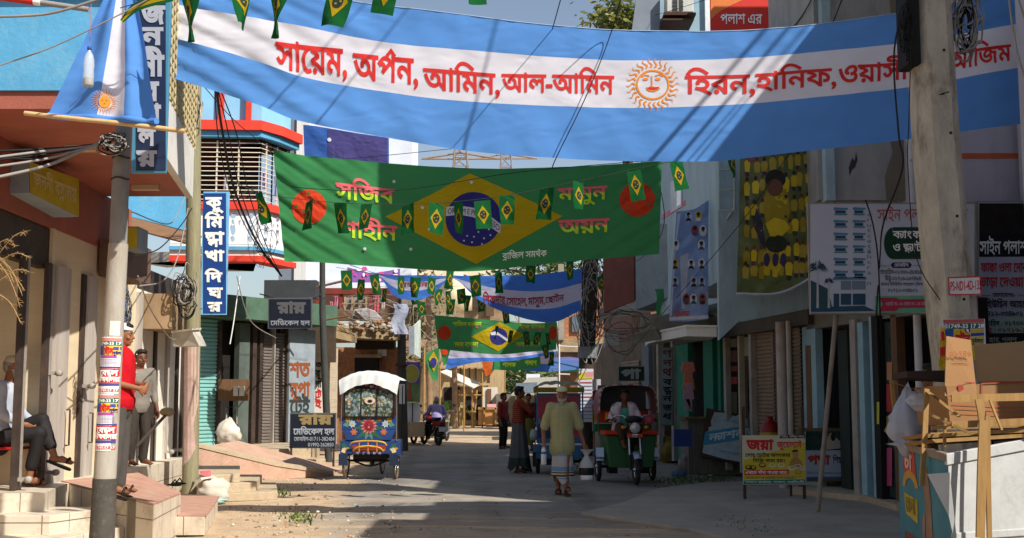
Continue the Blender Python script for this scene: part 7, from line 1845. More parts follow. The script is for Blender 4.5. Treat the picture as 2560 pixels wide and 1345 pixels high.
# 7 old man sitting with crossed legs, profile
p7=P(12,1225,12.85);p7.z=FLOOR
Jm=dict(head=(0,-.04,1.255),neck=(0,0,1.11),chest=(0,.03,.95),pelvis=(0,.08,.52),shR=(-.18,.02,1.05),shL=(.18,.02,1.05),elR=(-.24,-.02,.78),elL=(.23,-.04,.78),wrR=(-.1,-.2,.66),wrL=(.1,-.22,.68),
          hipR=(-.09,.06,.5),hipL=(.09,.06,.5),knR=(-.06,-.36,.56),knL=(.06,-.34,.7),anR=(-.06,-.27,.09),anL=(.02,-.5,.32),toeR=(-.06,-.44,.04),toeL=(.02,-.68,.25))
person('old man in pale shirt and beige cap sitting with crossed legs on a red chair',p7,R(90),Jm,0,'grey',True,mat('beige_knit_cap','#b5a48c',rough=.95,var=.06,scale=60),(mat('pale_grey_blue_shirt','#a8acb8',rough=.9,var=.06),1.8,.5,.02),('trousers',mat('black_cotton_trousers','#1d1a1b',var=.15),.72),SAND,0,8,1.08)
ch=empty('plastic_chair',p7+Vector((0,0,0)),R(90),'red plastic chair under the sitting old man','chair');RP=mat('red_plastic','#b01822',rough=.4,var=.06)
mb=MB();mb.prism([(-.2,-.2),(.2,-.2),(.18,.22),(-.18,.22)],.39,.42,RP);mb.build('seat',ch,bevel=.01)
mb=MB();mb.hexa([(-.18,.2,.42),(.18,.2,.42),(.18,.23,.42),(-.18,.23,.42)],[(-.16,.3,.84),(.16,.3,.84),(.16,.33,.84),(-.16,.33,.84)],RP);mb.build('backrest',ch,bevel=.01)
for x,y in ((-.19,-.19),(.19,-.19),(-.17,.21),(.17,.21)):
 mb=MB();mb.tube([(x,y,.4),(x*1.1,y*1.12,.2),(x*1.2,y*1.25,0)],[.024,.02,.018],RP,8);mb.build('leg',ch)
# 8 man in grey leaning in the doorway
p8=P(343,1150,16.7);p8.z=FLOOR
person('man in grey clothes leaning in the shop doorway behind the man in red',p8,R(48),J_(1.60,.95),1,'short',None,None,(mat('grey_shirt','#7a736b',var=.1),1.5,.72,.02),('trousers',mat('dark_brown_trousers','#38322d',var=.1)),None,-10,4)
# 9 person behind the stall
p9=P(2346,1240,11.6);p9.z=.12
person('dark haired person standing behind the stall in front of the drain pipe',p9,R(-115),J_(1.70),2,'short',None,None,(weave('grey_striped_shirt','#5a5058','#8a7f86',2,30,.3),.8,.85,.02),('trousers',mat('dark_grey_trousers','#4a443f')),SAND)
# ================================================================ vehicles
TYRE=mat('dusty_tyre_rubber','#2a2724',rough=.9,var=.25,scale=8,dirt=.4,dirtcol='#6d5f4c');MUDT=mat('mud_caked_tyre','#6d5c48',rough=.95,var=.25,scale=8);STEEL=mat('scuffed_bright_steel','#b9bcc2',rough=.25,var=.1,metal=.9);DKM=mat('dark_machine_metal','#1e1c1b',rough=.6,var=.3,dirt=.3,dirtcol='#4d4033')
def wheel(par,c,r,w,tyre=TYRE,spokes=18,axis='X',rim=STEEL):
 ty=MB();ty.torus(c,r-w*.5,w*.5,tyre,axis,36,8,sx=1.0);t=ty.build('wheel',par)
 ri=MB();ri.torus(c,r-w*1.15,w*.2,rim,axis,32,6);ri.lathe([(0,-.05),(.035,-.05),(.035,.05),(0,.05)],c,rim,10,axis)
 for k in range(spokes):
  a=2*math.pi*k/spokes;q=Vector((0,math.cos(a),math.sin(a))) if axis=='X' else Vector((math.cos(a),0,math.sin(a)));ri.tube([Vector(c)+q*.03,Vector(c)+q*(r-w*1.2)],.003,rim,4,False)
 ri.build('rim',t);return t
def floral(name,base,cols,sc):
 """hand painted floral pattern: rings of petals"""
 m=bpy.data.materials.new(name);m.use_nodes=True;t=m.node_tree;N=t.nodes;L=t.links;b=N['Principled BSDF'];b.inputs['Roughness'].default_value=.35
 tc=N.new('ShaderNodeTexCoord');src=None
 col=None
 for i,(h,s_) in enumerate(cols):
  v=N.new('ShaderNodeTexVoronoi');v.inputs['Scale'].default_value=sc*s_;v.inputs['Randomness'].default_value=.9
  mp=N.new('ShaderNodeMapping');mp.inputs['Location'].default_value=(i*3.3,i*1.7,i*2.1);mp.inputs['Rotation'].default_value=(i,i*.6,i*.3);L.new(tc.outputs['Object'],mp.inputs[0]);L.new(mp.outputs[0],v.inputs['Vector'])
  a=N.new('ShaderNodeMath');a.operation='LESS_THAN';L.new(v.outputs['Distance'],a.inputs[0]);a.inputs[1].default_value=.42-.03*i
  mx=N.new('ShaderNodeMixRGB');L.new(a.outputs[0],mx.inputs[0]);mx.inputs[2].default_value=lin(h)
  if col is None: mx.inputs[1].default_value=lin(base)
  else: L.new(col,mx.inputs[1])
  col=mx.outputs[0]
 L.new(col,b.inputs['Base Color']);return m
FLO=floral('painted_leaf_pattern','#39504c',[('#8a9a9a',1),('#5f7a4a',1.3),('#b8a894',1.7),('#6f8fa0',1.1),('#9a6a4a',2.2),('#2f3a3a',2.6)],9)
def fl(mb,c,n,r0,r1,mt,mt2,Y,w=.5,a0=0):
 """painted flower: n petals round a heart on the plane y = Y"""
 for k in range(n):
  a=2*math.pi*k/n+a0;d=Vector((math.cos(a),0,math.sin(a)));x=Vector((-d.z,0,d.x));p=Vector((c[0],Y,c[1]))
  mb.add([p,p+d*r1*.55+x*r1*w*.5,p+d*r1,p+d*r1*.55-x*r1*w*.5],[(0,1,2,3)],mt)
 mb.add([Vector((c[0]+r0*math.cos(t*.5236),Y-.002,c[1]+r0*math.sin(t*.5236))) for t in range(12)],[tuple(range(12))],mt2)
def leafp(mb,a,b,w,mt,Y):
 a,b=Vector((a[0],Y,a[1])),Vector((b[0],Y,b[1]));d=(b-a);x=Vector((-d.z,0,d.x)).normalized()*w;mb.add([a,a+d*.35+x,b,a+d*.35-x],[(0,1,2,3)],mt)
# ---- painted cycle rickshaw seen from behind
r_=empty('cycle_rickshaw',G(921,1200),R(-2),'painted cycle rickshaw seen from behind with white tarpaulin hood and red flower panel','rickshaw')
rs_=r_
BLUEP=mat('glossy_blue_rickshaw_paint','#23427a',rough=.35,var=.25,dirt=.35,dirtcol='#4a4a52');FR_=mat('rickshaw_frame_black','#1a1817',rough=.5,var=.2)
for x in (-.46,.46): wheel(r_,(x,.3,.33),.33,.045,MUDT)
wheel(r_,(0,1.75,.33),.33,.045,MUDT)
mb=MB();mb.box((-.52,.0,.46),(.52,.75,.71),BLUEP);lower_=mb.build('seat_box',r_,bevel=.015)
mb=MB();mb.hexa([(-.4,-.02,.71),(.4,-.02,.71),(.4,.08,.71),(-.4,.08,.71)],[(-.49,-.02,.9),(.49,-.02,.9),(.49,.08,.9),(-.49,.08,.9)],BLUEP);mb.box((-.5,-.02,.9),(.5,.08,1.13),BLUEP);bp_=mb.build('back_panel',r_,bevel=.008)
RF=flat('#9a3236',.4);PKF=flat('#c07a7a',.4);LG=flat('#2f5f48',.4);LG2=flat('#5a8474',.4);YF=flat('#b8943a',.4);OF=flat('#b8664a',.4);WF=flat('#aebac4',.4)
mb=MB()
for x,z,a,L_ in ((0,.93,0,.3),(0,.93,180,.3),(0,.9,-35,.3),(0,.9,215,.3),(0,.9,-70,.2),(0,.9,250,.2),(0,1.0,20,.34),(0,1.0,160,.34),(.3,1.02,60,.12),(-.3,1.02,120,.12),(.35,1.0,-10,.13),(-.35,1.0,190,.13)):
 leafp(mb,(x,z),(x+L_*math.cos(R(a)),z+L_*math.sin(R(a))),.05,LG if L_ > .25 else LG2,-.023)
fl(mb,(0,.97),14,.03,.16,PKF,RF,-.026,.42);fl(mb,(0,.97),12,.03,.125,RF,PKF,-.029,.42,.2);fl(mb,(0,.945),7,.02,.07,flat('#8a2030',.35),PKF,-.033,.5)
for s in (-1,1):
 fl(mb,(s*.3,1.0),7,.015,.075,WF,YF,-.026);fl(mb,(s*.27,.86),6,.015,.07,OF,YF,-.026,.6);fl(mb,(s*.38,1.08),7,.02,.06,YF,OF,-.026);fl(mb,(s*.19,1.09),8,.02,.045,OF,RF,-.026)
under2=mb.build('flower_painting',bp_,flip=False)
mb=MB()
for s in (-1,1):
 fl(mb,(s*.44,.56),1,.02,.1,YF,WF,-.004);leafp(mb,(s*.5,.66),(s*.36,.5),.05,LG,-.003);leafp(mb,(s*.5,.5),(s*.38,.56),.05,flat('#e0c088',.35),-.005)
mb.add([(-.3,-.004,.5),(.3,-.004,.5),(.3,-.004,.62),(-.3,-.004,.62)],[(0,1,2,3)],RF);mb.add([(-.3,-.007,.53),(.3,-.007,.53),(.28,-.007,.56),(-.28,-.007,.56)],[(0,1,2,3)],YF)
for k in range(5): fl(mb,(-.2+k*.1,.475),6,.01,.03,WF,OF,-.006)
mb.build('box_painting',lower_,flip=False)
mb=MB();YP_=mat('yellow_red_bumper','#c9a03a',rough=.4,var=.3,scale=12)
mb.tube(cat([(-.33,-.06,.62),(-.26,-.1,.68),(0,-.11,.7),(.26,-.1,.68),(.33,-.06,.62)],6),.016,YP_,8);mb.tube(cat([(-.27,-.06,.52),(-.2,-.1,.58),(0,-.11,.61),(.2,-.1,.58),(.27,-.06,.52)],6),.016,YP_,8)
for x in (-.16,0,.16): mb.tube([(x,-.1,.5),(x,-.105,.69)],.012,flat('#d8744a',.35),6)
mb.build('bumper',r_)
arch=lambda t,k=1.0: (-.46*k*math.cos(math.pi*t),1.60+.24*math.sin(math.pi*t))
for x0,x1 in ((-.43,-.155),(-.135,.135),(.155,.43)):
 mb=MB();n=10;vs=[]
 for j in range(13):
  for i in range(n+1):
   x=x0+(x1-x0)*i/n;z=1.13+.5*j/12;vs.append((x*(1+.0*j),-.02-.03*math.sin(math.pi*j/12)-.008*math.sin(i*1.9+j),z))
 mb.add(vs,[(j*(n+1)+i,j*(n+1)+i+1,(j+1)*(n+1)+i+1,(j+1)*(n+1)+i) for j in range(12) for i in range(n)],FLO,True);hp_=mb.build('hood_panel',r_,flip=False)
 if abs(x0) < .14:
  mb=MB();mb.add([Vector((.02+.1*math.cos(t*.42),-.07,1.42+.065*math.sin(t*.42))) for t in range(15)],[tuple(range(15))],flat('#d8c0a8',.4));mb.add([Vector((.02+.045*math.cos(t*.42),-.073,1.41+.03*math.sin(t*.42))) for t in range(15)],[tuple(range(15))],DKM);mb.build('torn_hole',hp_,flip=False)
mb=MB()
for x in (-.445,-.145,.145,.445): mb.box((x-.012,-.05,1.1),(x+.012,-.02,1.62),FR_)
mb.box((-.46,-.055,1.115),(.46,-.02,1.14),FR_);mb.build('hood_rib',r_)
TARW=mat('white_tarpaulin','#d3d6d6',rough=.45,var=.05,dirt=.25,dirtcol='#a09a90')
mb=MB();vs=[];nu,nv=30,12
for j in range(nv+1):
 d=j/nv
 for i in range(nu+1):
  u=i/nu;x=-.55+1.1*u;top=1.79+.17*(1-(2*u-1)**2);dy=1.0-1.08*min(1,d/.6);drop=max(0,(d-.6)/.4)
  cr=.008*math.sin(x*17)*(.4+drop)+.007*math.sin(x*41+d*5)
  vs.append((x*(1-.06*drop),dy-.05*drop+cr,top-.235*drop*(1.0+.15*abs(2*u-1))+cr*.6))
mb.add(vs,[(j*(nu+1)+i,j*(nu+1)+i+1,(j+1)*(nu+1)+i+1,(j+1)*(nu+1)+i) for j in range(nv) for i in range(nu)],TARW,True);mb.build('tarpaulin_hood',r_,flip=False)
for s in (-1,1):
 mb=MB();mb.box((s*.46-.075,-.01,.42),(s*.46+.075,.62,.47),BLUEP);mb.box((s*.46-.08,-.035,.26),(s*.46+.08,-.012,.46),mat('scuffed_navy_mudguard','#1f2a3f',var=.25,dirt=.5,dirtcol='#5a4c3c'));mb.build('mudguard',rs_)
mb=MB()
for k in range(8): mb.ell((-.33+k*.095,-.06,1.69+.03*math.sin(k*.9)),(.042,.02,.026),RF if k % 2 else PKF,None,8,5)
mb.build('fringe',r_)
for x in (-.5,.5):
 mb=MB();mb.tube([(x,-.01,.7),(x,-.01,1.2),(x*.98,.0,1.66)],.011,STEEL,6);mb.tube([(x,.7,.7),(x,.8,1.2),(x*.98,.9,1.7)],.011,FR_,6);mb.build('hood_stay',r_)
 mb=MB();mb.add([(x-.09*(1 if x < 0 else-1)*-1,.02,.22),(x+.09*(1 if x < 0 else-1),.02,.25),(x+.07*(1 if x < 0 else-1),.0,.46),(x-.02,.0,.46)],[(0,1,2,3)],mat('mud_flap_rubber','#7a6a56',var=.2));mb.build('mud_flap',r_,flip=False)
mb=MB();mb.tube([(-.46,.3,.33),(.46,.3,.33)],.022,DKM,8);mb.box((-.3,.1,.36),(.3,.6,.45),DKM);mb.lathe([(0,-.03),(.1,-.03),(.1,.03),(0,.03)],(.02,.32,.33),DKM,16,'X')
for x in (-.22,.22): mb.tube([(x,.3,.4),(x*.4,1.0,.45),(0,1.7,.6)],.02,DKM,6)
mb.tube(cat([(-.3,.2,.33),(0,.16,.24),(.3,.2,.33)],5),.018,DKM,6);mb.build('axle_frame',r_)
mb=MB();mb.tube([(0,1.75,.33),(0,1.62,.95)],.018,DKM,6);mb.tube([(-.26,1.5,1.0),(0,1.6,.98),(.26,1.5,1.0)],.012,STEEL,6);mb.build('handlebar',r_)
# ---- green battery rickshaw with the boy, front view
e=empty('battery_rickshaw',G(1588,1213),R(3),'green battery rickshaw with red seats and pink trimmed hood driven by a boy','rickshaw')
GP=mat('bottle_green_paint','#1a5526',rough=.4,var=.12,dirt=.2);RS=mat('orange_red_vinyl','#c8361c',rough=.4,var=.08);SILV=mat('silver_fender','#a9b4c4',rough=.3,metal=.7,var=.08)
wheel(e,(.02,.0,.26),.26,.085,TYRE,10)
for x in (-.5,.47): wheel(e,(x,1.05,.26),.26,.08,TYRE,10)
mb=MB();mb.hexa([(-.36,.5,.26),(.4,.5,.26),(.4,1.3,.3),(-.38,1.3,.3)],[(-.41,.55,.82),(.46,.55,.82),(.46,1.5,.82),(-.42,1.5,.82)],GP);mb.build('body',e,bevel=.02)
mb=MB();mb.box((-.46,.5,.825),(.5,1.1,.90),RS);mb.build('seat',e,bevel=.025)
mb=MB();mb.box((-.48,1.42,1.02),(.48,1.52,1.27),RS);mb.box((-.52,1.4,.86),(.52,1.55,1.0),GP);mb.build('backrest',e,bevel=.02)
mb=MB();mb.add([(-.47,1.62,1.25),(.47,1.62,1.25),(.44,1.5,1.7),(-.44,1.5,1.7)],[(0,1,2,3)],mat('grey_hood_lining','#5a5c60',var=.15));mb.build('hood_back',e,flip=False)
PKT=mat('pink_hood_vinyl','#855060',rough=.5,var=.2,scale=10);WTR=mat('cream_fringe','#a39a8c',var=.25,scale=30)
prof=[(-.53,1.2),(-.52,1.45),(-.47,1.63),(-.36,1.69),(0,1.715),(.36,1.69),(.47,1.63),(.52,1.45),(.53,1.2)]
mb=MB();pp_=cat([(x,.72,z) for x,z in prof],4);q_=cat([(x*.97,1.6,z*.97) for x,z in prof],4);n=len(pp_);mb.add(pp_+q_,[(i,i+1,n+i+1,n+i) for i in range(n-1)],PKT,True);mb.build('hood',e,flip=False)
mb=MB()
for i in range(n-1):
 a,b=pp_[i],pp_[i+1];c=Vector((0,0,1.3));mb.add([a,b,b.lerp(Vector((0,.71,1.35)),.055)+Vector((0,-.012,0)),a.lerp(Vector((0,.71,1.35)),.055)+Vector((0,-.012,0))],[(0,1,2,3)],WTR if i % 2 else PKT)
mb.build('hood_fringe',e,flip=False)
for x in (-.52,.53):
 mb=MB();mb.tube([(x,.75,.82),(x,.74,1.22)],.014,GP,6);mb.tube([(x,1.5,.82),(x,1.55,1.25)],.014,GP,6);mb.build('hood_post',e)
mb=MB();mb.tube([(-.5,1.3,1.26),(.5,1.3,1.26)],.012,GP,6);mb.build('grab_rail',e)
for x in (-.5,.47):
 mb=MB();vs=[]
 for k in range(9):
  a=R(20+130*k/8);vs+=[(x-.07,1.05-.31*math.cos(a),.27+.31*math.sin(a)),(x+.07,1.05-.31*math.cos(a),.27+.31*math.sin(a))]
 mb.add(vs,[(2*k,2*k+1,2*k+3,2*k+2) for k in range(8)],SILV,True);mb.add([(x-.07,.74,.44),(x+.07,.74,.44),(x+.07,.77,.6),(x-.07,.77,.6)],[(0,1,2,3)],SILV);mb.build('rear_fender',e,flip=False)
mb=MB();vs=[]
for k in range(10):
 a=R(40+120*k/9)
 for dx,dz in ((-.065,-.02),(-.03,.012),(.03,.012),(.065,-.02)): vs.append((.02+dx,-.3*math.cos(a),.26+(.3+dz)*math.sin(a)))
mb.add(vs,[(4*k+i,4*k+i+1,4*k+i+5,4*k+i+4) for k in range(9) for i in range(3)],SILV,True);mb.build('front_fender',e,flip=False)
for x in (-.075,.115):
 mb=MB();mb.tube([(x,0,.26),(x,.07,.5)],.024,DKM,8);mb.tube([(x,.07,.5),(x,.15,.8)],.018,STEEL,8);mb.build('fork_leg',e)
mb=MB();mb.lathe([(.0,.08),(.06,.06),(.1,.0),(.105,-.03),(.09,-.035)],(.02,.1,.96),mat('red_lamp_shell','#7a1a20',rough=.3),22,'Y');hl=mb.build('headlight',e)
mb=MB();mb.lathe([(.092,-.03),(.06,-.05),(0,-.058)],(.02,.1,.96),mat('lamp_glass','#c4c8c4',rough=.15,var=.15,scale=30,metal=.3),22,'Y');mb.build('lens',hl)
mb=MB();mb.box((-.11,.06,.8),(.15,.14,.86),mat('red_orange_plastic','#d8482a',rough=.3));mb.box((-.03,.05,.8),(.07,.06,.855),mat('bright_chrome','#dfe6f0',rough=.12,metal=.9));mb.build('lamp_bracket',e,bevel=.01)
for x in (-.17,.22):
 mb=MB();mb.ell((x,.12,.97),(.045,.03,.03),mat('amber_lens','#d87a1a',rough=.25));mb.build('indicator',e)
mb=MB();mb.tube(cat([(-.36,.42,1.1),(-.28,.3,1.16),(-.16,.24,1.16),(-.08,.2,1.08)],5),.013,STEEL,6);mb.tube(cat([(.4,.42,1.1),(.32,.3,1.16),(.2,.24,1.16),(.12,.2,1.08)],5),.013,STEEL,6);mb.tube([(-.36,.42,1.1),(-.42,.5,1.08)],.02,DKM,8);mb.tube([(.4,.42,1.1),(.46,.5,1.08)],.02,DKM,8);mb.tube([(-.32,.34,1.14),(-.38,.3,1.26)],.006,DKM,5);mb.ell((.02,.22,1.1),(.16,.1,.07),DKM);mb.build('handlebar',e)
mb=MB();mb.ell((.02,.45,.85),(.12,.3,.1),DKM);mb.tube([(.02,.3,.8),(.02,.7,.4)],.05,DKM,8);mb.tube([(-.5,1.05,.26),(.47,1.05,.26)],.03,DKM,8)
for x in (-.25,.3): mb.box((x-.08,.9,.14),(x+.08,1.2,.28),DKM)
mb.build('chassis',e)
mb=MB();mb.box((-.38,.86,1.06),(-.26,.98,1.22),mat('yellow_lunch_box','#c9891a',rough=.4,var=.1));mb.build('yellow_case',e,bevel=.02)
mb=MB();mb.lathe([(0,-.01),(.085,-.01),(.085,.01),(0,.01)],(.31,.3,1.1),flat('#b8485a',.3),20,'Y');mb.build('mirror',e)
eb=Vector(e.location)
person('boy in open pink shirt over turquoise shirt driving the green battery rickshaw',eb+Vector((-.1,.78,.26)),R(2),dict(head=(0,-.05,1.255),neck=(0,-.02,1.12),chest=(0,0,.96),pelvis=(0,.06,.62),shR=(-.165,0,1.05),shL=(.165,0,1.05),elR=(-.27,-.1,.84),elL=(.25,-.1,.84),wrR=(-.24,-.3,.84),wrL=(.27,-.28,.82),
       hipR=(-.09,.02,.62),hipL=(.09,.02,.62),knR=(-.12,-.3,.72),knL=(.2,-.3,.66),anR=(-.06,-.34,.4),anL=(.2,-.2,.3),toeR=(-.05,-.48,.36),toeL=(.22,-.34,.26)),1,'short',None,None,(mat('turquoise_jersey','#4aa08c',var=.08),.5,.62,.0),('trousers',mat('brown_trousers','#3f342c',var=.12),.6),None,0,12,.92,(.9,.9),{'R': (.5,0,-1),'L': (-.5,0,-1)})
bo=bpy.context.scene.objects;boy=[o for o in bo if o.get('label','').startswith('boy in open pink')][0]
PNK=weave('pink_check_shirt','#c8b0bc','#d8c8d0',2,30,.3)
q=[]
for s in (-1,1):
 q+=[('c',(s*.11,.0,1.09),.055,(s*.165,0,1.05),.066),('c',(s*.165,0,1.05),.066,(s*.26,-.1,.84),.056),('c',(s*.26,-.1,.84),.056,(s*.25,-.24,.84),.046),('c',(s*.13,-.05,1.03),.075,(s*.15,-.02,.7),.075),('c',(s*.14,.03,.72),.08,(s*.17,.0,.52),.085),('c',(s*.1,.06,1.0),.09,(s*.1,.1,.62),.1),('c',(s*.065,-.05,1.12),.022,(s*.09,-.1,1.02),.02)]
q.append(('c',(0,.08,1.02),.1,(0,.12,.6),.12))
fuse('open_shirt',q,PNK,boy,.011,3,.007,9)
# ---- battery rickshaw with the red picture panel, seen from behind
e2=empty('battery_rickshaw',G(1398,1187),R(-3),'battery rickshaw with beige hood and red picture back panel behind the walking man','rickshaw')
for x in (-.42,.42): wheel(e2,(x,.35,.24),.24,.075,TYRE,10)
wheel(e2,(0,2.0,.24),.24,.075,TYRE,10)
BLE=mat('blue_rickshaw_paint','#235a86',rough=.4,var=.15)
mb=MB();mb.box((-.45,.02,.3),(.45,1.3,.56),BLE);mb.build('body',e2,bevel=.015)
mb=MB();mb.box((-.44,-.02,.6),(.42,.02,1.56),BLE);fp=mb.build('back_frame',e2,bevel=.008)
mb=MB();mb.add([(-.4,-.024,.7),(.38,-.024,.7),(.38,-.024,1.5),(-.4,-.024,1.5)],[(0,1,2,3)],mat('red_violet_picture','#8a2034',rough=.35,var=.5,scale=3.5));mb.add([(-.4,-.027,.98),(.38,-.027,.98),(.38,-.027,1.06),(-.4,-.027,1.06)],[(0,1,2,3)],flat('#5a6a8a'))
mb.add([(-.4,-.028,.7),(-.1,-.028,.7),(-.16,-.028,.95),(-.4,-.028,.97)],[(0,1,2,3)],flat('#2a3050'))
art(mb,[circ(.05,1.33,.2,.07,24),circ(.05,1.335,.13,.035,24)[::-1]],lambda x,y,o: Vector((x,-.03-o,y)),flat('#8f7a90'),.001);art(mb,[circ(.1,1.3,.17,.1,24),circ(.1,1.3,.155,.088,24)[::-1]],lambda x,y,o: Vector((x,-.03-o,y)),flat('#a87a8a'),.003);mb.build('picture_panel',fp,flip=False)
mb=MB();vs=[];nu,nv=24,10;HB=mat('beige_canvas_hood','#8f8468',rough=.9,var=.2,scale=5,dirt=.4)
for j in range(nv+1):
 d=j/nv
 for i in range(nu+1):
  u=i/nu;x=-.49+.98*u;vs.append((x,1.3-1.38*d,1.66+.14*(1-(2*u-1)**4)*math.sin(math.pi*(.25+.6*d))+.012*math.sin(x*30+d*9)))
mb.add(vs,[(j*(nu+1)+i,j*(nu+1)+i+1,(j+1)*(nu+1)+i+1,(j+1)*(nu+1)+i) for j in range(nv) for i in range(nu)],HB,True);mb.box((-.49,-.09,1.57),(.49,-.06,1.67),mat('gold_hood_trim','#7a6a2a',var=.3,scale=20));mb.build('hood',e2,flip=False)
for x in (-.46,.46):
 mb=MB();mb.tube([(x,0,.56),(x,0,1.62)],.014,DKM if x < 0 else BLE,6);mb.tube([(x,1.2,.56),(x,1.25,1.64)],.014,DKM,6);mb.build('hood_post',e2)
mb=MB();mb.box((-.5,-.04,.42),(-.36,.1,.58),BLE);mb.build('tool_box',e2,bevel=.01)
mb=MB();mb.box((-.52,.2,.14),(-.46,.6,.46),DKM);mb.box((.46,.2,.14),(.52,.6,.46),DKM);mb.tube([(-.42,.35,.24),(.42,.35,.24)],.03,DKM,8);mb.box((-.3,.1,.18),(.3,.9,.3),DKM);mb.build('chassis',e2)
mb=MB();mb.lathe([(0,-.1),(.06,-.1),(.075,-.02),(.06,.08),(.03,.11),(0,.11)],(-.49,-.02,.76),mat('milky_jerrycan','#8a949a',rough=.3),12);mb.build('jerrycan',e2)
# ---- motorcycles
def motorcycle(label,loc,rz,col,seed):
 m=empty('motorcycle',loc,rz,label,'motorcycle','motorcycles parked on the left side');PM=mat('motor_paint_'+col[1:],col,rough=.25,var=.1)
 for y in (-.62,.64): wheel(m,(0,y,.3),.3,.1 if y < 0 else .085,TYRE,8,'X',DKM)
 mb=MB();mb.ell((0,.16,.82),(.14,.27,.13),PM,Matrix.Rotation(R(8),3,'X'));mb.build('fuel_tank',m)
 mb=MB();mb.hexa([(-.1,-.62,.77),(.1,-.62,.77),(.13,-.02,.72),(-.13,-.02,.72)],[(-.1,-.66,.86),(.1,-.66,.86),(.12,-.02,.82),(-.12,-.02,.82)],DKM);mb.build('seat',m,bevel=.03)
 mb=MB();mb.hexa([(-.06,-.86,.62),(.06,-.86,.62),(.09,-.3,.58),(-.09,-.3,.58)],[(-.05,-.9,.74),(.05,-.9,.74),(.1,-.3,.76),(-.1,-.3,.76)],PM);mb.build('tail',m,bevel=.02)
 mb=MB();mb.box((-.05,-.93,.65),(.05,-.9,.71),mat('red_tail_lens','#8f1418',rough=.2));mb.build('tail_light',m)
 mb=MB();mb.hexa([(-.07,-.94,.34),(.07,-.94,.34),(.07,-.9,.36),(-.07,-.9,.36)],[(-.06,-.88,.66),(.06,-.88,.66),(.06,-.85,.66),(-.06,-.85,.66)],DKM);rf=mb.build('rear_fender',m)
 mb=MB();mb.box((-.11,-.965,.44),(.11,-.95,.58),flat('#b8bcc0',.4));mb.build('number_plate',rf)
 mb=MB();mb.box((-.13,-.1,.28),(.13,.3,.62),DKM);mb.ell((0,.12,.5),(.16,.14,.16),mat('engine_metal','#57575a',rough=.4,metal=.7,var=.2));mb.tube([(0,-.6,.3),(.09,-.1,.38)],.03,DKM,8);mb.tube([(0,-.55,.75),(0,-.1,.4),(0,.45,.8)],.03,DKM,6);mb.build('engine',m)
 mb=MB();mb.tube([(.14,.25,.35),(.15,-.2,.26),(.16,-.75,.36)],[.025,.035,.045],STEEL,10);mb.build('exhaust',m)
 for x in (-.07,.07):
  mb=MB();mb.tube([(x,.64,.3),(x,.44,.95)],.022,STEEL,8);mb.build('fork_leg',m)
 mb=MB();mb.tube(cat([(-.36,.26,.98),(-.2,.36,1.03),(0,.4,.98),(.2,.36,1.03),(.36,.26,.98)],4),.012,STEEL,6);mb.tube([(-.36,.26,.98),(-.42,.2,.97)],.018,DKM,6);mb.tube([(.36,.26,.98),(.42,.2,.97)],.018,DKM,6);mb.build('handlebar',m)
 mb=MB();mb.ell((0,.52,.86),(.1,.1,.12),PM);mb.build('headlight',m)
 for x in (-.3,.3):
  mb=MB();mb.tube([(x*.8,.32,1.0),(x,.3,1.18)],.007,DKM,5);mb.ell((x*1.1,.29,1.2),(.065,.015,.05),DKM);mb.build('mirror',m)
 mb=MB();vs=[]
 for k in range(8): a=R(40+110*k/7);vs+=[(-.06,.64+.34*math.cos(a),.3+.34*math.sin(a)),(.06,.64+.34*math.cos(a),.3+.34*math.sin(a))]
 mb.add(vs,[(2*k,2*k+1,2*k+3,2*k+2) for k in range(7)],PM,True);mb.build('front_fender',m,flip=False)
 return m
motorcycle('red motorcycle parked with a man in lavender sitting on it, in the sun',G(1078,1113),R(24),'#8f1c22',1)
m2=G(1106,1104);motorcycle('darker motorcycle parked just beyond the red one',m2,R(-10),'#2a2c34',2)
motorcycle('motorcycle half hidden behind the dark kerb pole',G(1018,1112),R(-14),'#6a1a1c',3)
person('man in lavender shirt seen from behind sitting on the red parked motorcycle',G(1078,1113)+Vector((.16,.05,.02)),R(190),dict(head=(0,-.06,1.36),neck=(0,-.03,1.23),chest=(0,0,1.08),pelvis=(0,.06,.82),shR=(-.18,0,1.16),shL=(.18,0,1.16),elR=(-.26,-.14,.96),elL=(.26,-.14,.96),wrR=(-.27,-.36,.97),wrL=(.27,-.36,.97),hipR=(-.09,.03,.8),hipL=(.09,.03,.8),knR=(-.24,-.3,.66),knL=(.24,-.3,.66),anR=(-.22,-.16,.28),anL=(.22,-.16,.28),toeR=(-.24,-.32,.22),toeL=(.24,-.32,.22)),
       1,'grey',None,None,(mat('lavender_shirt','#8f87b4',var=.08),.9,.74,.03),('trousers',mat('dark_trousers','#221f20')),SAND,vox=.014)
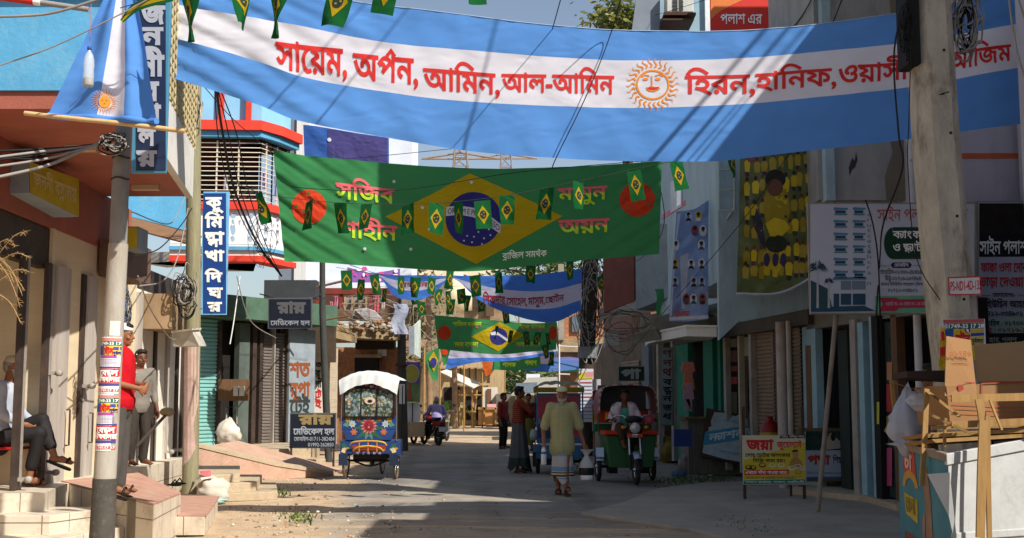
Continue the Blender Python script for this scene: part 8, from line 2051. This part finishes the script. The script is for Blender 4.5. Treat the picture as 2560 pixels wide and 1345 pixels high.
# ================================================================ bunting
FG_=cloth('pennant_green','#185a2e',.3,.3);FY=cloth('pennant_yellow','#b0951c',.3,.2);FK=cloth('pennant_dark_globe','#2c3a3a',.2,.2)
def pennant(i,curl,pinch,sway,nx=6,nz=10):
 W,H=.22,.385;mb=MB()
 def f(u,v,o):
  k=1-pinch*v*(1.1-.35*v);x=(u-.5)*W*k+sway*v*v
  y=curl*math.sin(u*3.4+v*2.2+i)*(.25+v)+.012*math.sin(v*7+u*4+i*2)*v;return Vector((x,y+o,-H*v+.02*curl*math.sin(u*5)*3))
 mb.add([f(a/nx,b/nz,0) for b in range(nz+1) for a in range(nx+1)],[(b*(nx+1)+a,b*(nx+1)+a+1,(b+1)*(nx+1)+a+1,(b+1)*(nx+1)+a) for b in range(nz) for a in range(nx)],FG_,True)
 for o in (-.004,.004):
  art(mb,[[(.5,.18),(.86,.5),(.5,.84),(.14,.5)]],lambda x,y,q,o=o: f(x,y,o),FY,0,.17)
  ring=[circ(.5,.5,.2,.15,18)]
  art(mb,ring,lambda x,y,q,o=o: f(x,y,o*1.8),FK,0,.2)
  for k in range(3): art(mb,[circ(.5+.1*math.cos(k*2.1+i),.5+.07*math.sin(k*2.1+i),.05,.02,8)],lambda x,y,q,o=o: f(x,y,o*2.5),FY,0)
 return mb
PV=[pennant(0,.015,.05,.0),pennant(1,.03,.2,.03),pennant(2,.04,.35,-.03),pennant(3,.05,.55,.01),pennant(4,.025,.1,-.02)]
PM_=[]
ORD=['first','second','third','fourth','fifth','sixth','seventh','eighth','ninth','tenth','eleventh','twelfth','thirteenth','fourteenth']
def bunting(Y,where,string,flags,seed,k=1.0):
 rg=random.Random(seed);ps=[P(x,y,Y) for x,y in string]
 mb=MB();mb.tube(cat(ps,6),.004,flat('#3a3a34'),4);mb.build('bunting_string',label='thin dark string of the pennants '+where,cat='string')
 for i,(x,y,var) in enumerate(flags):
  if len(PM_) <=var or PM_[var] is None:
   while len(PM_) <=var: PM_.append(None)
   PM_[var]=PV[var].build('pennant',flip=False);o=PM_[var]
  else: o=PM_[var].copy();COL.objects.link(o)
  o.location=P(x,y,Y)+Vector((0,rg.uniform(-.03,.03),0));o.rotation_euler=(R(rg.uniform(-14,14)),R(rg.uniform(-12,12)),R(rg.uniform(-62,62)));s=k*rg.uniform(.88,1.1);o.scale=(s*rg.choice((1,-1,.8)),s,s*rg.uniform(.92,1.06))
  tag(o,'green pennant, %s from left %s' % (ORD[i],where),'pennant','pennants '+where)
bunting(9.2,'at the top of the big blue banner',[(300,20),(480,-28),(700,-48),(980,-66),(1250,-70)],[(478,-30,3),(600,-58,2),(705,-42,3),(862,-56,1),(978,-86,0),(1172,-112,4)],1,1.12)
bunting(15.6,'in front of the big green banner',[(560,440),(645,480),(770,500),(920,510),(1090,508),(1270,488),(1450,452),(1690,402),(1850,380)],[(645,482,3),(773,501,0),(850,507,1),(917,511,0),(1020,512,0),(1092,509,4),(1146,506,0),(1205,501,0),(1268,489,4),(1368,470,0),(1446,454,1),(1584,422,0),(1690,402,0),(1826,384,2)],2)
bunting(23.8,'before the sagging blue banner',[(840,668),(935,684),(1080,696),(1187,690),(1330,664),(1520,640)],[(866,676,0),(903,698,4),(935,686,1),(1003,692,1),(1040,694,2),(1080,694,1),(1126,676,2),(1187,688,0),(1246,680,0),(1328,664,1),(1424,650,0)],3)
bunting(30,'in the cluster above the far green banner',[(940,715),(1040,722),(1150,716),(1280,740),(1480,700)],[(963,722,4),(1030,724,1),(1052,756,0),(1098,722,2),(1120,728,3),(1129,748,0),(1152,722,4),(1168,738,3),(1202,744,1),(1262,770,0),(1502,690,0)],4)
bunting(34.6,'across the far green banner',[(1180,806),(1240,815),(1300,826),(1370,832),(1400,822)],[(1243,816,3),(1279,826,0),(1314,829,4),(1346,831,4),(1368,833,0),(1380,880,2),(1362,862,3)],5)
# one loose pennant blown sideways at the top left, and an unseen cloth added high up to shade the green banner
tl=Sheet([(298,48),(330,8),(420,-18)],[(306,54),(344,26),(436,4)],9.2,.03,7);mb=MB();tl.mesh(mb,[FG_,FY,FG_],[[(300,50),(335,12),(425,-10)],[(303,52),(341,20),(430,-3)]],20,3);mb.build('pennant',label='green and yellow pennant blown sideways beside the navy vertical sign',cat='pennant',flip=False)
shade_cloth_quad=[Vector((x,14.5,z)) for x,z in ((.85,9.2),(5.1,9.3),(5.1,7.0),(1.25,6.9))]
mb=MB();vs=[]
for j in range(9):
 for i in range(31): p=shade_cloth_quad[0].lerp(shade_cloth_quad[1],i/30).lerp(shade_cloth_quad[3].lerp(shade_cloth_quad[2],i/30),j/8);vs.append(p+Vector((0,.04*math.sin(i*.7+j),0)))
mb.add(vs,[(j*31+i,j*31+i+1,(j+1)*31+i+1,(j+1)*31+i) for j in range(8) for i in range(30)],cloth('dark_green_cloth','#20502f',.12),True);mb.build('cloth_banner',label='plain dark green banner strung high over the street, shading the green one',cat='banner',flip=False)
# ================================================================ triangular flag with the sun on its stick
af=Sheet([(268,-30),(296,-30),(334,-30)],[(112,291),(262,303),(398,312)],9.6,.06,15)
r_=empty('hanging_flag',af.S(.5,1),0,'blue and white flag with orange sun gathered on a bamboo stick','flag')
mb=MB();vs=[]
nu,rows=42,26;col_=[]
def afS(u,v,o=0):
 p=af.S(u,v,o);p.y+=.05*math.sin(u*16)*(1-.55*v)*(.3+v);return p
for i,(u0,u1,m_) in enumerate(((0,.36,SKYB),(.36,.63,WHT),(.63,1,SKYB))):
 mb.add([afS(u0+(u1-u0)*a/14,b/rows) for b in range(rows+1) for a in range(15)],[(b*15+a,b*15+a+1,(b+1)*15+a+1,(b+1)*15+a) for b in range(rows) for a in range(14)],m_,True)
prt(mb,'flag_cloth',r_,flip=False)
mb=MB();at_=lambda x,y,o: afS(*af.uv(x,y),o);art(mb,[circ(262,254,14,15,20)],at_,flat('#e0912a',trans=.2),.008,9);art(mb,wavy_rays(262,254,17,33,26,2.6),at_,flat('#c87a34',trans=.2),.008,9)
for x,y in ((257,251),(266,251),(262,259)): art(mb,[circ(x,y,2,1.4,8)],at_,flat('#a8541e'),.012)
prt(mb,'sun_emblem',r_,flip=False)
mb=MB();mb.tube(cat([P(62,283,9.6),P(180,296,9.56),P(300,308,9.56),P(462,328,9.58)],6),.02,mat('pale_bamboo','#c8a878',var=.15,scale=8),8);prt(mb,'bamboo_stick',r_)
mb=MB();mb.tube(cat([afS(i/20,.985)+Vector((0,-.004,0)) for i in range(21)],2),.028,SKYB,8);prt(mb,'rolled_hem',r_)
bo_=empty('plastic_bottle',P(222,165,9.2),0,'clear plastic bottle with muddy water hanging on a string before the triangular flag','bottle')
mb=MB();mb.lathe([(0,-.165),(.035,-.165),(.042,-.15),(.04,-.1),(.043,-.09),(.04,-.03),(.043,.0),(.04,.05),(.03,.09),(.014,.115),(.014,.135)],(0,0,0),glass('clear_bottle_plastic','#dfe6ea',.1,.45),18);mb.build('shell',bo_)
mb=MB();mb.lathe([(0,-.16),(.034,-.16),(.038,-.14),(.037,-.1),(0,-.1)],(0,0,0),mat('muddy_water','#8a7a52',rough=.15),16);mb.build('water',bo_)
mb=MB();mb.lathe([(.0,.155),(.017,.155),(.017,.128),(.0,.128)],(0,0,0),flat('#2f4f9a'),12);mb.tube([(0,0,.15),(0,0,.55)],.002,flat('#c85a5a'),4);mb.build('cap',bo_)
mb=MB();mb.tube([P(-60,-16,9.4),P(85,4,9.4)],.03,flat('#c8342c'),10);mb.tube([P(85,4,9.4),P(102,6,9.4)],.029,INK_W,10);mb.tube([P(102,6,9.4),P(222,24,9.4)],.022,flat('#8d8a88'),10);mb.build('flag_pole',label='red white and grey metal pipe sticking out at the top left corner',cat='pole')
# ================================================================ wires
NW=[0]
def wire(label,pts,r,mt,n=8):
 mb=MB();mb.tube(cat([P(*p) if len(p)==3 and isinstance(p[0],(int,float)) and abs(p[0]) > 5.5 or (len(p)==3 and p[2] > 5.9 and not isinstance(p,Vector)) else p for p in pts],n),r,mt,5);mb.build('overhead_cable',label=label,cat='cable')
wire('pale thick cable curving across the blue wall at the top left corner',[(-60,42,9),(60,40,9),(150,28,9),(300,-20,9)],.012,GREYW)
wire('thin grey cable rising across the blue wall to the triangular flag',[(-60,182,9.2),(120,122,9.2),(300,36,9.2),(420,-30,9.2)],.006,GREYW)
for i,(ys,rr,mt,lb) in enumerate((((372,366,352),.009,BLACKW,'topmost dark cable running from the steel pole to the left edge'),((392,372,354),.012,GREYW,'second cable from the steel pole to the left edge'),((398,380,356),.008,BLACKW,'third cable, dark, from the steel pole to the left edge'),
                                 ((415,392,358),.011,GREYW,'fourth cable, pale, from the steel pole to the left edge'),((446,410,360),.014,GREYW,'thick lowest pale cable from the steel pole to the left edge'),((384,390,356),.007,BLACKW,'thin sagging cable between the others at the steel pole'))):
 wire(lb,[(-60,ys[0]+8,9.3),(110,ys[1]+6,9.8),(215,ys[2]+12,10.0),(292,346,10.15)],rr,mt)
rg=random.Random(8)
def tangle(label,c,Y,rx,ry,n,r,mts,seed,down=0):
 rg=random.Random(seed);t=MB()
 for k in range(n):
  pts=[];a0=rg.uniform(0,6.28);fx,fy=rg.uniform(.5,1.1),rg.uniform(.5,1.1);ox,oy=rg.gauss(0,rx*.25),rg.gauss(0,ry*.25)
  turn=rg.choice((4,5.5,7,9))
  for j in range(14):
   a=a0+turn*j/13;pts.append(P(c[0]+ox+rx*fx*math.cos(a)+rg.gauss(0,rx*.08),c[1]+oy+ry*fy*math.sin(a)+rg.gauss(0,ry*.08),Y+rg.uniform(-.08,.08)))
  t.tube(cat(pts,4),r*rg.uniform(.6,1.2),rg.choice(mts),5)
 return t.build('cable_tangle',label=label,cat='cables')
tangle('tangle of dark and grey cables knotted round the steel pole under the flag',(280,358),10.1,34,22,16,.006,(BLACKW,GREYW),1)
tangle('coil of pale cables hanging round the head of the timber pole',(468,250),17.0,26,90,14,.012,(GREYW,mat('beige_cable','#b5a88c')),2)
tangle('black coil of cables hanging on the timber pole above the junction box',(462,730),16.9,24,40,14,.009,(BLACKW,GREYW),3)
tangle('blue grey bundle of thin cables behind the cap of the man in red',(318,770),13.5,10,34,10,.006,(mat('blue_cable','#4a6a9a'),GREYW),4)
tangle('coils of black and silver cable behind the head of the concrete pole',(2416,60),10.9,30,70,20,.009,(BLACKW,GREYW,GREYW),5)
tangle('loose black cable loops left of the concrete pole',(2264,70),10.5,18,70,8,.007,(BLACKW,),6)
tangle('wild bunch of thin cables wound round the dark far pole',(1476,760),30.4,34,120,22,.012,(BLACKW,GREYW),7)
tangle('nest of cables under the tin eave of the red brown balcony',(1560,810),26,60,40,8,.006,(BLACKW,),8)
tangle('cable clutter hanging at the grilled balcony corner',(660,600),23.5,30,60,5,.006,(BLACKW,GREYW),9)
tangle('dry twigs and cables on the roof edge of the old house',(930,775),31.5,80,40,12,.006,(GREYW,WOODB),10)
tangle('thicket of thin cables over the far kerb beside the lightbox sign',(1075,800),39,55,80,9,.007,(GREYW,mat('beige_cable','#b5a88c')),12)
for k,(dx,lb) in enumerate(((0,'thickest black cable hanging from the timber pole top past the grilled balcony'),(14,'black cable just right of the thickest one at the grilled balcony'),(-12,'black cable just left of the thickest one at the grilled balcony'),(34,'thin outer cable sagging across the grilled balcony'))):
 wire(lb,[(540+dx*.2,214,18),(556+dx,330,19.5),(585+dx,470,21),(640+dx*.6,600,23),(704,690,24.5)],.022 if k==0 else .01,BLACKW)
for i,(pts,lb,r,mt) in enumerate((([(500,205,17.2),(620,330,20),(760,400,23),(1130,372,26)],'cable running from the timber pole behind the green banner',.007,BLACKW),([(700,452,16.8),(760,470,16.2),(1000,475,16.2),(1300,430,16.2),(1640,400,16.6)],'thin cord crossing the upper part of the big green banner',.005,BLACKW),
 ([(330,530,13),(420,560,15),(450,520,16.5),(480,440,17.1)],'cable looping from the steel pole up to the timber pole',.007,GREYW),([(335,640,12.5),(400,620,14.5),(455,560,16.5),(480,520,17.1)],'lower cable between the steel pole and the timber pole',.008,BLACKW),([(350,715,13),(410,700,15),(445,640,16.5),(470,520,17)],'frayed pale cable drooping before the cream shutters',.009,GREYW),
 ([(345,690,13),(375,770,14),(420,840,16),(440,850,16.8)],'pale cable slanting down to the junction box',.008,GREYW),([(600,690,24),(585,800,24),(575,860,24)],'loose white cable end hanging before the dark shops',.012,INK_W),([(592,690,23),(625,800,23.5),(690,845,24.5)],'pale cable running to the hanging medical hall board',.01,GREYW),
 ([(1412,-40,12),(1384,62,12.9),(1375,90,13.2)],'short black cord tied to the top edge of the blue banner',.006,BLACKW),([(1560,-40,12.4),(1530,75,12.93),(1470,230,12.9),(1395,385,12.9),(1380,420,13.2)],'long thin black cord hanging across the smiling sun banner',.006,BLACKW),([(1545,60,30),(1700,20,25),(1990,-80,22)],'thin line running up past the air conditioner',.006,BLACKW),
 ([(2280,-40,10.4),(2236,120,10.4),(2246,330,10.4),(2256,420,10.4),(2208,560,11.5),(2200,640,14.5),(2190,800,14.5)],'black drooping cable from the concrete pole over the property signboard',.009,BLACKW),([(2278,100,10.35),(2272,300,10.4),(2270,420,10.5),(2290,640,10.6),(2350,750,10.4)],'thin black cable dropping left of the number plate',.005,BLACKW),([(2164,500,14.6),(2182,560,14.5),(2195,650,14.5),(2200,780,14.5),(2206,900,15)],'twisted black wire hanging down the property signboard',.01,BLACKW),
 ([(2520,-30,10),(2530,60,10),(2548,150,10),(2580,240,10)],'silver cable hanging at the right edge',.01,GREYW),([(2540,-30,10),(2560,40,10),(2600,120,10)],'second silver cable at the top right corner',.009,GREYW),([(2060,-60,16),(1990,60,18),(1900,140,20)],'long cable at the top right running behind the banner',.01,BLACKW),([(2090,-60,16),(2010,70,18),(1920,160,20)],'long cable parallel to the first behind the banner',.008,BLACKW),([(2120,-40,15.5),(2068,90,15.5),(2040,130,16)],'short dark cable above the banner near the concrete pole',.008,BLACKW),
 ([(1975,380,16.8),(1850,560,17),(1660,780,20),(1560,900,24)],'thin straight cable slanting across the yellow poster',.006,BLACKW),([(1640,420,19),(1660,560,20),(1610,640,23),(1500,700,28)],'cable from the green banner end to the dark far pole',.007,BLACKW),([(1590,700,25),(1680,780,22),(1720,790,21)],'grey cable sagging behind the portrait poster',.01,GREYW))):
 wire(lb,pts,r,mt)
# cables over the street whose shadows fall across the big banner
SV=SUN
for (x0,y0,x1,y1,r,lb) in ((1906,82,1626,402,.026,'first'),(1962,80,1690,402,.022,'second'),(2008,72,1722,400,.008,'third'),(2016,70,1742,400,.008,'fourth'),(1243,50,1160,378,.014,'fifth'),(900,20,690,250,.01,'sixth'),(1010,30,800,300,.01,'seventh')):
 a,b=P(x0,y0,13)+SV*7.2,P(x1,y1,13)+SV*3.6;d=(a-b);mb=MB();mb.tube([b-d*.15,a+d*.6],r,BLACKW,6);mb.build('overhead_cable',label='%s of the cables strung above the street in front of the big banner' % lb,cat='cable')
# ================================================================ things on the ground
SACK=mat('woven_white_sack','#cfc3b4',rough=.85,var=.1,scale=5,dirt=.45,dirtcol='#9a7f62')
sk=G(531,1259)
r_=empty('rubbish_sack',sk,0,'dirty white woven sack with torn red printed top beside the timber pole','sack')
o=bag('sack_body',None,(0,0,.17),(.23,.17,.2),21,SACK,par=r_);o=bag('teal_plastic',None,(.02,-.06,.05),(.2,.15,.055),22,mat('teal_plastic_scrap','#8fb0aa',rough=.5),par=r_)
mb=MB();mb.add([(-.3,-.08,.16),(-.12,-.16,.34),(.05,-.1,.37),(-.05,0,.42),(-.2,.02,.4)],[(0,1,4),(1,3,4),(1,2,3)],SACK);mb.add([(-.14,-.1,.40),(.0,-.08,.37),(-.04,.02,.46),(-.2,.0,.45)],[(0,1,2,3)],mat('red_printed_paper','#c85a62',var=.4,scale=14));mb.build('torn_top',r_,flip=False)
bag('filled_sack','round pale sack on the shaded plinth below the dark shops',P(572,1086,24.0),(.24,.2,.24),31,SACK,neck=.12,cat_='sack')
for x,y,lb in ((436,1216,'left sandal lying on the step by the timber pole'),(448,1212,'right sandal lying on the step by the timber pole')):
 p=G(x,y,.3);mb=MB();mb.ell(p+Vector((0,0,.02)),(.05,.13,.018),SAND,Matrix.Rotation(R(60),3,'Z'));mb.tube([p+Vector((-.05,0,.02)),p+Vector((0,.02,.09)),p+Vector((.05,0,.02))],.012,SAND,5);mb.build('sandal',label=lb,cat='sandal')
# meters in the dark bay
mt_=empty('electric_meter',P(592,985,26.2),0,'white electric meters on a board in the dark bay behind the sack','meter')
mb=MB();rect(mb,26.3,546,948,622,1002,.06,WOODB);prt(mb,'board',mt_)
for x in (583,598): mb=MB();rect(mb,26.2,x,965,x+12,990,.08,flat('#b8b4a8'));prt(mb,'meter',mt_)
mb=MB();mb.tube([P(566,1080,26.2),P(566,1018,26.2),P(592,1018,26.2),P(592,1060,26.2)],.02,flat('#8a8478'),6);prt(mb,'conduit',mt_)
# brown pipe against the cream shutters
mb=MB();mb.tube([P(340,1118,13.6),P(412,1040,15.8)],.02,DKSTEEL,7);mb.ell(P(418,1030,15.8),(.1,.06,.06),mat('frayed_rope','#8a7c60'));mb.build('prop_bar',label='slanting dark bar with a rag knot behind the man in red',cat='bar')
# right side goods
d0=P(1720,905,22.0)
dr_=empty('hanging_dress',d0,0,'coral and pink child dress with trousers hanging in the green shop doorway','clothes')
def panel_(name,pts,mt,th=.03):
 mb=MB();mb.hexa([Vector((x,-th,z)) for x,z in pts],[Vector((x,th,z)) for x,z in pts],mt);return mb.build(name,dr_,bevel=.012)
k=22.0/F
panel_('blouse',[(-.1,0),(.1,0),(.13,-.17),(.08,-.19),(.08,-.36),(-.08,-.36),(-.08,-.19),(-.13,-.17)],mat('coral_cloth','#b86a5a',var=.2,scale=12));panel_('orange_trim',[(-.07,-.3),(.09,-.3),(.12,-.5),(-.12,-.5)],mat('orange_cloth_print','#b8742e',var=.3,scale=10),.028)
panel_('skirt',[(-.08,-.38),(.07,-.38),(.1,-.68),(-.1,-.68)],mat('pink_cloth','#a8808e',var=.12,scale=8),.034);panel_('trousers',[(-.07,-.66),(.06,-.66),(.06,-.9),(.01,-.9),(0,-.74),(-.01,-.9),(-.06,-.9)],mat('pink_cloth','#a8808e'),.03)
bc_=empty('plastic_crate',P(1706,1116,22.3),0,'blue plastic crate on the green shop threshold','crate')
mb=MB();s_=22.3/F
for x in range(9): mb.box((-.16+x*.038,-.1,0),(-.16+x*.038+.016,-.085,.31),mat('blue_crate_plastic','#25408f',rough=.4))
for z in (0,.15,.29): mb.box((-.165,-.098,z),(.165,-.083,z+.025),MATS['blue_crate_plastic'])
mb.box((-.165,-.08,0),(.165,.2,.3),MATS['blue_crate_plastic']);mb.build('crate_body',bc_)
bag('filled_sack','yellow brown sack on the ground right of the boy driving',G(1676,1160)+Vector((0,.5,.28)),(.26,.2,.3),41,mat('ochre_sack','#8f7a3a',var=.2,scale=5,dirt=.4),cat_='sack')
bag('filled_sack','white rag bundle under the blue crate beside the old kiosk',G(1718,1185)+Vector((0,.1,.2)),(.16,.14,.22),42,mat('rag_bundle','#8a7f78',var=.4,scale=7),cat_='sack')
bag('rag_heap','small blue plastic heap at the foot of the kiosk',G(1698,1192)+Vector((0,0,.06)),(.14,.1,.08),43,mat('blue_plastic_heap','#5a7a90',var=.3),cat_='rubbish')
kk=empty('old_kiosk',G(1745,1185),0,'old grey timber kiosk box behind the leaning signboard','kiosk')
mb=MB();c=G(1740,1188);mb.box((c.x-.12,c.y+.1,0),(c.x+1.3,c.y+1.2,1.05),mat('grey_kiosk_boards','#6a635a',var=.25,scale=4,dirt=.5,stretch=(5,5,.5)));prt(mb,'box',kk);mb=MB();mb.box((c.x-.18,c.y+.02,1.05),(c.x+1.35,c.y+1.25,1.09),WOODB);prt(mb,'lid',kk)
gc=empty('gas_cylinder',P(1925,1080,20.5),0,'red gas cylinder with yellow base on the kerb between the signs','cylinder')
mb=MB();mb.lathe([(0,.26),(.05,.26),(.06,.2),(.1,.16),(.15,.1),(.16,0)],(0,0,0),mat('red_cylinder_paint','#8f2620',rough=.4,var=.15),18);mb.build('red_top',gc);mb=MB();mb.lathe([(.16,-.003),(.165,-.15),(.165,-.55),(0,-.55)],(0,0,0),mat('yellow_cylinder_paint','#a88a1e',rough=.4,var=.15),18);mb.build('yellow_body',gc)
mb=MB();mb.add([P(1648,722,20)+Vector((.02*math.sin(i*2+j),.02*math.cos(j+i),0))+Vector(((i-1.5)*.05*(1-.1*j),0,-j*.075)) for j in range(7) for i in range(4)],[(j*4+i,j*4+i+1,(j+1)*4+i+1,(j+1)*4+i) for j in range(6) for i in range(3)],cloth('mint_plastic','#3f8a5c',.3),True);mb.build('plastic_bag',label='torn mint green plastic bag hanging from a cable left of the portrait poster',cat='bag',flip=False)
mb=MB();fx=P(1000,760,31);mb.add([fx+Vector(((i-2)*.09+.05*math.sin(j*1.3),.06*math.sin(i*2+j),-j*.13)) for j in range(7) for i in range(5)],[(j*5+i,j*5+i+1,(j+1)*5+i+1,(j+1)*5+i) for j in range(6) for i in range(4)],cloth('white_blue_rag','#b5bcd0',.3),True);mb.build('torn_poster',label='crumpled white and blue sheet hanging at the top of the dark kerb pole',cat='poster',flip=False)
# weeds, litter, stones
WEED=[mat('weed_leaf_%d' % i,h,var=.3,trans=.2) for i,h in enumerate(('#4a6a2a','#6a7a38','#3a5420'))]
def weeds(label,spots,n,seed):
 rg=random.Random(seed);mb=MB()
 for x,y,w in spots:
  for _ in range(n):
   p=G(x+rg.gauss(0,w*1.3),y+rg.gauss(0,7));a=rg.uniform(0,6.28);h=rg.uniform(.02,.075);d=Vector((math.cos(a)*.8,math.sin(a)*.5,1))*h;q=Vector((-math.sin(a),math.cos(a),0))*.012
   mb.add([p-q,p+q,p+d*.6+q*.8+d.cross(q)*.2,p+d],[(0,1,2,3)],rg.choice(WEED))
 mb.build('weeds',kind='stuff',label=label,cat='weeds',flip=False)
weeds('green weeds along the right kerb below the kiosk',[(1690,1205,30),(1730,1200,25),(1780,1198,20),(1460,1160,20)],130,1)
weeds('grass tuft on the road edge at the bottom right',[(1865,1322,26),(1840,1312,20),(1900,1335,18)],150,2)
weeds('sparse weeds in the dirt at the foot of the steps',[(735,1290,18),(702,1232,8),(760,1300,14)],60,3)
rg=random.Random(6);PB=[STEPC,mat('grey_pebble','#8f887c',var=.3),mat('brick_chip','#b08a6a',var=.3),mat('grey_pebble','#8f887c'),flat('#cfcac0',.6),mat('mud_clod','#7d6a52',var=.3)]
mb=MB()
for _ in range(900):
 x=rg.uniform(560,1000) if rg.random() < .6 else rg.uniform(1000,2150);y=rg.uniform(1180,1345);p=G(x,y)
 if x > 1000 and rg.random() < .5: continue
 r=rg.choice((.006,.008,.012,.022))*rg.uniform(.6,1.2);mb.ell(p+Vector((0,0,r*.3+ground_z(p.x,p.y))),(r,r*rg.uniform(.7,1.3),r*.6),rg.choice(PB),None,6,4)
mb.build('gravel',kind='stuff',label='loose stones and brick chips scattered on the dirt verge',cat='gravel')
LT=[flat(h,.5) for h in ('#d8d4cc','#c8a84a','#8fb4c8','#c85a4a','#e0dcd8')]
for i,(x,y,lb,k) in enumerate(((744,1308,'crumpled yellow wrapper on the dirt verge',1),(690,1302,'small white paper scrap on the dirt verge',0),(730,1306,'pale blue plastic scrap beside the yellow wrapper',2),(1010,1236,'white plastic scrap lying on the asphalt edge',4),(1468,1162,'flat white litter near the carrier bag',0),(1775,1196,'white litter in the kerb weeds',4),(880,1238,'tiny red wrapper on the sunlit dirt',3))):
 p=G(x,y);mb=MB();rg=random.Random(i);ps=[p+Vector((rg.uniform(-.06,.06),rg.uniform(-.06,.06),.03+rg.uniform(0,.04))) for _ in range(5)];mb.add(ps,[(0,1,2),(0,2,3),(0,3,4),(1,2,4)],LT[k]);mb.build('litter',label=lb,cat='litter',flip=False)
# concrete apron rising to the right shops
AP=mat('dusty_concrete_apron','#9a9184',rough=.9,var=.14,scale=1.6,dirt=.5,dirtcol='#6a5f50',bump=.4,bscale=18)
ap=[G(x,y) for x,y in ((1450,1290),(1560,1262),(1640,1228),(1760,1212),(1960,1206),(2200,1228),(2700,1240),(2900,1340),(2600,1420),(1980,1400),(1720,1330))]
mb=MB();mb.hexa([Vector((p.x,p.y,-.02)) for p in ap],[Vector((p.x,p.y,.045)) for p in ap],AP);mb.build('concrete_apron',kind='structure',label='dusty concrete apron before the right hand shops',bevel=.02)
# dry twig sprays at the left edge
mb=MB();rg=random.Random(12);TW=mat('dry_straw_twig','#a8895a',var=.2)
for k in range(9):
 a=P(-20,640+rg.uniform(-30,90),9.5);e=P(rg.uniform(30,75),640+rg.uniform(-110,180),9.5);m1=a.lerp(e,.6)+Vector((0,0,.06));ps=cat([a,m1,e],8);mb.tube(ps,.003,TW,4)
 for q in ps[4:]:
  for _ in range(2): mb.tube([q,q+Vector((rg.uniform(-.02,.04),rg.uniform(-.02,.02),rg.uniform(-.035,.02)))],.0015,TW,3)
mb.build('dry_twigs',label='spray of dry straw coloured twigs at the left edge',cat='twigs')
bpy.data.scenes.remove(TMP)
